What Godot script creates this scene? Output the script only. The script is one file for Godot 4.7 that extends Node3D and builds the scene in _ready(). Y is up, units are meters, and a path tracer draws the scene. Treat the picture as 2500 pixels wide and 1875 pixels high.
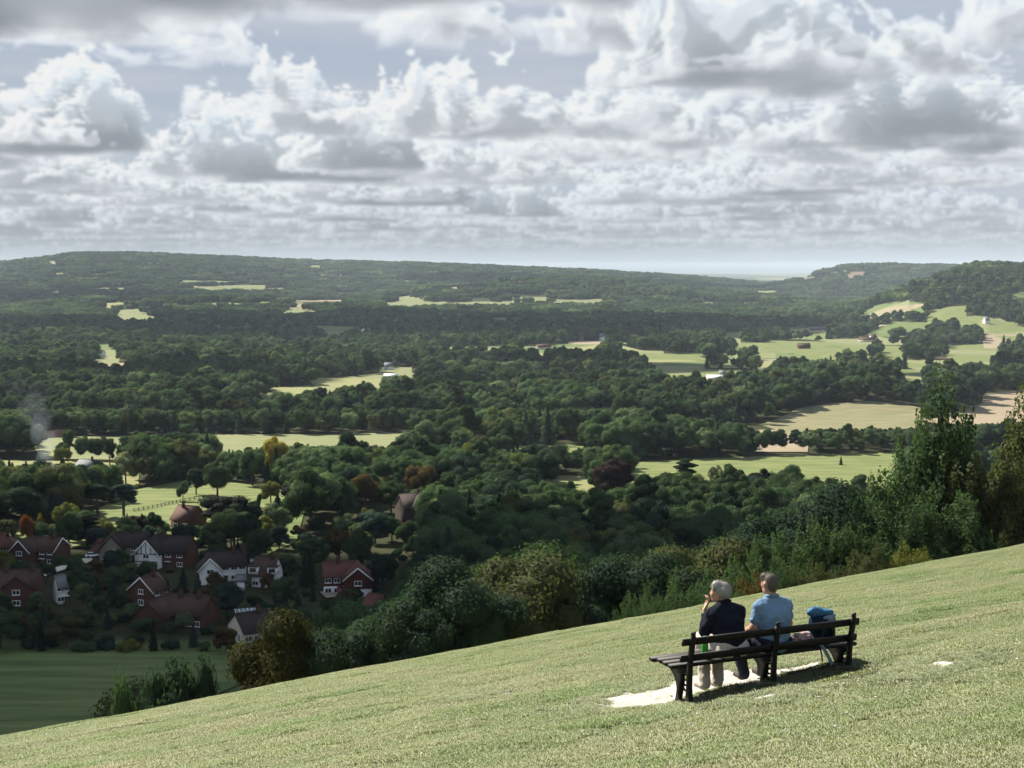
extends Node3D
# A chalk down above a wooded vale: two people on an iron bench, a village below, woods and fields to the far hills.
# Metres; y up; the eye of the camera is the origin, x to the right, the view runs along -z (d = -z).

const SUN_AZIMUTH := -46.0      # degrees to the right of the view direction
const SUN_HEIGHT := 40.0
var sun_dir := Vector3.ZERO     # towards the sun
var rng := RandomNumberGenerator.new()
var used_names := {}

func _ready() -> void:
	rng.seed = 20240917
	var sa := deg_to_rad(SUN_AZIMUTH)
	var sh := deg_to_rad(SUN_HEIGHT)
	sun_dir = Vector3(sin(sa) * cos(sh), sin(sh), -cos(sa) * cos(sh))
	# camera
	var cam := Camera3D.new()
	cam.name = "camera"
	cam.fov = 30.9
	cam.near = 0.5
	cam.far = 60000.0
	cam.rotation_degrees = Vector3(-4.75, 0, 0)
	add_child(cam)
	# sky, exposure and haze
	var env := Environment.new()
	env.background_mode = Environment.BG_SKY
	env.sky = Sky.new()
	var pano := PanoramaSkyMaterial.new()
	start_sky()
	env.sky.sky_material = pano
	env.background_energy_multiplier = 0.35
	env.tonemap_mode = Environment.TONE_MAPPER_LINEAR
	env.tonemap_exposure = 2.55
	env.fog_enabled = true
	env.fog_density = 0.000044
	env.fog_light_color = Color(0.87, 0.94, 1.0)
	env.volumetric_fog_enabled = true
	env.volumetric_fog_density = 0.0
	env.sdfgi_enabled = true
	env.ssao_enabled = true
	env.ssil_enabled = true
	var we := WorldEnvironment.new()
	we.name = "environment"
	we.environment = env
	add_child(we)
	# the sun
	var sun := DirectionalLight3D.new()
	sun.name = "sun"
	sun.light_energy = 1.6
	sun.light_color = Color(1.0, 0.965, 0.905)
	sun.light_angular_distance = 0.53
	sun.shadow_enabled = true
	add_child(sun)
	sun.look_at_from_position(Vector3.ZERO, -sun_dir, Vector3.UP)
	build_scene()
	pano.panorama = finish_sky()

# ---------------------------------------------------------------- small helpers
func numbered(called: String) -> String:
	if not used_names.has(called):
		used_names[called] = 0
		return called
	used_names[called] += 1
	return "%s_%03d" % [called, used_names[called]]

func tag(o: Node, label: String, category := "", group := "", kind := "") -> Node:
	if label: o.set_meta("label", label)
	if category: o.set_meta("category", category)
	if group: o.set_meta("group", group)
	if kind: o.set_meta("kind", kind)
	return o

func thing(called: String, label: String, category: String, at := Vector3.ZERO, turn := 0.0, group := "") -> Node3D:
	var o := Node3D.new()
	o.name = numbered(called)
	add_child(o)
	o.position = at
	o.rotation.y = turn
	tag(o, label, category, group)
	return o

func part(called: String, m: Mesh, mat: Material, parent: Node, at := Vector3.ZERO) -> MeshInstance3D:
	var o := MeshInstance3D.new()
	o.name = called
	o.mesh = m
	if mat: o.material_override = mat
	parent.add_child(o, true)
	o.position = at
	return o

func top(called: String, m: Mesh, mat: Material) -> MeshInstance3D:
	var o := MeshInstance3D.new()
	o.name = numbered(called)
	o.mesh = m
	if mat: o.material_override = mat
	add_child(o)
	return o

func lin(r: float, g: float, b: float) -> Color:
	return Color(r, g, b).linear_to_srgb()

func mat(c: Color, rough := 0.9, spec := 0.35) -> StandardMaterial3D:
	var m := StandardMaterial3D.new()
	m.albedo_color = c.linear_to_srgb()
	m.roughness = rough
	m.metallic_specular = spec
	return m

func st_new() -> SurfaceTool:
	var st := SurfaceTool.new()
	st.begin(Mesh.PRIMITIVE_TRIANGLES)
	return st

func done(st: SurfaceTool, flat := true) -> ArrayMesh:
	if flat: st.set_smooth_group(-1)
	st.generate_normals()
	return st.commit()

func quad(st: SurfaceTool, a: Vector3, b: Vector3, c: Vector3, d: Vector3) -> void:
	for v in [a, b, c, a, c, d]: st.add_vertex(v)

func box(st: SurfaceTool, c: Vector3, s: Vector3, b := Basis.IDENTITY) -> void:
	var p := []
	for k in 8:
		p.append(c + b * Vector3((k & 1) - 0.5, ((k >> 1) & 1) - 0.5, ((k >> 2) & 1) - 0.5) * 1.0 if false else c + b * (Vector3((k & 1) - 0.5, ((k >> 1) & 1) - 0.5, ((k >> 2) & 1) - 0.5) * s))
	for f in [[0, 1, 3, 2], [5, 4, 6, 7], [4, 0, 2, 6], [1, 5, 7, 3], [2, 3, 7, 6], [4, 5, 1, 0]]:
		quad(st, p[f[0]], p[f[1]], p[f[2]], p[f[3]])

func noise(s: int, scale: float, oct := 4, kind := FastNoiseLite.TYPE_SIMPLEX_SMOOTH) -> FastNoiseLite:
	var n := FastNoiseLite.new()
	n.seed = s
	n.noise_type = kind
	n.frequency = 1.0 / scale
	n.fractal_type = FastNoiseLite.FRACTAL_FBM if oct > 1 else FastNoiseLite.FRACTAL_NONE
	n.fractal_octaves = oct
	return n

func build_scene() -> void:
	build_land()
	build_clouds()
	build_houses()
	build_trees()
	build_bench()
	build_people()
	build_grass()

# ---------------------------------------------------------------- the sky: cumulus in real space, marched ray by ray into one panorama
const CLOUD_BASE := 1000.0
const CLOUD_CELL := 190.0
const CLOUD_SIDE := 900
const SKY_W := 4096
const SKY_H := 2048
var cloud_top := PackedFloat32Array()
var cloud_noise: FastNoiseLite
var cloud_fine: FastNoiseLite
var cloud_veil: FastNoiseLite
var sky_rows := []

func cloud_splat(x: float, d: float, rx: float, rd: float, high: float) -> void:
	var half := CLOUD_SIDE / 2
	var x0 := int(maxf(0, (x - rx * 1.5) / CLOUD_CELL + half))
	var x1 := int(minf(CLOUD_SIDE - 1, (x + rx * 1.5) / CLOUD_CELL + half + 1))
	var d0 := int(maxf(0, (d - rd * 1.5) / CLOUD_CELL + half))
	var d1 := int(minf(CLOUD_SIDE - 1, (d + rd * 1.5) / CLOUD_CELL + half + 1))
	for j in range(d0, d1 + 1):
		for i in range(x0, x1 + 1):
			var u := ((i - half) * CLOUD_CELL - x) / rx
			var v := ((j - half) * CLOUD_CELL - d) / rd
			var t := high * (1.0 - (u * u + v * v)) * 1.15
			if t > cloud_top[j * CLOUD_SIDE + i]:
				cloud_top[j * CLOUD_SIDE + i] = minf(t, high)

func cloud_cluster(r: RandomNumberGenerator, x: float, d: float, half_width: float, high: float) -> void:
	cloud_splat(x, d, half_width, half_width * 0.8, high * 0.55)
	for k in 3 + int(half_width / 350.0):
		var s := r.randf_range(0.25, 0.6)
		cloud_splat(x + r.randf_range(-0.75, 0.75) * half_width, d + r.randf_range(-0.5, 0.5) * half_width, half_width * s, half_width * s, high * r.randf_range(0.6, 1.0))

func cloud_density(p: Vector3, fine: bool) -> float:
	var h := p.y - CLOUD_BASE
	if h < 0.0: return 0.0
	var fx := p.x / CLOUD_CELL + CLOUD_SIDE / 2
	var fz := -p.z / CLOUD_CELL + CLOUD_SIDE / 2
	var i := int(fx)
	var j := int(fz)
	if i < 0 or j < 0 or i >= CLOUD_SIDE - 1 or j >= CLOUD_SIDE - 1: return 0.0
	fx -= i
	fz -= j
	var k := j * CLOUD_SIDE + i
	var t := lerpf(lerpf(cloud_top[k], cloud_top[k + 1], fx), lerpf(cloud_top[k + CLOUD_SIDE], cloud_top[k + CLOUD_SIDE + 1], fx), fz)
	var s := t - h
	if s < -290.0: return 0.0
	if not fine: return clampf(s / 250.0, 0.0, 1.0) * 0.8
	var n := cloud_noise.get_noise_3d(p.x, p.y * 1.15, p.z)
	var big := absf(n) * 2.4 - 0.5           # billows
	s -= big * 460.0 + 20.0
	if s < -160.0: return 0.0
	s += (0.42 - absf(cloud_fine.get_noise_3d(p.x, p.y, p.z)) * 2.2) * 150.0
	return clampf(s / 38.0, 0.0, 1.0) * clampf((h + 20.0 + n * 120.0) / 150.0, 0.0, 1.0)

func sky_color(az: float, el: float, step: float) -> Color:
	var dir := Vector3(sin(az) * cos(el), sin(el), -cos(az) * cos(el))
	# air behind the clouds
	var up := clampf(el / 0.45, 0.0, 1.0)
	var air := Color(0.60, 0.655, 0.70).lerp(Color(0.42, 0.52, 0.70), pow(up, 0.55))
	air = air.lerp(Color(0.30, 0.42, 0.66), clampf((el - 0.3) / 1.1, 0.0, 1.0) * 0.6)
	var veil_d := 5200.0 / maxf(sin(el), 0.03)
	var veil := clampf(0.42 + 1.25 * cloud_veil.get_noise_2d(dir.x * veil_d, dir.z * veil_d), 0.0, 1.0)
	air = air.lerp(Color(0.64, 0.68, 0.74), veil * 0.62)
	var horizon := Color(0.56, 0.615, 0.66)
	var out := Color(0, 0, 0)
	var left := 1.0
	if el > 0.012:
		var s := sin(el)
		var t := CLOUD_BASE / s
		var t_end := minf((CLOUD_BASE + 1900.0) / s, 84000.0)
		var toward := clampf(dir.dot(sun_dir), 0.0, 1.0)
		var phase := 0.86 + 0.42 * toward * toward
		while t < t_end and left > 0.02:
			var dt := maxf(28.0, t * step)
			var p := dir * t
			var den := cloud_density(p, true)
			if den > 0.004:
				var tau := 0.0
				var q := p
				var ds := 70.0
				for k in 5:
					q += sun_dir * ds
					tau += cloud_density(q, k < 2) * ds
					ds *= 1.65
				tau *= 0.0082
				var hf := clampf((p.y - CLOUD_BASE) / 750.0, 0.0, 1.0)
				var lit := (0.66 * exp(-tau) + 0.34 * exp(-tau * 0.2)) * phase
				var c := Color(0.975, 0.985, 0.99) * (lit * 1.06) + Color(0.155, 0.225, 0.29) * (0.42 + 0.98 * hf)
				var far := exp(-t / 46000.0)
				c = horizon.lerp(c, far)
				var a := 1.0 - exp(-den * dt * 0.016)
				out += c * (left * a)
				left *= 1.0 - a
			t += dt
	var low := clampf(1.0 - el / 0.015, 0.0, 1.0)
	out += air * left
	out = out.lerp(horizon, low * low * (3.0 - 2.0 * low))
	return out

func sky_band(j: int) -> void:
	# one row of the panorama; in the low band round the view every pixel is marched, elsewhere every eighth in each direction
	var el := (0.5 - (j + 0.5) / SKY_H) * PI
	var row := PackedByteArray()
	row.resize(SKY_W * 3)
	var near_rows := el < 0.245
	if not near_rows and j % 8 != 0: return
	var c := 0
	var last := 0
	while c <= SKY_W:
		var signed_c := c if c < SKY_W / 2 else c - SKY_W
		var fine := near_rows and absi(signed_c) < 290
		if not fine and c % 8 != 0 and c != SKY_W:
			c += 1
			continue
		var col := sky_color(TAU * (c + 0.5) / SKY_W, el, 0.0085 if fine else 0.03)
		col = col.linear_to_srgb()
		var rgb := Vector3(col.r, col.g, col.b) * 255.0
		if c < SKY_W:
			row[c * 3] = int(clampf(rgb.x, 0, 255))
			row[c * 3 + 1] = int(clampf(rgb.y, 0, 255))
			row[c * 3 + 2] = int(clampf(rgb.z, 0, 255))
		if c - last > 1:
			for k in range(last + 1, c):
				var f := float(k - last) / (c - last)
				for ch in 3:
					row[k * 3 + ch] = int(lerpf(row[last * 3 + ch], clampf(rgb[ch], 0, 255), f))
		last = c
		c += 1 if fine else (8 - c % 8)
	sky_rows[j] = row

var sky_job := 0
func start_sky() -> void:
	var r := RandomNumberGenerator.new()
	r.seed = 77
	cloud_top.resize(CLOUD_SIDE * CLOUD_SIDE)
	cloud_top.fill(-600.0)
	cloud_noise = noise(5, 980.0, 4)
	cloud_noise.fractal_gain = 0.46
	cloud_fine = noise(9, 380.0, 2)
	cloud_veil = noise(21, 9000.0, 5)
	# [x km, distance km, half width m, thickness m]: the cumulus over the vale
	for c in CLOUDS:
		cloud_cluster(r, c[0] * 1000.0, c[1] * 1000.0, c[2], c[3])
	# and the same kind of cloud all round
	for k in 4200:
		var a := r.randf() * TAU
		var d := sqrt(r.randf()) * 80000.0 + 700.0
		var size := r.randf_range(320.0, 1250.0)
		if absf(wrapf(a, -PI, PI)) < 0.41 and d > 3500.0 and d < 34000.0 and (d < 5200.0 or r.randf() < 0.55): continue
		cloud_cluster(r, sin(a) * d, cos(a) * d, size, size * r.randf_range(0.5, 1.0))
	sky_rows.resize(SKY_H)
	sky_job = WorkerThreadPool.add_group_task(sky_band, SKY_H / 2)

func finish_sky() -> ImageTexture:
	WorkerThreadPool.wait_for_group_task_completion(sky_job)
	var bytes := PackedByteArray()
	for j in SKY_H / 2:
		if sky_rows[j] == null:
			var a: PackedByteArray = sky_rows[j - j % 8]
			var n := j - j % 8 + 8
			if n < SKY_H / 2 and sky_rows[n] != null:
				var b: PackedByteArray = sky_rows[n]
				var f := (j % 8) / 8.0
				var mixed := PackedByteArray()
				mixed.resize(SKY_W * 3)
				for k in SKY_W * 3: mixed[k] = int(lerpf(a[k], b[k], f))
				bytes.append_array(mixed)
			else:
				bytes.append_array(a)
		else:
			bytes.append_array(sky_rows[j])
	var ground := PackedByteArray()
	ground.resize(SKY_W * 3 * SKY_H / 2)
	ground.fill(150)
	bytes.append_array(ground)
	sky_rows.clear()
	cloud_top.clear()
	return ImageTexture.create_from_image(Image.create_from_data(SKY_W, SKY_H, false, Image.FORMAT_RGB8, bytes))

# ---------------------------------------------------------------- the lie of the land
func table(t: Array, v: float) -> float:
	if v <= t[0][0]: return t[0][1]
	for k in range(1, t.size()):
		if v <= t[k][0]:
			var a = t[k - 1]
			var b = t[k]
			return a[1] + (b[1] - a[1]) * (v - a[0]) / (b[0] - a[0])
	return t[-1][1]

func softplus(v: float, w: float) -> float:
	return v if v / w > 30.0 else w * log(1.0 + exp(v / w))

func crest_past(x: float, d: float) -> float:     # metres beyond the brow of the down
	return maxf(d, -50.0) - (38.0 + 0.8 * clampf(x, -30.0, 60.0))

func hill(x: float, d: float) -> float:
	return -1.62 - 0.22 * maxf(d, -50.0) + 0.15 * clampf(x, -90.0, 160.0) - 0.36 * softplus(crest_past(x, d), 2.5)

func bump(x: float, d: float, cx: float, cd: float, rx: float, rd: float, h: float) -> float:
	return h * exp(-((x - cx) / rx) ** 2 - ((d - cd) / rd) ** 2)

func vale(x: float, d: float) -> float:
	var y := table(FLOOR, d)
	y += smoothstep(450.0, 900.0, d) * (2.5 * sin(x / 170.0 + 1.0) * sin(d / 240.0) + 1.5 * sin(x / 77.0 + d / 130.0))
	y += bump(x, d, 262, 1075, 120, 90, 11)
	if d > 1500.0:
		y += smoothstep(1500.0, 2600.0, d) * (1.0 - smoothstep(9000.0, 14000.0, d)) * (10.0 * sin(x / 520.0 + 0.7) * sin(d / 610.0 + 0.4) + 6.0 * sin(x / 260.0 + d / 350.0))
		y += bump(x, d, 90, 4500, 520, 420, 62) + bump(x, d, -900, 3600, 600, 250, 26) + bump(x, d, 900, 5200, 700, 300, 30)
		var k := smoothstep(4300.0, 7000.0, d) * (1.0 - smoothstep(7200.0, 10000.0, d))
		if k > 0.0: y = lerpf(y, maxf(table(RIDGE, x * 7000.0 / d), y), k)
		k = smoothstep(4600.0, 6000.0, d) * (1.0 - smoothstep(6200.0, 8500.0, d))
		if k > 0.0: y = lerpf(y, maxf(table(RIGHT_FAR, x * 6000.0 / d), y), k)
		k = smoothstep(2000.0, 3000.0, d) * (1.0 - smoothstep(3100.0, 4200.0, d))
		if k > 0.0: y = lerpf(y, maxf(table(RIGHT_NEAR, x * 3000.0 / d), y), k)
	return y

func land(x: float, d: float) -> float:
	var a := hill(x, d)
	var b := vale(x, d)
	var h := maxf(7.0 - absf(a - b), 0.0) / 7.0
	return maxf(a, b) + h * h * 7.0 / 4.0

func on_land(x: float, d: float, up := 0.0) -> Vector3:
	return Vector3(x, land(x, d) + up, -d)

# the turf near the camera has hollows and sheep-tracks of its own
var turf_noise: FastNoiseLite
var turf_fine: FastNoiseLite
func turf(x: float, d: float) -> float:
	var along := x * 0.83 + d * 0.56          # along the contour
	var across := -x * 0.56 + d * 0.83
	var y := land(x, d) + 0.055 * turf_noise.get_noise_2d(along * 0.35, across) + 0.010 * turf_fine.get_noise_2d(x, d)
	var b := Vector2(x - 2.75, d - 15.0)
	var near := exp(-b.length_squared() / 5.0)
	y = lerpf(y, land(x, d), near * 0.8)
	# worn hollow under the feet and round the lower end of the bench
	var q := Vector2(x - 2.79, d - 14.73).rotated(-0.407)
	var shelf := smoothstep(-1.05, -0.65, q.y) * (1.0 - smoothstep(-0.05, 0.3, q.y)) * (1.0 - smoothstep(1.25, 1.9, absf(q.x - 0.15)))
	var on := Vector2(q.x, 0.0).rotated(0.407) + Vector2(2.79, 14.73)
	y = lerpf(y, land(on.x, on.y) - 0.02, shelf)
	y -= 0.07 * exp(-((q.x + 0.5) / 1.3) ** 4 - ((q.y - 0.5) / 0.42) ** 2)
	y -= 0.07 * exp(-((q.x + 1.2) / 0.5) ** 2 - ((q.y - 0.1) / 0.35) ** 2)
	return y

# ---------------------------------------------------------------- surfaces of the ground
func ramp_tex(s: int, scale: float, stops: Array, oct := 5, size := 512) -> NoiseTexture2D:
	var t := NoiseTexture2D.new()
	t.width = size
	t.height = size
	t.seamless = true
	t.noise = noise(s, scale, oct)
	var g := Gradient.new()
	g.offsets = PackedFloat32Array()
	g.colors = PackedColorArray()
	for k in stops.size():
		g.add_point(float(k) / (stops.size() - 1), (stops[k] as Color).linear_to_srgb())
	t.color_ramp = g
	return t

func ground_mat(s: int, metres: float, stops: Array, scale := 60.0) -> StandardMaterial3D:
	var m := StandardMaterial3D.new()
	m.albedo_texture = ramp_tex(s, scale, stops)
	m.uv1_triplanar = true
	m.uv1_world_triplanar = true
	m.uv1_scale = Vector3.ONE / metres
	m.roughness = 1.0
	m.metallic_specular = 0.2
	return m

func build_land() -> void:
	turf_noise = noise(31, 2.6, 3)
	turf_fine = noise(32, 0.6, 3)
	# the whole land as one sheet: rings round the camera, finer where it is seen
	var az := PackedFloat32Array()
	var a := -180.0
	while a < 180.0:
		az.append(deg_to_rad(a))
		a += 0.25 if absf(a) < 28.0 else 4.0
	az.append(deg_to_rad(180.0))
	var radii := PackedFloat32Array()
	var r := 2.0
	while r < 27000.0:
		radii.append(r)
		r *= 1.02
	var n := az.size()
	var verts := PackedVector3Array()
	var cols := PackedColorArray()
	var idx := PackedInt32Array()
	var patch := noise(41, 700.0, 3, FastNoiseLite.TYPE_CELLULAR)
	patch.cellular_return_type = FastNoiseLite.RETURN_CELL_VALUE
	patch.fractal_type = FastNoiseLite.FRACTAL_NONE
	for rr in radii:
		for t in az:
			var x := sin(t) * rr
			var d := cos(t) * rr
			var y := land(x, d)
			y -= 0.45 * (1.0 - smoothstep(14.0, 22.0, crest_past(x, d)))     # lies under the turf there
			verts.append(Vector3(x, y, -d))
			var c := Color(0.036, 0.042, 0.018)
			if rr > 8000.0:
				var f := patch.get_noise_2d(x, d * 0.45)
				c = Color(0.05, 0.066, 0.03) if f < 0.45 else Color(0.2, 0.2, 0.1)
			elif d < 300.0 and x < -20.0:
				c = Color(0.10, 0.13, 0.045)
			cols.append(c)
	for i in radii.size() - 1:
		for j in n - 1:
			var k := i * n + j
			idx.append_array(PackedInt32Array([k, k + n, k + 1, k + 1, k + n, k + n + 1]))
	var m := ground_mat(3, 60.0, [Color(0.5, 0.5, 0.5), Color(0.8, 0.82, 0.78), Color(1, 1, 1)])
	m.vertex_color_use_as_albedo = true
	var o := top("terrain", mesh_of(verts, idx, cols), m)
	tag(o, "", "", "", "structure")
	# fields
	var kinds := {
		"meadow": [Color(0.075, 0.105, 0.038), Color(0.135, 0.16, 0.062), Color(0.185, 0.19, 0.085)],
		"lawn": [Color(0.055, 0.085, 0.03), Color(0.10, 0.135, 0.05), Color(0.155, 0.18, 0.07)],
		"hay": [Color(0.13, 0.155, 0.062), Color(0.20, 0.205, 0.095), Color(0.245, 0.23, 0.12)],
		"pale": [Color(0.115, 0.14, 0.062), Color(0.165, 0.18, 0.088), Color(0.215, 0.21, 0.12)],
		"stubble": [Color(0.1967, 0.1660, 0.1046), Color(0.2457, 0.2025, 0.1411), Color(0.2706, 0.2208, 0.1594)],
		"stripe": [Color(0.1046, 0.1286, 0.0614), Color(0.1660, 0.1594, 0.0863), Color(0.2581, 0.2150, 0.1535)],
		"plough": [Color(0.0556, 0.0432, 0.0307), Color(0.0739, 0.0556, 0.0398), Color(0.0863, 0.0672, 0.0490)],
		"heath": [Color(0.1228, 0.0921, 0.0739), Color(0.1594, 0.1170, 0.0921), Color(0.1843, 0.1411, 0.1104)],
	}
	var mats := {}
	var seed := 50
	for k in kinds:
		seed += 1
		mats[k] = ground_mat(seed, 140.0, kinds[k], 45.0)
		mats[k].uv1_scale = Vector3(1.0 / 420.0, 1.0 / 140.0, 1.0 / 60.0)
	for f in FIELDS:
		var poly := PackedVector2Array()
		for k in range(1, f.size(), 2): poly.append(Vector2(f[k], f[k + 1]))
		field_polys.append(poly)
		var box := Rect2(poly[0], Vector2.ZERO)
		for p in poly: box = box.expand(p)
		field_boxes.append(box)
		o = top("field", drape(poly, maxf(8.0, minf(box.size.x, box.size.y) / 14.0), 0.2 + box.position.y * 0.0004), mats[f[0]])
		tag(o, "", "", "", "structure")
	# the turf of the down
	var st := st_new()
	var cell := 0.3
	var nx := 250
	var nd := 300
	verts = PackedVector3Array()
	idx = PackedInt32Array()
	for j in nd:
		for i in nx:
			var x := -24.0 + i * cell
			var d := -4.0 + j * cell + 0.25 * x * 0.8
			verts.append(Vector3(x, turf(x, d), -d))
	for j in nd - 1:
		for i in nx - 1:
			var k := j * nx + i
			idx.append_array(PackedInt32Array([k, k + nx, k + 1, k + 1, k + nx, k + nx + 1]))
	var tm := ground_mat(71, 9.0, [Color(0.095, 0.115, 0.048), Color(0.15, 0.168, 0.082), Color(0.205, 0.205, 0.125)], 40.0)
	o = top("turf", mesh_of(verts, idx), tm)
	tag(o, "", "", "", "structure")

var field_polys := []
var field_boxes := []

func mesh_of(verts: PackedVector3Array, idx: PackedInt32Array, cols := PackedColorArray()) -> ArrayMesh:
	var norms := PackedVector3Array()
	norms.resize(verts.size())
	for k in range(0, idx.size(), 3):
		var a := verts[idx[k]]
		var nn := (verts[idx[k + 2]] - a).cross(verts[idx[k + 1]] - a)
		norms[idx[k]] += nn
		norms[idx[k + 1]] += nn
		norms[idx[k + 2]] += nn
	for k in norms.size(): norms[k] = norms[k].normalized()
	return raw_mesh(verts, norms, idx, cols)

func raw_mesh(verts: PackedVector3Array, norms: PackedVector3Array, idx: PackedInt32Array, cols := PackedColorArray()) -> ArrayMesh:
	var arr := []
	arr.resize(Mesh.ARRAY_MAX)
	arr[Mesh.ARRAY_VERTEX] = verts
	arr[Mesh.ARRAY_NORMAL] = norms
	arr[Mesh.ARRAY_INDEX] = idx
	if cols.size(): arr[Mesh.ARRAY_COLOR] = cols
	var m := ArrayMesh.new()
	m.add_surface_from_arrays(Mesh.PRIMITIVE_TRIANGLES, arr)
	return m

func drape(poly: PackedVector2Array, cell: float, up: float) -> ArrayMesh:
	# a polygon on the land, cut along a grid so that it follows the ground
	var b := Rect2(poly[0], Vector2.ZERO)
	for p in poly: b = b.expand(p)
	var verts := PackedVector3Array()
	var idx := PackedInt32Array()
	var x := b.position.x
	while x < b.end.x:
		var d := b.position.y
		while d < b.end.y:
			for piece in Geometry2D.intersect_polygons(poly, PackedVector2Array([Vector2(x, d), Vector2(x + cell, d), Vector2(x + cell, d + cell), Vector2(x, d + cell)])):
				var tri := Geometry2D.triangulate_polygon(piece)
				var base := verts.size()
				for q in piece: verts.append(on_land(q.x, q.y, up))
				for k in range(0, tri.size(), 3):
					var p0: Vector2 = piece[tri[k]]
					var p1: Vector2 = piece[tri[k + 1]]
					var p2: Vector2 = piece[tri[k + 2]]
					var flip := (p1 - p0).cross(p2 - p0) > 0.0
					idx.append_array(PackedInt32Array([base + tri[k], base + tri[k + (2 if flip else 1)], base + tri[k + (1 if flip else 2)]]))
			d += cell
		x += cell
	# one smooth normal everywhere from the slope of the land
	var norms := PackedVector3Array()
	for v in verts:
		var e := 4.0
		norms.append(Vector3(land(v.x - e, -v.z) - land(v.x + e, -v.z), 2.0 * e, land(v.x, -v.z + e) - land(v.x, -v.z - e)).normalized())
	return raw_mesh(verts, norms, idx)

func in_field(x: float, d: float) -> bool:
	var p := Vector2(x, d)
	for k in field_polys.size():
		if field_boxes[k].has_point(p) and Geometry2D.is_point_in_polygon(p, field_polys[k]): return true
	return false

# ---------------------------------------------------------------- trees: crowns of many small leafy faces round real lobes, with trunks and limbs
var leaf_v := PackedVector3Array()
var leaf_n := PackedVector3Array()
var leaf_c := PackedColorArray()
var leaf_i := PackedInt32Array()

func leaf_start() -> void:
	leaf_v = PackedVector3Array()
	leaf_n = PackedVector3Array()
	leaf_c = PackedColorArray()
	leaf_i = PackedInt32Array()

func leaf_mesh() -> ArrayMesh:
	return raw_mesh(leaf_v, leaf_n, leaf_i, leaf_c)

func rand_dir(r: RandomNumberGenerator) -> Vector3:
	var y := r.randf_range(-1.0, 1.0)
	var a := r.randf() * TAU
	var k := sqrt(1.0 - y * y)
	return Vector3(cos(a) * k, y, sin(a) * k)

# one leaf or spray: a folded diamond of four corners
func leaf(r: RandomNumberGenerator, p: Vector3, out: Vector3, size: float, loose: float, c: Color) -> void:
	var n := (out + rand_dir(r) * loose).normalized()
	var u := n.cross(rand_dir(r)).normalized()
	var v := n.cross(u)
	var k := leaf_v.size()
	var s := size * r.randf_range(0.65, 1.3)
	leaf_v.append(p - u * s)
	leaf_v.append(p + v * s * 0.62 + n * s * 0.22)
	leaf_v.append(p + u * s)
	leaf_v.append(p - v * s * 0.62 + n * s * 0.22)
	for q in 4:
		leaf_n.append(n)
		leaf_c.append(c)
	leaf_i.append_array(PackedInt32Array([k, k + 1, k + 2, k, k + 2, k + 3]))

func tone(r: RandomNumberGenerator, spread: float) -> Color:
	var l := 1.0 + r.randf_range(-spread, spread)
	var h := r.randf_range(-0.12, 0.12)
	return Color(l * (1.0 + h), l, l * (1.0 - h * 0.6))

# broadleaf crown: lobes on an ellipsoid, faces on the lobes
func crown(s: int, radius: float, y0: float, y1: float, lobes: int, count: int, size: float, lobe_size := 0.4, core := true) -> ArrayMesh:
	var r := RandomNumberGenerator.new()
	r.seed = s
	leaf_start()
	var mid := Vector3(0, (y0 + y1) / 2.0, 0)
	var half := Vector3(radius, (y1 - y0) / 2.0, radius)
	var cs := []
	var rs := []
	var ts := []
	for k in lobes:
		var dir := rand_dir(r)
		if dir.y < -0.55: dir.y = -dir.y
		var f := r.randf_range(0.45, 0.86) if k > 2 else 0.2
		cs.append(mid + dir * half * f)
		rs.append(radius * lobe_size * r.randf_range(0.5, 1.25) * (1.5 if k <= 2 else 1.0))
		ts.append(tone(r, 0.16))
	var lens_sum := 0.0
	for q in rs: lens_sum += q * q
	for k in lobes:
		var c: Vector3 = cs[k]
		var lr: float = rs[k]
		var want := int(count * lr * lr / lens_sum)
		for q in want:
			var dir := rand_dir(r)
			if dir.y < -0.2 and r.randf() < 0.5: dir.y = -dir.y
			var p := c + dir * lr * Vector3(1, 0.86, 1) * (r.randf_range(0.82, 1.06) if r.randf() < 0.85 else r.randf_range(1.0, 1.2))
			var hidden := false
			for o in lobes:
				if o != k and p.distance_squared_to(cs[o]) < rs[o] * rs[o] * 0.55:
					hidden = true
					break
			if hidden: continue
			var t: Color = ts[k]
			leaf(r, p, dir, size, 0.6, t * tone(r, 0.12))
	if core:
		for k in lobes: ball(cs[k], rs[k] * 0.84, Vector3(1, 0.86, 1), ts[k])
	return leaf_mesh()

func ball(c: Vector3, rad: float, sc: Vector3, col: Color) -> void:
	# a low octahedral ball that fills the middle of a lobe
	var base := leaf_v.size()
	var rings := 6
	var segs := 9
	for i in rings:
		var a := PI * i / (rings - 1)
		for j in segs:
			var b := TAU * j / segs + i * 0.4
			var n := Vector3(sin(a) * cos(b), cos(a), sin(a) * sin(b))
			leaf_v.append(c + n * rad * sc)
			leaf_n.append(n)
			leaf_c.append(col)
	for i in rings - 1:
		for j in segs:
			var k := base + i * segs + j
			var k2 := base + i * segs + (j + 1) % segs
			leaf_i.append_array(PackedInt32Array([k, k + segs, k2, k2, k + segs, k2 + segs]))

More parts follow.
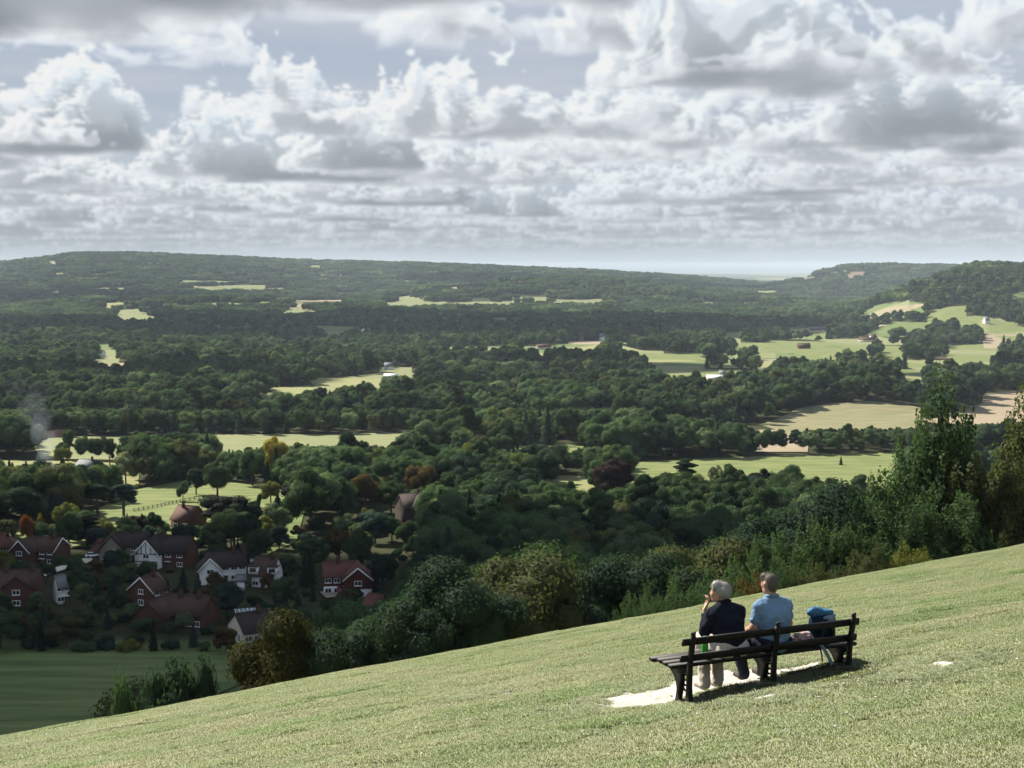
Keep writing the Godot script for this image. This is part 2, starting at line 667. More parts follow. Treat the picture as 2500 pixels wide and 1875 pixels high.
# conifer: whorls of drooping sprays on a spire
func spire(s: int, radius: float, y0: float, y1: float, count: int, size: float, blunt := 1.0) -> ArrayMesh:
	var r := RandomNumberGenerator.new()
	r.seed = s
	leaf_start()
	var whorls := 16
	for q in count:
		var w := r.randi_range(0, whorls - 1)
		var f := (w + r.randf() * 0.55) / whorls
		var rad := radius * pow(1.0 - f, 0.8 * blunt) * (0.8 + 0.35 * absf(sin(w * 2.1 + 1.0)))
		var a := r.randf() * TAU
		rad *= 0.85 + 0.3 * absf(sin(a * 3.5 + w * 1.7))
		var out := sqrt(r.randf())
		var p := Vector3(cos(a) * rad * out, lerpf(y0, y1, f) - out * rad * 0.3, sin(a) * rad * out)
		leaf(r, p, Vector3(cos(a), 0.5, sin(a)).normalized(), size, 0.6, tone(r, 0.25))
	for k in 5:
		ball(Vector3(0, lerpf(y0, y1, k * 0.17 + 0.06), 0), radius * (1.0 - k * 0.17) * 0.55, Vector3(1, 1.2, 1), Color(1, 1, 1))
	return leaf_mesh()

# flat-topped cedar: spreading plates of foliage
func plates(s: int, radius: float, y0: float, y1: float, count: int, size: float) -> ArrayMesh:
	var r := RandomNumberGenerator.new()
	r.seed = s
	leaf_start()
	var n := 15
	for k in n:
		var f := float(k) / (n - 1)
		var a := k * 2.4
		var reach := radius * (0.85 - 0.45 * f) * r.randf_range(0.6, 1.0)
		var c := Vector3(cos(a) * reach * 0.55, lerpf(y0, y1, f), sin(a) * reach * 0.55)
		var rad := radius * (0.55 - 0.2 * f)
		ball(c, rad * 0.8, Vector3(1, 0.2, 1), Color(1, 1, 1))
		for q in count / n:
			var b := r.randf() * TAU
			var o := sqrt(r.randf())
			leaf(r, c + Vector3(cos(b) * rad * o, (0.25 - o * 0.2) * rad * r.randf_range(0.2, 1.1), sin(b) * rad * o), Vector3.UP, size, 0.6, tone(r, 0.25))
	return leaf_mesh()

# bush of upright leafy shoots, for the scrub on the brow
func shoots(s: int, radius: float, high: float, count: int, per: int, size: float, upright: float) -> ArrayMesh:
	var r := RandomNumberGenerator.new()
	r.seed = s
	leaf_start()
	for k in count:
		var dir := rand_dir(r)
		dir.y = absf(dir.y)
		if r.randf() < 0.3: dir.y *= 0.35
		var wob := 0.72 + 0.3 * sin(dir.x * 5.0 + s) * cos(dir.z * 6.0) + r.randf_range(-0.08, 0.16)
		if r.randf() < 0.45: wob *= r.randf_range(0.35, 0.9)
		var tip := Vector3(dir.x * radius, dir.y * high * 0.95 + high * 0.06, dir.z * radius) * wob
		var heading := (dir * 0.6 + Vector3.UP * upright + rand_dir(r) * 0.25).normalized()
		var long := high * r.randf_range(0.14, 0.30)
		var t := tone(r, 0.16)
		for q in per:
			var f := float(q) / per
			var p := tip + heading * long * (f - 0.55) + rand_dir(r) * size * (4.2 - 3.0 * f)
			if p.y < 0.03: continue
			leaf(r, p, (dir + heading * 0.3).normalized(), size, 0.9, t * tone(r, 0.15))
	return leaf_mesh()

func tube(st: SurfaceTool, pts: Array, rads: Array, segs := 6) -> void:
	var rings := []
	for k in pts.size():
		var fwd: Vector3 = (pts[mini(k + 1, pts.size() - 1)] - pts[maxi(k - 1, 0)]).normalized()
		var side := fwd.cross(Vector3(0.31, 0.22, 0.92) if absf(fwd.dot(Vector3(0.31, 0.22, 0.92))) < 0.95 else Vector3.RIGHT).normalized()
		var other := fwd.cross(side)
		var ring := []
		for j in segs:
			var a := TAU * j / segs
			ring.append(pts[k] + (side * cos(a) + other * sin(a)) * rads[k])
		rings.append(ring)
	for k in rings.size() - 1:
		for j in segs:
			quad(st, rings[k][j], rings[k + 1][j], rings[k + 1][(j + 1) % segs], rings[k][(j + 1) % segs])
	for e in [[0, true], [rings.size() - 1, false]]:
		var ring: Array = rings[e[0]]
		for j in range(1, segs - 1):
			if e[1]:
				for v in [ring[0], ring[j], ring[j + 1]]: st.add_vertex(v)
			else:
				for v in [ring[0], ring[j + 1], ring[j]]: st.add_vertex(v)

func trunk(s: int, high: float, rad: float, reach: float, limbs := 6) -> ArrayMesh:
	var r := RandomNumberGenerator.new()
	r.seed = s
	var st := st_new()
	tube(st, [Vector3(0, -0.8, 0), Vector3(0, 0.4, 0), Vector3(0.1 * rad, high * 0.4, 0), Vector3(-0.3 * rad, high * 0.7, 0.2 * rad), Vector3(0, high, 0)], [rad * 1.5, rad * 1.05, rad * 0.85, rad * 0.5, rad * 0.12], 7)
	for k in limbs:
		var a := k * 2.4 + r.randf() * 0.5
		var y := high * r.randf_range(0.28, 0.72)
		var d := Vector3(cos(a), r.randf_range(0.45, 0.95), sin(a))
		tube(st, [Vector3(0, y, 0), Vector3(0, y, 0) + d * reach * 0.4, Vector3(0, y, 0) + d * reach * 0.75 + Vector3(0, reach * 0.1, 0)], [rad * 0.5, rad * 0.3, rad * 0.08], 5)
	return done(st, false)

# colours of foliage (linear) by name
const FOLIAGE := {
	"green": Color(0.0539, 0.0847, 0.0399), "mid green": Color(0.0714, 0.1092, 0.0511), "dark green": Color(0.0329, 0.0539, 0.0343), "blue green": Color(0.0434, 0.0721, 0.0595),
	"grey green": Color(0.1050, 0.1365, 0.1050), "pale green": Color(0.1183, 0.1561, 0.0812), "yellow green": Color(0.150, 0.155, 0.040), "olive": Color(0.0826, 0.0910, 0.0413),
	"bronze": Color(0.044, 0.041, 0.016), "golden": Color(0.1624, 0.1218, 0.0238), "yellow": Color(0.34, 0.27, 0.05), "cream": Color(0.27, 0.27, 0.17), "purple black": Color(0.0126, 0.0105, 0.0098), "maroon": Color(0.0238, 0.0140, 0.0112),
	"rust": Color(0.1764, 0.0630, 0.0252), "russet": Color(0.1092, 0.0735, 0.0287), "black green": Color(0.0140, 0.0196, 0.0112), "bare grey": Color(0.0651, 0.0714, 0.0728),
}
var foliage_mats := {}
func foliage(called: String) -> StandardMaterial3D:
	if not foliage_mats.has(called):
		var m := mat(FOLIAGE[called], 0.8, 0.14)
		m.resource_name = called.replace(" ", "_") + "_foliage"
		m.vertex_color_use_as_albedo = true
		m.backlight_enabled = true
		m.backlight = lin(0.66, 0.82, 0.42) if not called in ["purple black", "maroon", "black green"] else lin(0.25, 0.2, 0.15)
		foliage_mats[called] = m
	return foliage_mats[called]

var tree_sets := {}     # kind -> [[crown, trunk], ...]
var bark: StandardMaterial3D

func build_tree_sets() -> void:
	bark = mat(Color(0.075, 0.062, 0.048), 0.95, 0.2)
	bark.resource_name = "bark"
	var near := []          # slope trees, 9 m
	for k in 4:
		near.append([crown(100 + k, 4.4, 0.8, 9.2, 26 + k * 3, 21000, 0.11, 0.34), trunk(100 + k, 7.5, 0.28, 3.4)])
	tree_sets["near"] = near
	var broad := []         # 15 m
	for k in 5:
		broad.append([crown(120 + k, 5.6 + (k % 3) * 0.5, 1.2, 14.0 + k % 2, 22 + k * 3, 9500, 0.23, 0.35), trunk(120 + k, 12.0, 0.42, 4.6)])
	tree_sets["broad"] = broad
	var tall := []          # 20 m, narrow
	for k in 2:
		tall.append([crown(130 + k, 3.6, 2.0, 19.0, 26, 11000, 0.21, 0.40), trunk(130 + k, 17.0, 0.4, 3.0)])
	tree_sets["tall"] = tall
	var airy := []          # loose crown one can see through
	for k in 2:
		airy.append([crown(140 + k, 5.0, 2.6, 14.0, 30, 8000, 0.17, 0.25, false), trunk(140 + k, 13.0, 0.32, 5.0, 12)])
	tree_sets["airy"] = airy
	tree_sets["spire"] = [[spire(150, 3.0, 1.2, 15.0, 11000, 0.21), trunk(150, 14.0, 0.3, 0.8, 3)], [spire(151, 2.4, 1.0, 15.0, 9000, 0.2, 1.2), trunk(151, 14.0, 0.28, 0.6, 3)]]
	tree_sets["cedar"] = [[plates(155, 8.0, 4.0, 13.0, 14000, 0.24), trunk(155, 12.5, 0.6, 6.0, 9)]]
	tree_sets["bushy"] = [[crown(160, 2.2, -0.2, 3.0, 14, 7000, 0.085, 0.42), trunk(160, 2.2, 0.12, 1.0, 3)], [crown(161, 2.4, -0.2, 2.6, 16, 7000, 0.085, 0.40), trunk(161, 2.0, 0.12, 1.0, 3)]]
	var scrub := []
	scrub.append([shoots(170, 1.55, 2.0, 640, 46, 0.038, 0.6), trunk(170, 1.5, 0.05, 0.8, 5)])
	scrub.append([shoots(171, 1.7, 1.6, 640, 46, 0.036, 0.45), trunk(171, 1.2, 0.05, 0.8, 5)])
	scrub.append([shoots(172, 2.1, 5.6, 900, 52, 0.084, 1.1), trunk(172, 4.6, 0.12, 1.2, 8)])
	scrub.append([shoots(173, 2.6, 4.6, 900, 52, 0.084, 0.6), trunk(173, 3.6, 0.12, 1.4, 8)])
	tree_sets["scrub"] = scrub
	# far trees, crowns only
	var middle := []
	for k in 5: middle.append(broad[k][0])
	middle.append(tree_sets["spire"][0][0])
	middle.append(tall[0][0])
	tree_sets["middle"] = middle
	var far := []
	for k in 5: far.append(crown(180 + k, 5.4 + (k % 3) * 0.7, 0.6, 13.0 + k % 3, 16, 2400, 0.5, 0.38))
	far.append(spire(186, 3.0, 0.5, 15.0, 1800, 0.45))
	tree_sets["far"] = far
	var copse := []
	for k in 4: copse.append(copse_mesh(190 + k))
	tree_sets["copse"] = copse

func copse_mesh(s: int) -> ArrayMesh:
	var r := RandomNumberGenerator.new()
	r.seed = s
	leaf_start()
	for k in 9:
		var c := Vector3(r.randf_range(-17, 17), r.randf_range(6.0, 8.5), r.randf_range(-17, 17))
		var rad := r.randf_range(5.0, 7.0)
		var t := tone(r, 0.25)
		ball(c, rad * 0.9, Vector3(1, 1, 1), t)
		for q in 130:
			var dir := rand_dir(r)
			dir.y = absf(dir.y)
			leaf(r, c + dir * rad * r.randf_range(0.85, 1.1), dir, 1.1, 0.7, t * tone(r, 0.2))
	return leaf_mesh()

var tree_protos := {}
func tree(kind: String, variant: int, tint: String, x: float, d: float, scale: Vector3, turn: float, called: String, label: String, category: String, group: String) -> Node3D:
	var key := "%s/%d/%s" % [kind, variant, tint]
	var o: Node3D
	if tree_protos.has(key):
		o = tree_protos[key].duplicate()
		o.name = numbered(called)
		add_child(o)
	else:
		o = thing(called, label, category)
		var s = tree_sets[kind][variant % tree_sets[kind].size()]
		part("trunk", s[1], bark, o)
		part("crown", s[0], foliage(tint), o)
		tree_protos[key] = o
	tag(o, label, category, group)
	o.position = on_land(x, d, -0.15)
	o.rotation.y = turn
	o.scale = scale
	return o

func build_trees() -> void:
	build_tree_sets()
	plant_known()
	plant_woods()

# each row of TREES: kind, variant, tint, x, d, height scale, width scale, name, label, category, group
func plant_known() -> void:
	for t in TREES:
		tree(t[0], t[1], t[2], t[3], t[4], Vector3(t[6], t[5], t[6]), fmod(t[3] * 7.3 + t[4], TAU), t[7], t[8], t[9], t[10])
		known_spots.append(Vector3(t[3], t[4], t[11]))

	var what := {"bushy": "garden shrub", "near": "small round garden tree", "spire": "pointed garden conifer", "broad": "large garden tree"}
	for t in GARDEN:
		var label := "%s %s near the %s" % [t[2], what[t[0]], t[8]]
		var called: String = {"bushy": "garden_shrub", "near": "garden_tree", "spire": "garden_conifer", "broad": "garden_tree"}[t[0]]
		tree(t[0], t[1], t[2], t[3], t[4], Vector3(t[6], t[5], t[6]), fmod(t[3] * 7.3 + t[4], TAU), called, label, {"bushy": "shrub", "spire": "conifer"}.get(t[0], "tree"), label)
		known_spots.append(Vector3(t[3], t[4], t[7]))

var known_spots := []       # x, d, radius to keep clear
var village_poly := PackedVector2Array()

func plant_woods() -> void:
	for v in VILLAGE: village_poly.append(Vector2(v[0], v[1]))
	var r := RandomNumberGenerator.new()
	r.seed = 4242
	var stand := noise(61, 160.0, 3)         # patches of one species
	var gap := noise(62, 420.0, 2)
	var spots := []
	var d := 62.0
	while d < 9300.0:
		var s := 8.2
		if d > 500.0: s = lerpf(8.2, 10.5, smoothstep(500.0, 1500.0, d))
		if d > 1500.0: s = lerpf(10.5, 14.0, smoothstep(1500.0, 2800.0, d))
		if d > 2800.0: s = lerpf(27.0, 40.0, smoothstep(2800.0, 9000.0, d))
		var half := d * 0.49 + 25.0
		var x := -half
		while x < half:
			var px := x + r.randf_range(-0.48, 0.48) * s
			var pd := d + r.randf_range(-0.48, 0.48) * s
			x += s
			if crest_past(px, pd) < 16.0: continue
			if pd < 300.0 and px < -22.0 - 0.05 * pd: continue       # the open slope
			if in_field(px, pd): continue
			var in_village := pd < 560.0 and Geometry2D.is_point_in_polygon(Vector2(px, pd), village_poly)
			if in_village: continue
			var clear := true
			if pd < 900.0:
				for q in known_spots:
					var dx: float = px - q.x
					var dd: float = pd - q.y
					if dx * dx + dd * dd < q.z * q.z:
						clear = false
						break
			if not clear: continue
			if pd < 900.0 and tree_room(px, pd) < 5.0: continue
			if pd > 900.0 and gap.get_noise_2d(px, pd) > 0.42 and r.randf() < 0.6: continue
			spots.append(Vector2(px, pd))
		d += s
	# the nearest are trees with trunk and crown, the rest one mass
	spots.sort_custom(func(p, q): return p.y < q.y)
	var lots := {}
	var made := 0
	for p in spots:
		var f := stand.get_noise_2d(p.x, p.y)
		var pick := r.randf()
		if made < WOOD_TREES:
			made += 1
			wood_tree(r, p, f, pick)
			continue
		var set_name := "middle" if p.y < 1700.0 else ("far" if p.y < 2800.0 else "copse")
		var variants: Array = tree_sets[set_name]
		var v := r.randi_range(0, variants.size() - 1)
		if set_name != "copse":
			v = 5 if (f > 0.34 and pick < 0.7) or pick < 0.03 else r.randi_range(0, 4)
			if set_name == "middle" and v != 5 and r.randf() < 0.06: v = 6
		var key := "%s/%d" % [set_name, v]
		if not lots.has(key): lots[key] = [variants[v], [], []]
		var sc := r.randf_range(0.62, 1.5)
		sc = minf(sc, tree_room(p.x, p.y) / 15.0)
		var b := Basis(Vector3.UP, r.randf() * TAU).scaled(Vector3(sc, sc * r.randf_range(0.85, 1.1), sc))
		lots[key][1].append(Transform3D(b, on_land(p.x, p.y, -0.3)))
		var c: Color = FOLIAGE["green"].lerp(FOLIAGE["mid green"], clampf(0.5 + f * 1.6, 0.0, 1.0))
		if pick > 0.91: c = FOLIAGE["pale green"]
		elif pick > 0.88: c = FOLIAGE["yellow green"].lerp(FOLIAGE["pale green"], 0.5)
		elif pick > 0.82: c = FOLIAGE["olive"]
		elif pick < 0.22: c = FOLIAGE["dark green"]
		if v == 5 and set_name != "copse": c = FOLIAGE["blue green"].lerp(FOLIAGE["dark green"], r.randf())
		lots[key][2].append(c * r.randf_range(0.75, 1.5))
	var root := Node3D.new()
	root.name = "woodland"
	add_child(root)
	tag(root, "dense green woods and hedgerow trees filling the vale", "woodland", "", "stuff")
	var m := mat(Color(1, 1, 1), 0.8, 0.14)
	m.resource_name = "wood_foliage"
	m.vertex_color_use_as_albedo = true
	m.backlight_enabled = true
	m.backlight = lin(0.64, 0.80, 0.42)
	for key in lots:
		var mm := MultiMesh.new()
		mm.transform_format = MultiMesh.TRANSFORM_3D
		mm.use_colors = true
		mm.mesh = lots[key][0]
		mm.instance_count = lots[key][1].size()
		for k in mm.instance_count:
			mm.set_instance_transform(k, lots[key][1][k])
			mm.set_instance_color(k, lots[key][2][k])
		var o := MultiMeshInstance3D.new()
		o.name = "tree_mass"
		o.multimesh = mm
		o.material_override = m
		o.set_meta("kind", "stuff")
		root.add_child(o, true)

# how high a tree may grow so that the fields behind it stay open to the down, as they are
func tree_room(x: float, d: float) -> float:
	for l in TREE_LINES:
		if d < l[0]: return -d * table(l[1], x / d) - land(x, d)
	return 99.0

const WOOD_TREES := 290
func wood_tree(r: RandomNumberGenerator, p: Vector2, f: float, pick: float) -> void:
	var near := p.y < 175.0
	var kind := "near" if near else "broad"
	var tints := ["green", "mid green", "dark green", "olive", "russet"]
	var tint: String = tints[0]
	if pick < 0.25: tint = "dark green"
	elif pick < 0.5: tint = "mid green"
	elif pick < 0.66: tint = "olive"
	elif pick < 0.72: tint = "russet"
	elif pick < 0.76: tint = "pale green"
	if not near and f > 0.3 and r.randf() < 0.5: kind = "spire"
	elif not near and r.randf() < 0.12: kind = "tall"
	var sc := r.randf_range(0.8, 1.15)
	sc = minf(sc, tree_room(p.x, p.y) / (9.8 if near else {"broad": 16.0, "spire": 16.0, "tall": 21.0}[kind]))
	var best := INF
	var where := ""
	for l in LANDMARKS:
		var q: float = (p.x - l[0]) ** 2 + (p.y - l[1]) ** 2
		if q < best:
			best = q
			where = l[2]
	where = ("on the slope near the " if near else "in the wood near the ") + where
	var what := {"near": "round leafy tree", "broad": "broad crowned tree", "spire": "pointed conifer", "tall": "tall narrow tree"}
	tree(kind, r.randi_range(0, 4), tint, p.x, p.y, Vector3(sc, sc * r.randf_range(0.9, 1.15), sc), r.randf() * TAU, "conifer_tree" if kind == "spire" else "broadleaf_tree",
		"%s %s %s" % [tint, what[kind], where], "tree", "%s trees %s" % [tint, where])

# ---------------------------------------------------------------- unseen clouds set overhead to shade parts of the vale (x, d of the shade, half sizes, height)
const SHADING_CLOUDS := [
	[-115.0, 238.0, 290.0, 190.0, 1000.0, "broad low cumulus overhead that shades the village and its wood"],
	[-30.0, 100.0, 62.0, 56.0, 950.0, "added unseen scrap of cumulus that shades the trees under the brow", -22.0],  # extra cloud out of view, added to put the slope trees in shade
	[-200.0, 2650.0, 820.0, 560.0, 1350.0, "long cumulus that shades the middle of the vale"],
	[-1500.0, 4350.0, 950.0, 620.0, 1500.0, "large cumulus that shades the woods under the long ridge"],
	[500.0, 5600.0, 900.0, 480.0, 1900.0, "high cumulus that shades the far end of the vale"],
	[-330.0, 1290.0, 170.0, 110.0, 1100.0, "small ragged cumulus that shades the woods beyond the pale field"],
	[560.0, 1400.0, 170.0, 95.0, 1100.0, "small flat cumulus that shades the copse by the ploughland"],
	[120.0, 1500.0, 150.0, 80.0, 1100.0, "small round cumulus that shades the woods before the farm"],
]
func build_clouds() -> void:
	var m := mat(Color(0.9, 0.9, 0.9), 1.0, 0.0)
	m.resource_name = "cloud"
	var lump := noise(81, 0.9, 4)
	for c in SHADING_CLOUDS:
		var up: float = c[4] - (c[6] if c.size() > 6 else land(c[0], c[1]))
		var at := Vector3(c[0] + sun_dir.x / sun_dir.y * up, c[4], -c[1] + sun_dir.z / sun_dir.y * up)
		var verts := PackedVector3Array()
		var idx := PackedInt32Array()
		var segs := 96
		var rings := 20
		for side in 2:
			var base := verts.size()
			for i in rings + 1:
				var f := sin(PI / 2.0 * i / rings)
				for j in segs:
					var a := TAU * j / segs
					var e := Vector2(cos(a), sin(a))
					var n := lump.get_noise_3d(e.x * 1.5, e.y * 1.5, c[0] * 0.01)
					var n2 := lump.get_noise_3d(e.x * f * 3.0, e.y * f * 3.0, c[1] * 0.013)
					var reach := f * (1.0 + 0.06 * n * f)
					var thick: float = minf(c[2], c[3]) * sqrt(maxf(0.0, 1.0 - f * f))
					var y := thick * (0.16 + 0.1 * n2) if side == 0 else -thick * (0.06 + 0.05 * n2)
					verts.append(Vector3(e.x * reach * c[2], y, -e.y * reach * c[3]))
			for i in rings:
				for j in segs:
					var k := base + i * segs + j
					var k2 := base + i * segs + (j + 1) % segs
					if side == 0: idx.append_array(PackedInt32Array([k, k + segs, k2, k2, k + segs, k2 + segs]))
					else: idx.append_array(PackedInt32Array([k, k2, k + segs, k2, k2 + segs, k + segs]))
		var o := top("cloud", mesh_of(verts, idx), m)
		o.position = at
		tag(o, c[5], "cloud", "cumulus overhead")

# ---------------------------------------------------------------- houses
const PAINT := {
	"brick": Color(0.10, 0.050, 0.038), "tile_hung": Color(0.095, 0.030, 0.024), "white_render": Color(0.80, 0.80, 0.78), "cream_render": Color(0.56, 0.52, 0.43), "pink_render": Color(0.46, 0.30, 0.25),
	"stone": Color(0.24, 0.215, 0.17), "timber": Color(0.10, 0.08, 0.06), "dark_timber": Color(0.045, 0.036, 0.032), "brown_tile": Color(0.085, 0.052, 0.042), "red_tile": Color(0.12, 0.055, 0.042),
	"dark_tile": Color(0.048, 0.038, 0.036), "slate": Color(0.15, 0.16, 0.165), "white_sheet": Color(0.66, 0.68, 0.70),
}
var paints := {}
func paint(called: String) -> StandardMaterial3D:
	if not paints.has(called):
		var c: Color = PAINT[called]
		var m := ground_mat(called.hash() % 1000, 5.0, [c * 0.75, c, c * 1.2], 30.0)
		m.resource_name = called
		m.roughness = 0.85
		paints[called] = m
	return paints[called]

func flat_quad(st: SurfaceTool, a: Vector3, b: Vector3, c: Vector3, d: Vector3, outward: Vector3) -> void:
	if (c - a).cross(b - a).dot(outward) >= 0.0: quad(st, a, b, c, d)
	else: quad(st, a, d, c, b)

func slab(st: SurfaceTool, pts: Array, up: Vector3, thick: float) -> void:
	# a flat polygon with thickness
	var n := pts.size()
	var mid := Vector3.ZERO
	for p in pts: mid += p / n
	for k in range(1, n - 1):
		tri(st, pts[0] + up * thick, pts[k] + up * thick, pts[k + 1] + up * thick, up)
		tri(st, pts[0], pts[k], pts[k + 1], -up)
	for k in n:
		var a: Vector3 = pts[k]
		var b: Vector3 = pts[(k + 1) % n]
		flat_quad(st, a, b, b + up * thick, a + up * thick, (a + b) / 2.0 - mid)

func tri(st: SurfaceTool, a: Vector3, b: Vector3, c: Vector3, outward: Vector3) -> void:
	if (c - a).cross(b - a).dot(outward) >= 0.0:
		for v in [a, b, c]: st.add_vertex(v)
	else:
		for v in [a, c, b]: st.add_vertex(v)

# a block of building: walls up to the eaves with gables, and a roof; the ridge runs along local x, or along z when cross
func block(o: Node3D, pre: String, c: Vector3, long: float, wide: float, eave: float, ridge: float, cross: bool, hip: bool, wall_mat: Material, roof_mat: Material, low_mat: Material = null) -> Node3D:
	var to := func(u: float, y: float, w: float) -> Vector3:
		return c + (Vector3(w, y, u) if cross else Vector3(u, y, w))
	var hl := long / 2.0
	var hw := wide / 2.0
	var st := st_new()
	var y0 := -1.5
	var split := 2.6 if low_mat else y0
	for e in [[-hl, -hw, hl, -hw], [-hl, hw, hl, hw], [-hl, -hw, -hl, hw], [hl, -hw, hl, hw]]:
		var mid: Vector3 = to.call((e[0] + e[2]) / 2.0, 0, (e[1] + e[3]) / 2.0) - c
		flat_quad(st, to.call(e[0], split, e[1]), to.call(e[2], split, e[3]), to.call(e[2], eave, e[3]), to.call(e[0], eave, e[1]), mid)
	if not hip:
		for s in [-1.0, 1.0]:
			tri(st, to.call(s * hl, eave, -hw), to.call(s * hl, eave, hw), to.call(s * hl, ridge, 0), to.call(s, 0, 0) - c)
	part(pre + "wall", done(st), wall_mat, o)
	if low_mat:
		st = st_new()
		box(st, c + Vector3(0, (y0 + split) / 2.0, 0), Vector3(wide - 0.1, split - y0, long - 0.1) if cross else Vector3(long - 0.1, split - y0, wide - 0.1))
		part(pre + "ground_floor_wall", done(st), low_mat, o)
	st = st_new()
	var ov := 0.45
	var fall := (ridge - eave) / hw
	var ey := eave - ov * fall
	for s in [-1.0, 1.0]:
		var r0 := -hl - 0.25
		var r1 := hl + 0.25
		if hip:
			r0 = -hl + hw * 0.85
			r1 = hl - hw * 0.85
		var up: Vector3 = (to.call(0, hw, s * (ridge - eave)) - c).normalized()
		slab(st, [to.call(-hl - 0.25 - (ov if hip else 0.0), ey, s * (hw + ov)), to.call(hl + 0.25 + (ov if hip else 0.0), ey, s * (hw + ov)), to.call(r1, ridge + 0.04, 0), to.call(r0, ridge + 0.04, 0)], up, 0.22)
		if hip:
			var e: Vector3 = (to.call(s * (ridge - eave), hw * 0.85, 0) - c).normalized()
			slab(st, [to.call(s * (hl + 0.25 + ov), ey, -(hw + ov)), to.call(s * (hl + 0.25 + ov), ey, hw + ov), to.call(s * (hl - hw * 0.85), ridge + 0.04, 0)], e, 0.22)
	var roof := part(pre + "roof", done(st), roof_mat, o)
	st = st_new()
	box(st, to.call(0, ridge + 0.27, 0), Vector3(0.3, 0.2, long * (0.6 if hip else 1.0)) if cross else Vector3(long * (0.6 if hip else 1.0), 0.2, 0.3))
	part("ridge_tiles", done(st), roof_mat, roof)
	return roof

var window_meshes := {}
func window(o: Node3D, at: Vector3, w: float, h: float, side := false) -> void:
	# white frame standing proud of the wall, bars and a dark pane; faces local +z, or -x when side
	var key := "%.1f/%.1f" % [w, h]
	if not window_meshes.has(key):
		var st := st_new()
		for s in [-1, 1]:
			box(st, Vector3(s * (w / 2.0 - 0.06), 0, 0.06), Vector3(0.12, h, 0.14))
			box(st, Vector3(0, s * (h / 2.0 - 0.06), 0.06), Vector3(w - 0.24, 0.12, 0.13))
		box(st, Vector3(0, -h / 2.0 - 0.05, 0.12), Vector3(w + 0.2, 0.1, 0.28))
		box(st, Vector3(0, 0, 0.05), Vector3(0.09, h - 0.24, 0.1))
		var glass := st_new()
		box(glass, Vector3(0, 0, 0.02), Vector3(w - 0.22, h - 0.22, 0.04))
		window_meshes[key] = [done(st), done(glass)]
	var n := Node3D.new()
	n.name = "window"
	o.add_child(n, true)
	n.position = at
	if side: n.rotation.y = -PI / 2.0
	part("frame", window_meshes[key][0], white_paint, n)
	part("pane", window_meshes[key][1], dark_glass, n)

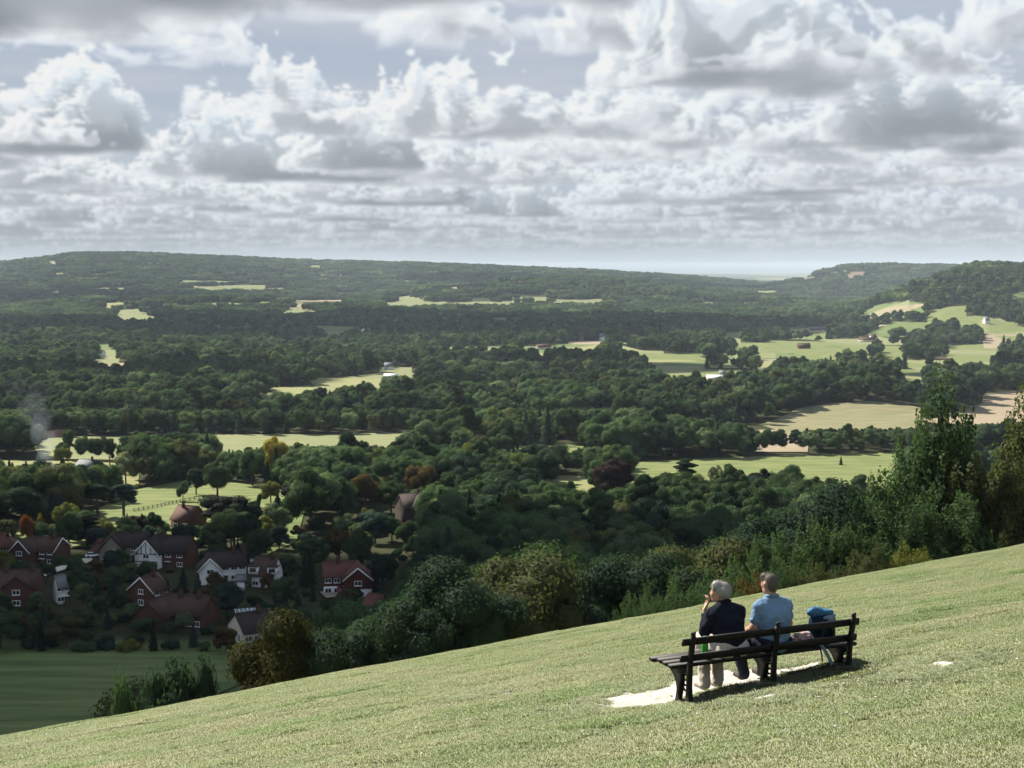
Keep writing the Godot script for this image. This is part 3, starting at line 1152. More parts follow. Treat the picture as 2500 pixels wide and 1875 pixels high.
var white_paint: StandardMaterial3D
var dark_glass: StandardMaterial3D
func build_houses() -> void:
	white_paint = mat(Color(0.78, 0.78, 0.76), 0.6)
	white_paint.resource_name = "white_paint"
	dark_glass = mat(Color(0.02, 0.024, 0.028), 0.08, 0.6)
	dark_glass.resource_name = "window_glass"
	for h in HOUSES:
		var long: float = h.L
		var wide: float = h.W
		var front := wide / 2.0
		var o := thing(h.name, h.label, h.name, on_land(h.x, h.d), deg_to_rad(h.turn), "" if not h.has("far") else ("far buildings in the vale" if h.far == 1 else "small farm buildings in distant fields"))
		var y := INF
		for s in [-1.0, 1.0]:
			for q in [-1.0, 1.0]:
				var p := o.transform * Vector3(s * long / 2.0, 0, q * front)
				y = minf(y, land(p.x, -p.z))
		o.position.y = maxf(y, o.position.y - 1.2)
		var hip: bool = h.has("hip")
		var roof := block(o, "", Vector3.ZERO, long, wide, h.eave, h.ridge, false, hip, paint(h.wall), paint(h.roof), paint(h.low) if h.has("low") else null)
		if h.has("far"): continue
		for c in h.chimneys:
			var st := st_new()
			box(st, Vector3(c * long, h.ridge + 0.3, 0.6), Vector3(0.85, 2.0, 0.7))
			box(st, Vector3(c * long, h.ridge + 1.36, 0.6), Vector3(1.0, 0.14, 0.85))
			for s in [-1, 1]: box(st, Vector3(c * long + s * 0.25, h.ridge + 1.6, 0.6), Vector3(0.26, 0.45, 0.26))
			part("chimney", done(st), paint("brick"), roof)
		var wing: Array = h.wing
		if wing:
			# a cross wing that comes forward, its gable to the down
			block(o, "wing_", Vector3(wing[0], 0, front + wing[2] / 2.0 - 2.0), wing[2] + 4.0, wing[1], wing[3], wing[4], true, false, paint("white_render" if h.has("timber") else h.wall), paint(h.roof), paint(h.low) if h.has("low") else null)
			var gz: float = front + wing[2]
			var gx: float = wing[0]
			for k in h.rows: window(o, Vector3(gx, 1.5 + k * 2.65, gz + 0.01), 1.9, 1.3)
			if h.wall == "white_render" or h.has("low") or h.has("barge") or h.has("timber"): barge(o, Vector3(gx, 0, gz + 0.32), wing[1], wing[3], wing[4], false)
			if h.has("timber"):
				var st := st_new()
				for k in 5: box(st, Vector3(gx + (k - 2) * wing[1] / 5.0, (wing[3] + wing[4]) / 2.0 - absf(k - 2) * 0.8, gz + 0.04), Vector3(0.2, (wing[4] - wing[3]) * (1.0 - absf(k - 2) * 0.36), 0.08))
				box(st, Vector3(gx, wing[3], gz + 0.05), Vector3(wing[1], 0.22, 0.1))
				box(st, Vector3(gx, wing[3] - 2.2, gz + 0.05), Vector3(wing[1], 0.22, 0.1))
				part("timber_beams", done(st), paint("dark_timber"), o)
		if h.has("barge"):
			for s in [-1.0, 1.0]: barge(o, Vector3(s * (long / 2.0 + 0.3), 0, 0), wide, h.eave, h.ridge, true)
			window(o, Vector3(-long / 2.0 - 0.01, 1.6, 0), 1.8, 1.4, true)
			window(o, Vector3(-long / 2.0 - 0.01, 4.3, 0), 1.6, 1.2, true)
		if h.has("gablewin"):
			for s in [-1.0, 1.0]: window(o, Vector3(-long / 2.0 - 0.01, 1.4, s * 2.0), 1.6, 1.9, true)
		var cols: int = h.cols
		for row in h.rows:
			for k in cols:
				var x := (k + 0.5) / cols * long - long / 2.0
				if wing and absf(x - wing[0]) < wing[1] / 2.0 + 0.8: continue
				if row == 0 and k == cols / 2 and h.eave > 3.0:
					var st := st_new()
					box(st, Vector3(x, 1.05, front + 0.05), Vector3(1.0, 2.1, 0.1))
					var door := part("door", done(st), paint("timber"), o)
					st = st_new()
					box(st, Vector3(x, 2.25, front + 0.3), Vector3(1.8, 0.14, 0.7))
					part("porch_roof", done(st), white_paint, door)
				else:
					window(o, Vector3(x, 1.5 + row * 2.6, front + 0.01), 1.7, 1.25)
		if h.has("dorm"):
			for s in [-1.0, 1.0]:
				var st := st_new()
				box(st, Vector3(s * 2.6, h.eave + 1.3, front - 1.2), Vector3(2.6, 1.9, 2.6))
				var dm := part("dormer", done(st), white_paint, o)
				st = st_new()
				box(st, Vector3(s * 2.6, h.eave + 2.33, front - 1.1), Vector3(3.0, 0.14, 3.0))
				part("dormer_roof", done(st), paint("dark_tile"), dm)
				st = st_new()
				box(st, Vector3(s * 2.6, h.eave + 1.45, front + 0.12), Vector3(1.7, 1.0, 0.06))
				part("pane", done(st), dark_glass, dm)
		if h.has("door"):
			var st := st_new()
			box(st, Vector3(0, 1.1, front + 0.05), Vector3(long * 0.8, 2.2, 0.1))
			part("garage_door", done(st), white_paint, o)
		if not cols and not h.has("door"):
			var st := st_new()
			box(st, Vector3(0, 1.3, front + 0.04), Vector3(minf(3.4, long * 0.4), 2.6, 0.08))
			part("door", done(st), paint("timber"), o)
	for q in DRIVES:
		var poly := PackedVector2Array()
		for p in q: poly.append(Vector2(p[0], p[1]))
		tag(top("drive", drape(poly, 3.0, 0.55), paint("cream_render") if q == DRIVES[0] else paint("stone")), "", "", "", "structure")
	build_fence()
	small_things()

func barge(o: Node3D, at: Vector3, wide: float, eave: float, ridge: float, side: bool) -> void:
	var st := st_new()
	for s in [-1.0, 1.0]:
		var a := Vector3(s * (wide / 2.0 + 0.45), eave - 0.4, 0)
		var b := Vector3(0, ridge + 0.1, 0)
		var mid := (a + b) / 2.0
		var dir := (b - a).normalized()
		var bb := Basis(dir, Vector3(-dir.y, dir.x, 0), Vector3(0, 0, 1))
		if side: bb = Basis(Vector3.UP, PI / 2.0) * bb
		box(st, at + (Basis(Vector3.UP, PI / 2.0) * mid if side else mid), Vector3((b - a).length(), 0.34, 0.08), bb)
	part("bargeboard", done(st), white_paint, o)

func build_fence() -> void:
	var o := thing("paddock_fence", "post and rail fence crossing the lit paddock", "fence", on_land(FENCE_LINE[0][0], FENCE_LINE[0][1]))
	var wood := mat(Color(0.09, 0.075, 0.055), 0.95)
	wood.resource_name = "weathered_wood"
	var pst := st_new()
	box(pst, Vector3(0, 0.45, 0), Vector3(0.22, 1.9, 0.22))
	var pm := done(pst)
	var last := Vector3.INF
	for k in FENCE_LINE.size() - 1:
		var a := Vector2(FENCE_LINE[k][0], FENCE_LINE[k][1])
		var b := Vector2(FENCE_LINE[k + 1][0], FENCE_LINE[k + 1][1])
		var n := int(a.distance_to(b) / 2.4)
		for i in n + 1:
			var q := a.lerp(b, float(i) / n)
			var p := on_land(q.x, q.y, 0.25) - o.position
			if last != Vector3.INF and p.distance_to(last) < 0.5: continue
			part("post", pm, wood, o, p)
			if last != Vector3.INF:
				var st := st_new()
				for y in [0.5, 1.1]: tube(st, [last + Vector3(0, y, 0), p + Vector3(0, y, 0)], [0.08, 0.08], 4)
				part("rail", done(st), wood, o)
			last = p

func car(called: String, label: String, at: Vector3, turn: float, col: Color) -> void:
	var o := thing(called, label, "car", at, turn)
	var m := mat(col, 0.3, 0.5)
	m.clearcoat_enabled = true
	m.clearcoat = 0.6
	m.resource_name = "car_paint"
	var rubber := mat(Color(0.02, 0.02, 0.02), 0.9)
	rubber.resource_name = "rubber"
	# side outline swept across the width, narrower above the waist
	var low := [Vector2(-2.1, 0.35), Vector2(-2.15, 0.75), Vector2(-1.9, 0.95), Vector2(1.0, 0.98), Vector2(2.05, 0.8), Vector2(2.15, 0.4)]
	var high := [Vector2(-1.75, 0.96), Vector2(-1.35, 1.45), Vector2(0.25, 1.48), Vector2(0.95, 0.98)]
	for e in [[low, 0.88, 0.88, "body", m], [high, 0.8, 0.66, "cabin", dark_glass]]:
		var st := st_new()
		var prof: Array = e[0]
		var n := prof.size()
		for k in n:
			var a: Vector2 = prof[k]
			var b: Vector2 = prof[(k + 1) % n]
			var wa: float = e[2] if a.y > 1.2 else e[1]
			var wb: float = e[2] if b.y > 1.2 else e[1]
			flat_quad(st, Vector3(a.x, a.y, -wa), Vector3(b.x, b.y, -wb), Vector3(b.x, b.y, wb), Vector3(a.x, a.y, wa), Vector3((a.x + b.x) / 2.0, (a.y + b.y) / 2.0 - 0.75, 0))
		for s in [-1.0, 1.0]:
			for k in range(1, n - 1):
				var pts := []
				for v in [prof[0], prof[k], prof[k + 1]]: pts.append(Vector3(v.x, v.y, s * (e[2] if v.y > 1.2 else e[1])))
				tri(st, pts[0], pts[1], pts[2], Vector3(0, 0, s))
		part(e[3], done(st), e[4], o)
	var st := st_new()
	box(st, Vector3(-0.55, 1.5, 0), Vector3(1.6, 0.06, 1.34))
	part("roof", done(st), m, o)
	var wst := st_new()
	tube(wst, [Vector3(0, 0, -0.11), Vector3(0, 0, 0.11)], [0.33, 0.33], 14)
	var wm := done(wst)
	for x in [-1.3, 1.35]:
		for s in [-1.0, 1.0]: part("wheel", wm, rubber, o, Vector3(x, 0.33, s * 0.82))
	for s in [-1.0, 1.0]:
		st = st_new()
		box(st, Vector3(2.12, 0.68, s * 0.6), Vector3(0.08, 0.16, 0.34))
		part("headlight", done(st), white_paint, o)

func small_things() -> void:
	car("parked_car", "white car parked at the head of the pale drive", on_land(CAR_SPOT[0], CAR_SPOT[1], 0.65), 0.25, Color(0.75, 0.76, 0.78))
	car("parked_car", "red car parked before the red tile-hung house", on_land(RED_CAR_SPOT[0], RED_CAR_SPOT[1], 0.65), 2.0, Color(0.22, 0.012, 0.015))
	# garden goal
	var o := thing("garden_goal", "small white goal frame on the lawn by the red tile-hung house", "goal", on_land(GOAL_SPOT[0], GOAL_SPOT[1]), 0.5)
	for s in [-1.0, 1.0]:
		var st := st_new()
		tube(st, [Vector3(s * 1.5, 0, 0), Vector3(s * 1.5, 2.0, 0), Vector3(s * 1.5, 0, -1.0)], [0.07, 0.07, 0.05], 6)
		part("post", done(st), white_paint, o)
	var st := st_new()
	tube(st, [Vector3(-1.5, 2.0, 0), Vector3(1.5, 2.0, 0)], [0.07, 0.07], 6)
	part("crossbar", done(st), white_paint, o)
	# closed parasol
	o = thing("garden_parasol", "closed white parasol beside the half-timbered house", "parasol", on_land(PARASOL_SPOT[0], PARASOL_SPOT[1]))
	st = st_new()
	tube(st, [Vector3(0, 0, 0), Vector3(0.1, 3.0, 0)], [0.05, 0.05], 6)
	part("pole", done(st), paint("timber"), o)
	st = st_new()
	tube(st, [Vector3(0.03, 0.9, 0), Vector3(0.05, 1.5, 0), Vector3(0.1, 3.1, 0)], [0.36, 0.34, 0.06], 9)
	part("canopy", done(st), white_paint, o)
	# swimming pool cover
	o = thing("swimming_pool", "pale turquoise pool with a white rim behind the white house", "pool", on_land(POOL_SPOT[0], POOL_SPOT[1], 0.1), 0.1)
	st = st_new()
	box(st, Vector3(0, 0.3, 0), Vector3(5.0, 0.7, 2.6))
	part("rim", done(st), white_paint, o)
	st = st_new()
	box(st, Vector3(0, 0.62, 0), Vector3(4.5, 0.1, 2.1))
	var water := mat(Color(0.25, 0.55, 0.55), 0.1)
	water.resource_name = "pool_water"
	part("water", done(st), water, o)
	# conservatory
	o = thing("conservatory", "glazed conservatory with white bars between the long house and the bungalow", "conservatory", on_land(CONSERVATORY_SPOT[0], CONSERVATORY_SPOT[1]), 0.35)
	var glass := StandardMaterial3D.new()
	glass.transparency = BaseMaterial3D.TRANSPARENCY_ALPHA
	glass.albedo_color = Color(0.75, 0.85, 0.88, 0.25)
	glass.roughness = 0.08
	glass.resource_name = "conservatory_glass"
	st = st_new()
	box(st, Vector3(0, 0.4, 0), Vector3(6.0, 0.8, 4.0))
	part("base_wall", done(st), paint("white_render"), o)
	for k in 7:
		for s in [-1.0, 1.0]:
			st = st_new()
			var x := -2.9 + k * 5.8 / 6.0
			tube(st, [Vector3(x, 0.8, s * 1.9), Vector3(x, 2.4, s * 1.9), Vector3(x, 3.5, 0)], [0.06, 0.06, 0.06], 4)
			part("glazing_bar", done(st), white_paint, o)
	for s in [-1.0, 1.0]:
		st = st_new()
		quad(st, Vector3(-2.9, 2.4, s * 1.88), Vector3(2.9, 2.4, s * 1.88), Vector3(2.9, 3.48, 0.0), Vector3(-2.9, 3.48, 0.0))
		quad(st, Vector3(-2.9, 0.8, s * 1.88), Vector3(2.9, 0.8, s * 1.88), Vector3(2.9, 2.4, s * 1.88), Vector3(-2.9, 2.4, s * 1.88))
		part("glass_pane", done(st), glass, o)
	# bonfire smoke drifting up from the gardens
	var at := on_land(SMOKE_SPOT[0], SMOKE_SPOT[1])
	var s_root := Node3D.new()
	s_root.name = "smoke"
	add_child(s_root)
	s_root.position = at
	tag(s_root, "white bonfire smoke drifting up behind the large oak", "smoke", "", "stuff")
	for k in 16:
		var f := k / 15.0
		var v := FogVolume.new()
		v.name = "smoke_puff"
		v.shape = RenderingServer.FOG_VOLUME_SHAPE_ELLIPSOID
		v.size = Vector3(1.6 + f * 9.0, 4.5 + f * 9.0, 2.0 + f * 7.0)
		v.position = Vector3(-0.6 - f * f * 11.0 + sin(k * 2.1) * f * 4.5, 3.0 + f * 44.0, -f * 4.0 + cos(k * 1.3) * 2.0)
		var fm := FogMaterial.new()
		fm.density = 0.05 * pow(1.0 - f, 2.0) + 0.006 * (1.1 - f)
		fm.albedo = Color(0.9, 0.95, 1.0)
		v.material = fm
		v.set_meta("kind", "stuff")
		s_root.add_child(v, true)

# ---------------------------------------------------------------- the bench and what lies on it
const BENCH_AT := Vector3(2.79, -4.585, -14.73)
const BENCH_TURN := 0.407
const SEAT := 0.42

func bench_frame() -> Transform3D:
	return Transform3D(Basis(Vector3.UP, BENCH_TURN), BENCH_AT)

func bevel_box(st: SurfaceTool, c: Vector3, s: Vector3, b: float, basis := Basis.IDENTITY) -> void:
	# a bar along x with its four long edges chamfered
	var h := s / 2.0
	var prof := [Vector2(-h.y + b, -h.z), Vector2(h.y - b, -h.z), Vector2(h.y, -h.z + b), Vector2(h.y, h.z - b), Vector2(h.y - b, h.z), Vector2(-h.y + b, h.z), Vector2(-h.y, h.z - b), Vector2(-h.y, -h.z + b)]
	for k in 8:
		var p: Vector2 = prof[k]
		var q: Vector2 = prof[(k + 1) % 8]
		var o := basis * Vector3(0, p.x + q.x, p.y + q.y)
		flat_quad(st, c + basis * Vector3(-h.x, p.x, p.y), c + basis * Vector3(h.x, p.x, p.y), c + basis * Vector3(h.x, q.x, q.y), c + basis * Vector3(-h.x, q.x, q.y), o)
	for s2 in [-1.0, 1.0]:
		for k in range(1, 7):
			var pts := []
			for v in [prof[0], prof[k], prof[k + 1]]: pts.append(c + basis * Vector3(s2 * h.x, v.x, v.y))
			tri(st, pts[0], pts[1], pts[2], basis * Vector3(s2, 0, 0))

func plate(st: SurfaceTool, x: float, thick: float, poly: Array) -> void:
	# an outline in (z, y), given thickness along x
	var p2 := PackedVector2Array()
	for p in poly: p2.append(p)
	var t := Geometry2D.triangulate_polygon(p2)
	for s in [-0.5, 0.5]:
		for k in range(0, t.size(), 3):
			var a := p2[t[k]]
			var b := p2[t[k + 1]]
			var c := p2[t[k + 2]]
			tri(st, Vector3(x + s * thick, a.y, a.x), Vector3(x + s * thick, b.y, b.x), Vector3(x + s * thick, c.y, c.x), Vector3(s, 0, 0))
	var ccw := not Geometry2D.is_polygon_clockwise(p2)
	for k in p2.size():
		var a := p2[k]
		var b := p2[(k + 1) % p2.size()]
		var e := b - a
		var n := Vector2(e.y, -e.x) if ccw else Vector2(-e.y, e.x)
		flat_quad(st, Vector3(x - thick / 2.0, a.y, a.x), Vector3(x + thick / 2.0, a.y, a.x), Vector3(x + thick / 2.0, b.y, b.x), Vector3(x - thick / 2.0, b.y, b.x), Vector3(0, n.y, n.x))

func build_bench() -> void:
	var o := thing("park_bench", "black iron and timber bench with a low two-rail back on the turf", "bench", BENCH_AT, BENCH_TURN)
	var wood := ground_mat(91, 0.8, [Color(0.0050, 0.0045, 0.0042), Color(0.009, 0.008, 0.0075), Color(0.017, 0.015, 0.014)], 50.0)
	wood.uv1_world_triplanar = false
	wood.uv1_scale = Vector3(0.6, 9.0, 9.0)
	wood.roughness = 0.55
	wood.metallic_specular = 0.3
	wood.resource_name = "dark_stained_wood"
	var iron := mat(Color(0.005, 0.005, 0.006), 0.5, 0.35)
	iron.resource_name = "black_cast_iron"
	for k in 4:
		var st := st_new()
		bevel_box(st, Vector3(-0.03 if k == 0 else 0.0, SEAT - 0.018 - (0.012 if k == 0 else 0.0), -0.455 + k * 0.118), Vector3(2.36, 0.038, 0.105), 0.008, Basis(Vector3.RIGHT, 0.06 - k * 0.03))
		part("seat_plank", done(st), wood, o)
	var lean := Basis(Vector3.RIGHT, 0.2)
	for r in [[0.505, 0.012], [0.69, 0.05]]:
		var st := st_new()
		bevel_box(st, Vector3(0, r[0], r[1]), Vector3(2.24, 0.078, 0.036), 0.008, lean)
		part("back_rail", done(st), wood, o)
	for x in [-1.02, 0.03, 1.02]:
		var st := st_new()
		# rear leg and back post in one sweep
		plate(st, x, 0.05, [Vector2(-0.06, -0.06), Vector2(-0.015, 0.02), Vector2(0.0, 0.18), Vector2(0.012, 0.40), Vector2(0.03, 0.52), Vector2(0.066, 0.70), Vector2(0.078, 0.755), Vector2(0.118, 0.755), Vector2(0.108, 0.69), Vector2(0.072, 0.52), Vector2(0.056, 0.40), Vector2(0.05, 0.18), Vector2(0.075, 0.03), Vector2(0.14, -0.06)])
		var iron_end := part("iron_end", done(st), iron, o)
		st = st_new()
		plate(st, x, 0.045, [Vector2(-0.49, 0.385), Vector2(-0.02, 0.385), Vector2(-0.02, 0.34), Vector2(-0.10, 0.30), Vector2(-0.10, 0.20), Vector2(-0.13, 0.10), Vector2(-0.15, 0.02), Vector2(-0.12, -0.06), Vector2(-0.25, -0.06), Vector2(-0.22, 0.02), Vector2(-0.195, 0.12), Vector2(-0.215, 0.19), Vector2(-0.27, 0.255), Vector2(-0.36, 0.31), Vector2(-0.46, 0.345)])
		part("front_leg", done(st), iron, iron_end)
		st = st_new()
		for k in 4:
			var y := 0.335 - k * 0.055
			tube(st, [Vector3(x, y, -0.11), Vector3(x, y - 0.035, -0.06), Vector3(x, y, 0.01)], [0.014, 0.011, 0.014], 6)
		part("scrollwork", done(st), iron, iron_end)
		st = st_new()
		for q in [[Vector3(x, 0.77, 0.10), 0.027], [Vector3(x - 0.016, 0.79, 0.105), 0.015], [Vector3(x + 0.016, 0.794, 0.10), 0.016]]:
			var sp := SphereMesh.new()
			sp.radius = q[1]
			sp.height = q[1] * 2.0
			sp.radial_segments = 12
			sp.rings = 7
			st.append_from(sp, 0, Transform3D(Basis.IDENTITY, q[0]))
		part("finial", done(st, false), iron, iron_end)
		for y in [0.505, 0.69]:
			st = st_new()
			tube(st, [Vector3(x, y, 0.05 + (y - 0.505) * 0.25), Vector3(x, y + 0.003, 0.088 + (y - 0.505) * 0.25)], [0.016, 0.013], 8)
			part("bolt", done(st), iron, iron_end)
	build_bottle()
	build_rucksack()
	build_bundle()

func lathe(st: SurfaceTool, prof: Array, segs := 20) -> void:
	for k in prof.size() - 1:
		var a: Vector2 = prof[k]
		var b: Vector2 = prof[k + 1]
		for j in segs:
			var t := TAU * j / segs
			var u := TAU * (j + 1) / segs
			quad(st, Vector3(cos(t) * a.x, a.y, sin(t) * a.x), Vector3(cos(u) * a.x, a.y, sin(u) * a.x), Vector3(cos(u) * b.x, b.y, sin(u) * b.x), Vector3(cos(t) * b.x, b.y, sin(t) * b.x))

func build_bottle() -> void:
	var at := bench_frame() * Vector3(-0.72, SEAT + 0.002, -0.16)
	var o := thing("water_bottle", "green metal drinking bottle standing on the bench seat", "bottle", at)
	var green := mat(Color(0.045, 0.30, 0.05), 0.3, 0.5)
	green.resource_name = "green_enamel"
	var st := st_new()
	lathe(st, [Vector2(0.0, 0), Vector2(0.034, 0.0), Vector2(0.037, 0.006), Vector2(0.037, 0.165), Vector2(0.034, 0.185), Vector2(0.020, 0.205), Vector2(0.017, 0.212), Vector2(0.0, 0.213)])
	part("flask", done(st, false), green, o)
	st = st_new()
	lathe(st, [Vector2(0.0, 0.2125), Vector2(0.021, 0.2125), Vector2(0.022, 0.240), Vector2(0.018, 0.245), Vector2(0.0, 0.246)])
	var dark := mat(Color(0.02, 0.05, 0.022), 0.5)
	dark.resource_name = "dark_cap"
	part("cap", done(st, false), dark, o)

# ---------------------------------------------------------------- soft shapes: bones with radii, joined smoothly and meshed as surface nets
# bone: [from, to, radius at from, radius at to]
func soft(bones: Array, cell: float, k := 55.0, rough: FastNoiseLite = null, amount := 0.0, cut := Plane()) -> ArrayMesh:
	var lo := Vector3.INF
	var hi := -Vector3.INF
	for b in bones:
		var m: float = maxf(b[2], b[3]) + 0.06
		lo = lo.min(b[0] - Vector3.ONE * m).min(b[1] - Vector3.ONE * m)
		hi = hi.max(b[0] + Vector3.ONE * m).max(b[1] + Vector3.ONE * m)
	var nx := int((hi.x - lo.x) / cell) + 2
	var ny := int((hi.y - lo.y) / cell) + 2
	var nz := int((hi.z - lo.z) / cell) + 2
	var f := PackedFloat32Array()
	f.resize(nx * ny * nz)
	for b in bones:
		var a: Vector3 = b[0]
		var e: Vector3 = b[1] - a
		var ll := maxf(e.length_squared(), 1e-8)
		var r0: float = b[2]
		var r1: float = b[3]
		var m := maxf(r0, r1) + 0.055
		var b0 := ((a.min(b[1]) - Vector3.ONE * m - lo) / cell).floor()
		var b1 := ((a.max(b[1]) + Vector3.ONE * m - lo) / cell).ceil()
		for z in range(maxi(0, int(b0.z)), mini(nz, int(b1.z) + 1)):
			for y in range(maxi(0, int(b0.y)), mini(ny, int(b1.y) + 1)):
				for x in range(maxi(0, int(b0.x)), mini(nx, int(b1.x) + 1)):
					var p := lo + Vector3(x, y, z) * cell - a
					var t := clampf(p.dot(e) / ll, 0.0, 1.0)
					var d := (p - e * t).length() - lerpf(r0, r1, t)
					f[(z * ny + y) * nx + x] += exp(-k * d)
	for z in nz:
		for y in ny:
			for x in nx:
				var i := (z * ny + y) * nx + x
				if f[i] <= 0.0:
					f[i] = 1.0
					continue
				f[i] = -log(f[i]) / k
				if f[i] < 0.05 and f[i] > -0.05:
					var p := lo + Vector3(x, y, z) * cell
					if rough: f[i] += rough.get_noise_3dv(p) * amount
				if cut.normal != Vector3.ZERO: f[i] = maxf(f[i], cut.distance_to(lo + Vector3(x, y, z) * cell))
	# surface nets
	var verts := PackedVector3Array()
	var idx := PackedInt32Array()
	var at := PackedInt32Array()
	at.resize(nx * ny * nz)
	at.fill(-1)
	var steps := [0, 1, nx, nx + 1, nx * ny, nx * ny + 1, nx * ny + nx, nx * ny + nx + 1]
	for z in nz - 1:
		for y in ny - 1:
			for x in nx - 1:
				var i := (z * ny + y) * nx + x
				var inside := 0
				for s in steps:
					if f[i + s] < 0.0: inside += 1
				if inside == 0 or inside == 8: continue
				var sum := Vector3.ZERO
				var n := 0
				for c in 8:
					for ax in 3:
						if c & (1 << ax): continue
						var c2: int = c | (1 << ax)
						var fa := f[i + steps[c]]
						var fb := f[i + steps[c2]]
						if (fa < 0.0) == (fb < 0.0): continue
						var t := fa / (fa - fb)
						var q := Vector3(c & 1, (c >> 1) & 1, (c >> 2) & 1)
						q[ax] += t
						sum += q
						n += 1
				at[i] = verts.size()
				verts.append(lo + (Vector3(x, y, z) + sum / n) * cell)
	var hop := [1, nx, nx * ny]
	for z in range(1, nz - 1):
		for y in range(1, ny - 1):
			for x in range(1, nx - 1):
				var i := (z * ny + y) * nx + x
				for ax in 3:
					var s0 := f[i] < 0.0
					if s0 == (f[i + hop[ax]] < 0.0): continue
					var u: int = hop[(ax + 1) % 3]
					var v: int = hop[(ax + 2) % 3]
					var q := [at[i], at[i - u], at[i - u - v], at[i - v]]
					if q.min() < 0: continue
					if s0: idx.append_array(PackedInt32Array([q[0], q[2], q[1], q[0], q[3], q[2]]))
					else: idx.append_array(PackedInt32Array([q[0], q[1], q[2], q[0], q[2], q[3]]))
	return mesh_of(verts, idx)

func join(meshes: Array) -> ArrayMesh:
	var st := st_new()
	for m in meshes: st.append_from(m, 0, Transform3D.IDENTITY)
	return st.commit()

func ribbon(st: SurfaceTool, pts: Array, wide: float, across: Vector3) -> void:
	for k in pts.size() - 1:
		var a: Vector3 = pts[k]
		var b: Vector3 = pts[k + 1]
		var n := across.cross(b - a).normalized() * 0.003
		var w := across * wide / 2.0
		flat_quad(st, a - w + n, a + w + n, b + w + n, b - w + n, n)
		flat_quad(st, a - w - n, a + w - n, b + w - n, b - w - n, -n)
		flat_quad(st, a - w - n, a - w + n, b - w + n, b - w - n, -w)
		flat_quad(st, a + w - n, a + w + n, b + w + n, b + w - n, w)

func build_rucksack() -> void:
	var at := bench_frame() * Vector3(0.79, SEAT, -0.17)
	var o := thing("rucksack", "blue and black rucksack propped on the end of the bench", "rucksack", at, BENCH_TURN + 0.1)
	var blue := ground_mat(95, 0.5, [Color(0.014, 0.055, 0.12), Color(0.04, 0.13, 0.24), Color(0.11, 0.24, 0.36)], 40.0)
	blue.uv1_world_triplanar = false
	blue.roughness = 0.65
	blue.resource_name = "blue_nylon"
	o.scale = Vector3.ONE * 0.88
	var navy := cloth_mat(99, Color(0.008, 0.020, 0.042), "navy_nylon")
	var black := mat(Color(0.014, 0.016, 0.02), 0.7)
	black.resource_name = "black_webbing"
	var pale := mat(Color(0.13, 0.19, 0.23), 0.8)
	pale.resource_name = "pale_mesh"
	var wrinkle := noise(96, 0.07, 3)
	part("main_sack", soft([
		[Vector3(-0.09, 0.09, -0.03), Vector3(-0.10, 0.30, 0.0), 0.085, 0.075], [Vector3(0.09, 0.09, -0.03), Vector3(0.11, 0.30, 0.0), 0.085, 0.078],
		[Vector3(-0.09, 0.09, -0.06), Vector3(0.09, 0.09, -0.06), 0.088, 0.088], [Vector3(-0.10, 0.29, 0.01), Vector3(0.11, 0.30, 0.01), 0.078, 0.078], [Vector3(0, 0.12, -0.04), Vector3(0, 0.28, 0), 0.10, 0.085]], 0.012, 60.0, wrinkle, 0.014), navy, o)
	part("lid", soft([[Vector3(-0.14, 0.395, 0.0), Vector3(0.13, 0.385, 0.02), 0.040, 0.035], [Vector3(-0.16, 0.425, -0.03), Vector3(-0.05, 0.435, -0.02), 0.036, 0.034], [Vector3(-0.05, 0.42, -0.05), Vector3(0.12, 0.395, -0.04), 0.034, 0.03], [Vector3(-0.19, 0.41, -0.01), Vector3(-0.14, 0.45, 0.01), 0.03, 0.028], [Vector3(-0.12, 0.455, 0.01), Vector3(-0.04, 0.43, 0.02), 0.024, 0.02]], 0.010, 70.0, wrinkle, 0.010), blue, o)
	part("mesh_panel", soft([[Vector3(-0.02, 0.345, 0.075), Vector3(0.15, 0.355, 0.06), 0.022, 0.02], [Vector3(0.05, 0.32, 0.085), Vector3(0.14, 0.14, 0.07), 0.03, 0.014], [Vector3(0.12, 0.32, 0.075), Vector3(0.16, 0.08, 0.065), 0.026, 0.012]], 0.010, 80.0, wrinkle, 0.006), pale, o)
	for s in [-1.0, 1.0]:
		var st := st_new()
		ribbon(st, [Vector3(s * 0.06, 0.34, 0.085), Vector3(s * 0.075, 0.24, 0.125), Vector3(s * 0.09, 0.13, 0.12), Vector3(s * 0.10, 0.03, 0.075)], 0.045, Vector3.RIGHT)
		part("shoulder_strap", done(st), black, o)
	var st := st_new()
	ribbon(st, [Vector3(-0.10, 0.03, 0.10), Vector3(-0.075, -0.06, 0.17), Vector3(-0.03, -0.16, 0.20), Vector3(0.01, -0.23, 0.20)], 0.05, Vector3(0.9, 0.3, 0).normalized())
	part("hip_belt", done(st), pale, o)
	st = st_new()
	tube(st, [Vector3(0.0, -0.21, 0.20), Vector3(0.03, -0.27, 0.205), Vector3(0.045, -0.34, 0.20), Vector3(0.05, -0.40, 0.205)], [0.007, 0.006, 0.006, 0.008], 6)
	tube(st, [Vector3(0.01, -0.22, 0.20), Vector3(0.06, -0.26, 0.20), Vector3(0.085, -0.30, 0.20)], [0.007, 0.006, 0.005], 6)
	part("loose_cord", done(st), black, o)
	st = st_new()
	ribbon(st, [Vector3(-0.13, 0.0, 0.12), Vector3(-0.128, -0.1, 0.16), Vector3(-0.125, -0.17, 0.165)], 0.02, Vector3.RIGHT)
	part("compression_strap", done(st), black, o)

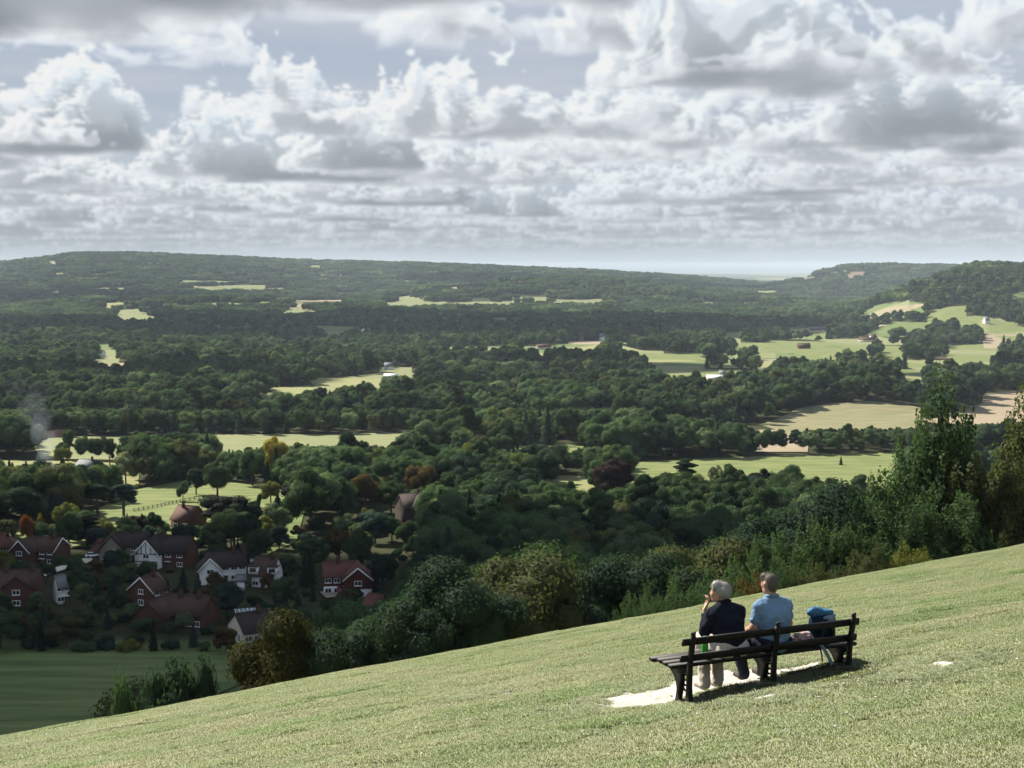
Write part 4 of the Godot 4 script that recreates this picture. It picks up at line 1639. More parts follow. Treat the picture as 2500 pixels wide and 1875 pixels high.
func build_bundle() -> void:
	var at := bench_frame() * Vector3(0.47, SEAT, -0.15)
	var o := thing("folded_scarf", "pink brown and white patterned bundle of cloth beside the rucksack", "scarf", at, BENCH_TURN)
	var m := StandardMaterial3D.new()
	m.albedo_texture = ramp_tex(97, 70.0, [Color(0.06, 0.03, 0.03), Color(0.10, 0.05, 0.05), Color(0.42, 0.30, 0.29), Color(0.50, 0.37, 0.36), Color(0.14, 0.08, 0.08), Color(0.55, 0.45, 0.43)], 3, 256)
	m.uv1_triplanar = true
	m.uv1_scale = Vector3.ONE * 2.6
	m.roughness = 0.95
	m.resource_name = "patterned_cloth"
	var wrinkle := noise(98, 0.05, 3)
	part("cloth", soft([[Vector3(-0.15, 0.045, 0.0), Vector3(0.14, 0.05, 0.0), 0.045, 0.05], [Vector3(-0.12, 0.09, -0.03), Vector3(0.13, 0.10, 0.02), 0.036, 0.04], [Vector3(-0.02, 0.12, 0.0), Vector3(0.12, 0.13, -0.02), 0.03, 0.035], [Vector3(-0.17, 0.03, 0.03), Vector3(-0.08, 0.08, 0.05), 0.03, 0.03]], 0.010, 70.0, wrinkle, 0.016), m, o)
	part("loose_fold", soft([[Vector3(-0.17, 0.02, 0.06), Vector3(-0.10, 0.05, 0.07), 0.016, 0.02]], 0.008, 80.0), m, o)

# ---------------------------------------------------------------- the two people on the bench (bench axes: x along it, z towards the back)
func limb(a: Vector3, b: Vector3, r0: float, r1: float) -> Array:
	return [a, b, r0, r1]

# head bones about its own centre; face towards -z
func head_bones(t: Transform3D, s: float) -> Array:
	var out := []
	for b in [
		[Vector3(0, 0.035, 0.025), Vector3(0, 0.030, -0.025), 0.080, 0.076],       # skull
		[Vector3(0, -0.02, -0.035), Vector3(0, -0.075, -0.055), 0.062, 0.044],      # face to chin
		[Vector3(-0.035, -0.06, -0.01), Vector3(0, -0.095, -0.062), 0.034, 0.024], [Vector3(0.035, -0.06, -0.01), Vector3(0, -0.095, -0.062), 0.034, 0.024],   # jaw
		[Vector3(0, 0.012, -0.096), Vector3(0, -0.028, -0.112), 0.010, 0.014],      # nose
		[Vector3(-0.03, 0.022, -0.088), Vector3(0.03, 0.022, -0.088), 0.012, 0.012],    # brow
		[Vector3(-0.018, -0.058, -0.096), Vector3(0.018, -0.058, -0.096), 0.008, 0.008],  # lips
		[Vector3(-0.040, -0.015, -0.075), Vector3(-0.03, -0.03, -0.085), 0.018, 0.016], [Vector3(0.040, -0.015, -0.075), Vector3(0.03, -0.03, -0.085), 0.018, 0.016],   # cheeks
		[Vector3(-0.080, 0.012, 0.004), Vector3(-0.083, -0.024, 0.0), 0.015, 0.011], [Vector3(0.080, 0.012, 0.004), Vector3(0.083, -0.024, 0.0), 0.015, 0.011],    # ears
	]:
		out.append([t * (b[0] * s), t * (b[1] * s), b[2] * s, b[3] * s])
	return out

# a hand from the wrist; axes: x across the palm towards the thumb, y along the fingers, z out of the back of the hand
func hand_bones(t: Transform3D, curl: float, thumb_side: float) -> Array:
	var out := []
	for k in 4:
		var x := (-0.030 + k * 0.020) * thumb_side
		out.append([t * Vector3(x * 0.7, 0.012, 0), t * Vector3(x, 0.080, 0), 0.014, 0.012])
		var p := Vector3(x, 0.085, 0)
		var ang := 0.25 * curl
		var seg: float = [0.030, 0.036, 0.038, 0.034][k]
		for j in 3:
			var q := p + Vector3(0, cos(ang), -sin(ang)) * seg
			out.append([t * p, t * q, 0.0095 - j * 0.0008, 0.0088 - j * 0.0008])
			p = q
			ang += 0.55 * curl
			seg *= 0.8
	var th := Vector3(0.026 * thumb_side, 0.022, -0.006)
	var tm := Vector3(0.052 * thumb_side, 0.055, -0.016)
	out.append([t * th, t * tm, 0.013, 0.011])
	out.append([t * tm, t * Vector3(0.056 * thumb_side, 0.088, -0.024), 0.0105, 0.009])
	return out

func skin_mat(c: Color) -> StandardMaterial3D:
	var m := mat(c, 0.55, 0.4)
	m.subsurf_scatter_enabled = true
	m.subsurf_scatter_strength = 0.12
	m.resource_name = "skin"
	return m

func cloth_mat(s: int, c: Color, called: String, metres := 0.35) -> StandardMaterial3D:
	var m := ground_mat(s, metres, [c * 0.82, c, c * 1.15], 40.0)
	m.uv1_world_triplanar = false
	m.roughness = 0.92
	m.resource_name = called
	return m

func hair_mat(s: int, stops: Array) -> StandardMaterial3D:
	var m := ground_mat(s, 0.12, stops, 20.0)
	m.uv1_world_triplanar = false
	m.uv1_scale = Vector3(14, 4, 14)
	m.roughness = 0.6
	m.resource_name = "hair"
	return m

func eyes(o: Node3D, t: Transform3D, s: float) -> void:
	var sp := SphereMesh.new()
	sp.radius = 0.011 * s
	sp.height = 0.022 * s
	sp.radial_segments = 12
	sp.rings = 6
	var m := mat(Color(0.55, 0.53, 0.5), 0.2)
	m.resource_name = "eye_white"
	var dark := mat(Color(0.03, 0.025, 0.02), 0.2)
	dark.resource_name = "iris"
	for k in [-1.0, 1.0]:
		var e := part("eye", sp, m, o, t * (Vector3(k * 0.031, 0.004, -0.088) * s))
		var ip := SphereMesh.new()
		ip.radius = 0.005 * s
		ip.height = 0.010 * s
		ip.radial_segments = 8
		ip.rings = 4
		part("iris", ip, dark, e, t.basis * Vector3(0, 0, -0.0085 * s))

func with_locks(m: ArrayMesh, count: int, long: float, s: int) -> ArrayMesh:
	# short locks lying over the hair
	var r := RandomNumberGenerator.new()
	r.seed = s
	var arr := m.surface_get_arrays(0)
	var vs: PackedVector3Array = arr[Mesh.ARRAY_VERTEX]
	var ns: PackedVector3Array = arr[Mesh.ARRAY_NORMAL]
	leaf_start()
	for k in count:
		var i := r.randi_range(0, vs.size() - 1)
		var n := ns[i]
		var flow := (Vector3(0.25, -1.0, 0.5) - n * Vector3(0.25, -1.0, 0.5).dot(n)).normalized()
		flow = (flow + rand_dir(r) * 0.35).normalized()
		var w := n.cross(flow).normalized() * r.randf_range(0.0015, 0.003)
		var p := vs[i] - n * 0.002
		var b := leaf_v.size()
		var l := long * r.randf_range(0.5, 1.3)
		for q in [p - w, p + w, p + flow * l * 0.6 + n * 0.006 + w, p + flow * l * 0.6 + n * 0.006 - w, p + flow * l + n * r.randf_range(0.001, 0.008)]: leaf_v.append(q)
		for q in 5: leaf_n.append(n)
		leaf_i.append_array(PackedInt32Array([b, b + 1, b + 2, b, b + 2, b + 3, b + 3, b + 2, b + 4]))
	return join([m, raw_mesh(leaf_v, leaf_n, leaf_i)])

func build_people() -> void:
	build_person_in_blue()
	build_person_in_navy()

func build_person_in_blue() -> void:
	var o := thing("person", "person in light blue polo shirt and dark jeans at mid bench", "person", BENCH_AT, BENCH_TURN)
	var X := 0.165
	var hipz := -0.17
	var hip := Vector3(X, SEAT + 0.100, hipz)
	var chest := Vector3(X, SEAT + 0.370, hipz - 0.03)
	var neck := Vector3(X - 0.005, SEAT + 0.555, hipz - 0.055)
	var head := Transform3D(Basis(Vector3.UP, 0.16) * Basis(Vector3.RIGHT, -0.06), Vector3(X - 0.01, SEAT + 0.708, hipz - 0.085))
	var sl := Vector3(X - 0.165, SEAT + 0.476, hipz - 0.04)
	var sr := Vector3(X + 0.165, SEAT + 0.476, hipz - 0.04)
	var el := Vector3(X - 0.235, SEAT + 0.260, hipz - 0.05)
	var er := Vector3(X + 0.225, SEAT + 0.260, hipz - 0.06)
	var wl := Vector3(X - 0.17, SEAT + 0.160, hipz - 0.30)
	var wr := Vector3(X + 0.16, SEAT + 0.160, hipz - 0.30)
	var kl := Vector3(X - 0.21, SEAT + 0.085, hipz - 0.44)
	var kr := Vector3(X + 0.16, SEAT + 0.085, hipz - 0.45)
	var al := Vector3(X - 0.155, 0.10, hipz - 0.36)
	var ar := Vector3(X + 0.13, 0.09, hipz - 0.42)
	var hipl := hip + Vector3(-0.09, -0.01, 0)
	var hipr := hip + Vector3(0.09, -0.01, 0)
	var body := soft([
		limb(hip, chest, 0.10, 0.10), limb(chest, neck + Vector3(0, -0.03, 0), 0.085, 0.055), limb(sl, sr, 0.045, 0.045), limb(neck, head.origin + Vector3(0, -0.03, 0.01), 0.056, 0.052),
		limb(hipl, kl, 0.078, 0.055), limb(hipr, kr, 0.078, 0.055), limb(kl, al, 0.052, 0.036), limb(kr, ar, 0.052, 0.036),
		limb(sl, el, 0.050, 0.040), limb(sr, er, 0.050, 0.040), limb(el, wl, 0.041, 0.027), limb(er, wr, 0.041, 0.027)], 0.014, 70.0)
	var hl := Transform3D(Basis(Vector3(-1, 0, 0), Vector3(0.1, -0.2, -0.97).normalized(), Vector3(0, 0.97, -0.2)), wl)
	var hr := Transform3D(Basis(Vector3(1, 0, 0), Vector3(-0.1, -0.2, -0.97).normalized(), Vector3(0, 0.97, -0.2)), wr)
	var skin := skin_mat(Color(0.38, 0.21, 0.15))
	part("body", join([body, soft(head_bones(head, 0.95), 0.006, 110.0), soft(hand_bones(hl, 0.8, -1.0), 0.005, 240.0), soft(hand_bones(hr, 0.8, 1.0), 0.005, 240.0)]), skin, o)
	eyes(o, head, 0.95)
	var fold := noise(111, 0.11, 3)
	var shirt := cloth_mat(112, Color(0.135, 0.22, 0.335), "light_blue_cotton")
	part("polo_shirt", soft([
		limb(hip + Vector3(0, -0.03, 0.025), chest + Vector3(0, 0, 0.025), 0.118, 0.125), limb(chest + Vector3(0, 0, 0.02), neck + Vector3(0, -0.02, 0.005), 0.115, 0.074),
		limb(hip + Vector3(-0.07, -0.03, 0.02), chest + Vector3(-0.075, 0.0, 0.01), 0.105, 0.118), limb(hip + Vector3(0.07, -0.03, 0.02), chest + Vector3(0.075, 0.0, 0.01), 0.105, 0.118),
		limb(hip + Vector3(-0.05, 0, -0.06), chest + Vector3(-0.05, 0, -0.05), 0.10, 0.10), limb(hip + Vector3(0.05, 0, -0.06), chest + Vector3(0.05, 0, -0.05), 0.10, 0.10),
		limb(chest + Vector3(-0.07, 0, 0.02), sl + Vector3(0.04, -0.02, 0.01), 0.11, 0.078), limb(chest + Vector3(0.07, 0, 0.02), sr + Vector3(-0.04, -0.02, 0.01), 0.11, 0.078),
		limb(sl, neck + Vector3(-0.03, -0.03, 0), 0.066, 0.062), limb(sr, neck + Vector3(0.03, -0.03, 0), 0.066, 0.062),
		limb(sl, sl.lerp(el, 0.62), 0.068, 0.066), limb(sr, sr.lerp(er, 0.62), 0.068, 0.066)], 0.012, 58.0, fold, 0.014,
		Plane(Vector3(0, 1, -0.25).normalized(), neck + Vector3(0, 0.035, 0))), shirt, o)
	# collar and sleeve bands
	var st := st_new()
	var ring := []
	var rads := []
	for k in 13:
		var a := TAU * k / 12.0
		ring.append(neck + Vector3(sin(a) * 0.068, 0.035 + cos(a) * 0.012, cos(a) * 0.066))
		rads.append(0.017)
	tube(st, ring, rads, 8)
	part("collar", done(st, false), shirt, o)
	for e in [[sl, el], [sr, er]]:
		var p: Vector3 = e[0].lerp(e[1], 0.66)
		var dir: Vector3 = (e[1] - e[0]).normalized()
		st = st_new()
		tube(st, [p - dir * 0.012, p + dir * 0.014], [0.068, 0.066], 16)
		part("sleeve_band", done(st, false), shirt, o)
	part("shirt_tail", soft([limb(hip + Vector3(-0.14, -0.05, 0.03), hip + Vector3(-0.10, 0.08, 0.05), 0.05, 0.06), limb(hip + Vector3(0.12, -0.06, 0.02), hip + Vector3(0.10, 0.06, 0.05), 0.055, 0.06)], 0.012, 70.0, fold, 0.014), shirt, o)
	var jeans := cloth_mat(113, Color(0.022, 0.028, 0.042), "dark_denim")
	part("jeans", soft([limb(hipl + Vector3(0, -0.01, 0.03), hipr + Vector3(0, -0.01, 0.03), 0.105, 0.105), limb(hipl, kl, 0.100, 0.076), limb(hipr, kr, 0.100, 0.076), limb(kl, al + Vector3(0, -0.03, 0.01), 0.076, 0.064), limb(kr, ar + Vector3(0, -0.03, 0.01), 0.076, 0.064)], 0.014, 60.0, fold, 0.012), jeans, o)
	var boot := mat(Color(0.05, 0.038, 0.03), 0.7)
	boot.resource_name = "brown_leather"
	for a in [al, ar]:
		part("shoe", soft([limb(a + Vector3(0, -0.035, 0.02), a + Vector3(0, -0.065, -0.04), 0.045, 0.040), limb(a + Vector3(0, -0.062, -0.03), a + Vector3(0.0, -0.072, -0.15), 0.042, 0.036)], 0.010, 80.0), boot, o)
	var hn := noise(114, 0.018, 3)
	var hair_bones := []
	for b in [[Vector3(0, 0.050, 0.030), Vector3(0, 0.050, -0.035), 0.080, 0.074], [Vector3(0, 0.0, 0.042), Vector3(0, -0.035, 0.040), 0.068, 0.056], [Vector3(-0.03, 0.09, -0.06), Vector3(0.03, 0.09, -0.06), 0.042, 0.042]]:
		hair_bones.append([head * (b[0] * 0.93), head * (b[1] * 0.93), b[2] * 0.93, b[3] * 0.93])
	part("hair", with_locks(soft(hair_bones, 0.006, 100.0, hn, 0.0045), 1500, 0.018, 116), hair_mat(115, [Color(0.025, 0.02, 0.017), Color(0.06, 0.052, 0.045), Color(0.15, 0.135, 0.12), Color(0.28, 0.26, 0.24)]), o)

func build_person_in_navy() -> void:
	var o := thing("person", "white-haired person in navy jumper and cream trousers, hand to the chin", "person", BENCH_AT, BENCH_TURN)
	var X := -0.385
	var hipz := -0.19
	var hip := Vector3(X, SEAT + 0.100, hipz)
	var chest := Vector3(X - 0.01, SEAT + 0.333, hipz - 0.05)
	var neck := Vector3(X - 0.02, SEAT + 0.513, hipz - 0.10)
	var head := Transform3D(Basis(Vector3.UP, 0.75) * Basis(Vector3.RIGHT, 0.08), Vector3(X - 0.035, SEAT + 0.652, hipz - 0.15))
	var sl := Vector3(X - 0.165, SEAT + 0.439, hipz - 0.085)
	var sr := Vector3(X + 0.145, SEAT + 0.439, hipz - 0.085)
	var el := Vector3(X - 0.215, SEAT + 0.235, hipz - 0.17)
	var er := Vector3(X + 0.17, SEAT + 0.220, hipz - 0.10)
	var mouth := head * Vector3(-0.02, -0.085, -0.105)
	var wl := mouth + Vector3(-0.055, -0.115, -0.02)
	var wr := Vector3(X + 0.03, SEAT + 0.180, hipz - 0.30)
	var kl := Vector3(X - 0.10, SEAT + 0.080, hipz - 0.42)
	var kr := Vector3(X + 0.09, SEAT + 0.080, hipz - 0.42)
	var al := Vector3(X - 0.185, 0.09, hipz - 0.22)
	var ar := Vector3(X - 0.005, 0.09, hipz - 0.24)
	var hipl := hip + Vector3(-0.09, -0.01, 0)
	var hipr := hip + Vector3(0.09, -0.01, 0)
	var body := soft([
		limb(hip, chest, 0.095, 0.09), limb(chest, neck + Vector3(0, -0.03, 0), 0.075, 0.048), limb(sl, sr, 0.04, 0.04), limb(neck, head.origin + Vector3(0, -0.03, 0.01), 0.050, 0.047),
		limb(hipl, kl, 0.078, 0.055), limb(hipr, kr, 0.078, 0.055), limb(kl, al, 0.050, 0.034), limb(kr, ar, 0.050, 0.034),
		limb(sl, el, 0.044, 0.036), limb(sr, er, 0.044, 0.036), limb(el, wl, 0.037, 0.025), limb(er, wr, 0.037, 0.025)], 0.014, 70.0)
	var up := (mouth - wl).normalized()
	var side := Vector3(0.6, 0, -0.8)
	side = (side - up * side.dot(up)).normalized()
	var hl := Transform3D(Basis(side, up, side.cross(up)), wl)
	var hr := Transform3D(Basis(Vector3(1, 0, 0), Vector3(-0.2, -0.25, -0.94).normalized(), Vector3(0, 0.94, -0.25)), wr)
	var skin := skin_mat(Color(0.42, 0.245, 0.185))
	part("body", join([body, soft(head_bones(head, 0.93), 0.006, 110.0), soft(hand_bones(hl, 1.2, 1.0), 0.005, 240.0), soft(hand_bones(hr, 0.8, 1.0), 0.005, 240.0)]), skin, o)
	eyes(o, head, 0.93)
	var fold := noise(121, 0.12, 3)
	var navy := cloth_mat(122, Color(0.011, 0.013, 0.022), "navy_wool")
	part("jumper", soft([
		limb(hip + Vector3(0, -0.03, 0.02), chest + Vector3(0, 0, 0.02), 0.122, 0.112), limb(chest + Vector3(0, 0, 0.02), neck + Vector3(0, -0.01, 0.005), 0.105, 0.068),
		limb(hip + Vector3(-0.075, -0.03, 0.02), chest + Vector3(-0.06, 0, 0.01), 0.112, 0.105), limb(hip + Vector3(0.075, -0.03, 0.02), chest + Vector3(0.06, 0, 0.01), 0.112, 0.105),
		limb(hip + Vector3(0, 0, -0.07), chest + Vector3(0, 0, -0.05), 0.11, 0.10),
		limb(chest + Vector3(-0.06, 0, 0.02), sl + Vector3(0.03, -0.02, 0.01), 0.10, 0.072), limb(chest + Vector3(0.06, 0, 0.02), sr + Vector3(-0.03, -0.02, 0.01), 0.10, 0.072),
		limb(sl, neck + Vector3(-0.025, 0, 0), 0.070, 0.062), limb(sr, neck + Vector3(0.025, 0, 0), 0.070, 0.062),
		limb(sl, el, 0.072, 0.058), limb(sr, er, 0.070, 0.058), limb(el, el.lerp(wl, 0.72), 0.056, 0.044), limb(er, er.lerp(wr, 0.9), 0.056, 0.042)], 0.012, 58.0, fold, 0.016,
		Plane(Vector3(0, 1, -0.35).normalized(), neck + Vector3(0, 0.07, 0))), navy, o)
	var st := st_new()
	var ring := []
	var rads := []
	for k in 13:
		var a := TAU * k / 12.0
		ring.append(neck + Vector3(sin(a) * 0.062, 0.05 + cos(a) * 0.02, cos(a) * 0.060))
		rads.append(0.019)
	tube(st, ring, rads, 8)
	part("roll_collar", done(st, false), navy, o)
	var cream := cloth_mat(123, Color(0.45, 0.405, 0.35), "cream_cotton")
	part("trousers", soft([limb(hipl + Vector3(0, -0.015, 0.04), hipr + Vector3(0, -0.015, 0.04), 0.108, 0.108), limb(hipl, kl, 0.104, 0.078), limb(hipr, kr, 0.104, 0.078), limb(kl, al + Vector3(0, -0.035, 0.01), 0.078, 0.062), limb(kr, ar + Vector3(0, -0.035, 0.01), 0.078, 0.062)], 0.014, 60.0, fold, 0.016), cream, o)
	var shoe := mat(Color(0.30, 0.27, 0.24), 0.8)
	shoe.resource_name = "pale_suede"
	for a in [al, ar]:
		part("shoe", soft([limb(a + Vector3(0, -0.035, 0.02), a + Vector3(0, -0.06, -0.04), 0.042, 0.036), limb(a + Vector3(0, -0.06, -0.03), a + Vector3(-0.02, -0.07, -0.13), 0.038, 0.032)], 0.010, 80.0), shoe, o)
	var hn := noise(124, 0.022, 3)
	var hair_bones := []
	for b in [[Vector3(0, 0.046, 0.034), Vector3(0, 0.056, -0.040), 0.085, 0.074], [Vector3(0, 0.0, 0.042), Vector3(0, -0.05, 0.040), 0.076, 0.055], [Vector3(-0.05, 0.085, -0.05), Vector3(0.05, 0.08, -0.05), 0.05, 0.05], [Vector3(-0.055, 0.03, 0.03), Vector3(0.055, 0.03, 0.03), 0.058, 0.058]]:
		hair_bones.append([head * (b[0] * 0.93), head * (b[1] * 0.93), b[2] * 0.93, b[3] * 0.93])
	part("hair", with_locks(soft(hair_bones, 0.006, 90.0, hn, 0.006), 1700, 0.034, 126), hair_mat(125, [Color(0.07, 0.065, 0.06), Color(0.20, 0.19, 0.18), Color(0.42, 0.41, 0.39), Color(0.62, 0.61, 0.58)]), o)

# ---------------------------------------------------------------- turf blades, bare chalk and crumbs of it
var chalk_polys := []

func bare(x: float, d: float) -> bool:
	for p in chalk_polys:
		if Geometry2D.is_point_in_polygon(Vector2(x, d), p): return true
	return false

func tuft_mesh(s: int, side: float, count: int, high: float, dry: float) -> ArrayMesh:
	var r := RandomNumberGenerator.new()
	r.seed = s
	leaf_start()
	for k in count:
		var p := Vector3(r.randf_range(-0.5, 0.5) * side, -0.012, r.randf_range(-0.5, 0.5) * side)
		var a := r.randf() * TAU
		var lean := Vector3(cos(a), 0, sin(a)) * r.randf_range(0.2, 1.3)
		var h := high * r.randf_range(0.45, 1.25)
		var w := Vector3(-sin(a), 0, cos(a)) * r.randf_range(0.0022, 0.0042)
		var mid := p + Vector3(0, h * 0.6, 0) + lean * h * 0.35
		var tip := p + Vector3(0, h * 0.85, 0) + lean * h
		var c := Color(0.150, 0.196, 0.086) * r.randf_range(0.7, 1.3)
		if r.randf() < dry: c = Color(0.282, 0.284, 0.200) * r.randf_range(0.7, 1.25)
		var i := leaf_v.size()
		for q in [p - w, p + w, mid + w * 0.8, mid - w * 0.8, tip]: leaf_v.append(q)
		var n := (Vector3.UP * 0.8 + lean.normalized() * 0.3).normalized()
		for q in 5:
			leaf_n.append(n)
			leaf_c.append(c)
		leaf_i.append_array(PackedInt32Array([i, i + 2, i + 1, i, i + 3, i + 2, i + 3, i + 4, i + 2]))
	return leaf_mesh()

func build_grass() -> void:
	# bare chalk first
	var chalk := ground_mat(131, 1.6, [Color(0.22, 0.20, 0.165), Color(0.37, 0.355, 0.32), Color(0.46, 0.445, 0.415)], 40.0)
	chalk.resource_name = "chalk"
	var edge := noise(132, 0.35, 3)
	for q in CHALK:
		var poly := PackedVector2Array()
		for k in q.size():
			var a := Vector2(q[k][0], q[k][1])
			var b := Vector2(q[(k + 1) % q.size()][0], q[(k + 1) % q.size()][1])
			var n := maxi(2, int(a.distance_to(b) / 0.05))
			for i in n:
				var p := a.lerp(b, float(i) / n)
				var e := (b - a).orthogonal().normalized()
				poly.append(p + e * edge.get_noise_2d(p.x, p.y) * 0.22)
		chalk_polys.append(poly)
		var box := Rect2(poly[0], Vector2.ZERO)
		for p in poly: box = box.expand(p)
		var verts := PackedVector3Array()
		var idx := PackedInt32Array()
		var cell := 0.07
		var x := box.position.x
		while x < box.end.x:
			var d := box.position.y
			while d < box.end.y:
				for piece in Geometry2D.intersect_polygons(poly, PackedVector2Array([Vector2(x, d), Vector2(x + cell, d), Vector2(x + cell, d + cell), Vector2(x, d + cell)])):
					var t := Geometry2D.triangulate_polygon(piece)
					var base := verts.size()
					for v in piece: verts.append(Vector3(v.x, turf(v.x, v.y) + 0.016 + 0.014 * turf_fine.get_noise_2d(v.x * 3.0, v.y * 3.0), -v.y))
					for k in range(0, t.size(), 3):
						var p0: Vector2 = piece[t[k]]
						var flip: bool = (piece[t[k + 1]] - p0).cross(piece[t[k + 2]] - p0) > 0.0
						idx.append_array(PackedInt32Array([base + t[k], base + t[k + (2 if flip else 1)], base + t[k + (1 if flip else 2)]]))
				d += cell
			x += cell
		tag(top("chalk_patch", mesh_of(verts, idx), chalk), "", "", "", "structure")
	# crumbs of chalk
	var r := RandomNumberGenerator.new()
	r.seed = 133
	var st := st_new()
	var bm := SphereMesh.new()
	bm.radius = 0.5
	bm.height = 0.8
	bm.radial_segments = 6
	bm.rings = 3
	var spots := []
	for k in 420:
		var c: Array = CHALK[r.randi_range(0, CHALK.size() - 1)]
		var p: Array = c[r.randi_range(0, c.size() - 1)]
		var reach := 0.5 if r.randf() < 0.7 else 1.6
		spots.append(Vector2(p[0] + r.randfn() * reach, p[1] + r.randfn() * reach * 0.7))
	for k in 90: spots.append(Vector2(r.randf_range(-4, 9), r.randf_range(9, 24)))
	var mm := MultiMesh.new()
	mm.transform_format = MultiMesh.TRANSFORM_3D
	mm.mesh = bm
	mm.instance_count = spots.size()
	for k in spots.size():
		var s := r.randf_range(0.008, 0.035)
		var p: Vector2 = spots[k]
		mm.set_instance_transform(k, Transform3D(Basis.from_euler(Vector3(r.randf(), r.randf() * TAU, r.randf())).scaled(Vector3(s, s * 0.7, s * r.randf_range(0.7, 1.6))), Vector3(p.x, turf(p.x, p.y) + 0.02, -p.y)))
	var o := MultiMeshInstance3D.new()
	o.name = "chalk_crumbs"
	o.multimesh = mm
	o.material_override = chalk
	add_child(o)
	tag(o, "scattered white crumbs of chalk on the turf", "gravel", "", "stuff")
	# blades
	var blades := StandardMaterial3D.new()
	blades.vertex_color_use_as_albedo = true
	blades.roughness = 0.7
	blades.metallic_specular = 0.3
	blades.backlight_enabled = true
	blades.backlight = lin(0.5, 0.55, 0.25)
	blades.resource_name = "grass_blades"
	var tufts := []
	for k in 4: tufts.append(tuft_mesh(140 + k, 0.62, 3400, 0.030, 0.36 + 0.07 * k))
	tufts.append(tuft_mesh(150, 0.62, 2800, 0.046, 0.2))
	var wide := noise(134, 5.0, 3)
	var small := noise(135, 1.1, 2)
	var lots := []
	for k in tufts.size(): lots.append([[], []])
	var d := 6.5
	while d < 66.0:
		var gap := 0.46 if d < 30.0 else 0.5
		var half := d * 0.46 + 2.0
		var x := -half
		while x < half:
			var px := x + r.randf_range(-0.12, 0.12)
			var pd := d + r.randf_range(-0.12, 0.12)
			x += gap
			if crest_past(px, pd) > 7.0: continue
			if bare(px, pd) or bare(px + 0.2, pd) or bare(px - 0.2, pd) or bare(px, pd + 0.2) or bare(px, pd - 0.2): continue
			var w := wide.get_noise_2d(px * 0.83 + pd * 0.56, (-px * 0.56 + pd * 0.83) * 2.2) + 0.5 * small.get_noise_2d(px, pd)
			var k := clampi(int(1.6 + w * 4.0 + r.randf()), 0, 3)
			if w < -0.5 and r.randf() < 0.4: k = 4
			var s := r.randf_range(0.8, 1.15)
			var e := 0.3
			var up := Vector3(turf(px - e, pd) - turf(px + e, pd), 2.0 * e, turf(px, pd + e) - turf(px, pd - e)).normalized()
			var b := Basis(Quaternion(Vector3.UP, up)) * Basis(Vector3.UP, r.randf() * TAU)
			lots[k][0].append(Transform3D(b.scaled_local(Vector3(1.0, s, 1.0)), Vector3(px, turf(px, pd) + 0.008, -pd)))
			lots[k][1].append(Color(1.0 + w * 0.16, 1.0 + w * 0.05, 1.0 + w * 0.12) * r.randf_range(0.94, 1.06))
		d += gap
	# sparse tufts that creep over the edges of the bare chalk
	tufts.append(tuft_mesh(160, 0.17, 240, 0.034, 0.4))
	lots.append([[], []])
	for poly in chalk_polys:
		for p in poly:
			for k in 7:
				var q: Vector2 = p + Vector2(r.randfn(), r.randfn()) * (0.22 if k else 0.06)
				if k and bare(q.x, q.y): continue
				lots[5][0].append(Transform3D(Basis(Vector3.UP, r.randf() * TAU), Vector3(q.x, turf(q.x, q.y) + 0.010, -q.y)))
				lots[5][1].append(Color(1, 1, 1) * r.randf_range(0.85, 1.1))
	var root := Node3D.new()
	root.name = "grass"
	add_child(root)
	tag(root, "short dry turf covering the slope of the down", "grass", "", "stuff")
	for k in tufts.size():
		if lots[k][0].is_empty(): continue
		mm = MultiMesh.new()
		mm.transform_format = MultiMesh.TRANSFORM_3D
		mm.use_colors = true
		mm.mesh = tufts[k]
		mm.instance_count = lots[k][0].size()
		for i in mm.instance_count:
			mm.set_instance_transform(i, lots[k][0][i])
			mm.set_instance_color(i, lots[k][1][i])
		o = MultiMeshInstance3D.new()
		o.name = "turf_blades"
		o.multimesh = mm
		o.material_override = blades
		o.set_meta("kind", "stuff")
		root.add_child(o, true)

# ---------------------------------------------------------------- where things stand (metres: x to the right, d ahead of the camera)
const CLOUDS := [[-4.27, 12.24, 775, 1020], [-3.62, 12.0, 480, 800], [-3.88, 11.45, 419, 171], [-3.47, 15.38, 769, 769], [-2.69, 15.96, 904, 1010], [-1.66, 14.42, 721, 1009], [-1.52, 10.71, 428, 607], [-1.78, 9.09, 333, 363], [-0.34, 10.71, 821, 535], [-0.84, 16.22, 1621, 378], [0.66, 10.71, 607, 428], [0.81, 13.16, 964, 263], [1.41, 7.89, 868, 684], [1.99, 7.5, 500, 300], [2.22, 6.38, 297, 170], [1.82, 12.0, 720, 520], [3.62, 12.0, 760, 680], [2.81, 21.43, 1857, 500], [4.3, 16.67, 1444, 333], [5.82, 26.32, 745, 385], [7.23, 26.32, 921, 368], [9.07, 26.32, 614, 315], [-7.23, 22.22, 1481, 518], [-4.9, 21.43, 1571, 357], [-3.69, 27.27, 1818, 409], [-1.2, 34.09, 1363, 568], [-2.33, 27.27, 2000, 272], [1.44, 30.0, 2400, 300], [-6.77, 50.0, 2500, 833], [0.23, 50.0, 2500, 500], [4.23, 50.0, 1500, 416], [8.23, 50.0, 2166, 333], [-13.43, 50.0, 3333, 666], [-17.43, 50.0, 2000, 666], [10.59, 40.0, 4000, 333], [17.4, 50.0, 2000, 333], [2.93, 13.64, 727, 272], [-10.93, 50.0, 1666, 200], [4.07, 50.0, 3333, 133], [14.07, 50.0, 3333, 166], [0.08, 5.56, 370, 240], [-0.42, 6.12, 367, 244], [-1.05, 5.77, 326, 211], [-1.41, 5.45, 272, 200], [-0.63, 4.69, 656, 234], [-1.6, 6.82, 295, 204], [1.2, 4.55, 636, 212], [-1.6, 4.92, 491, 163], [0.42, 6.52, 260, 347]]
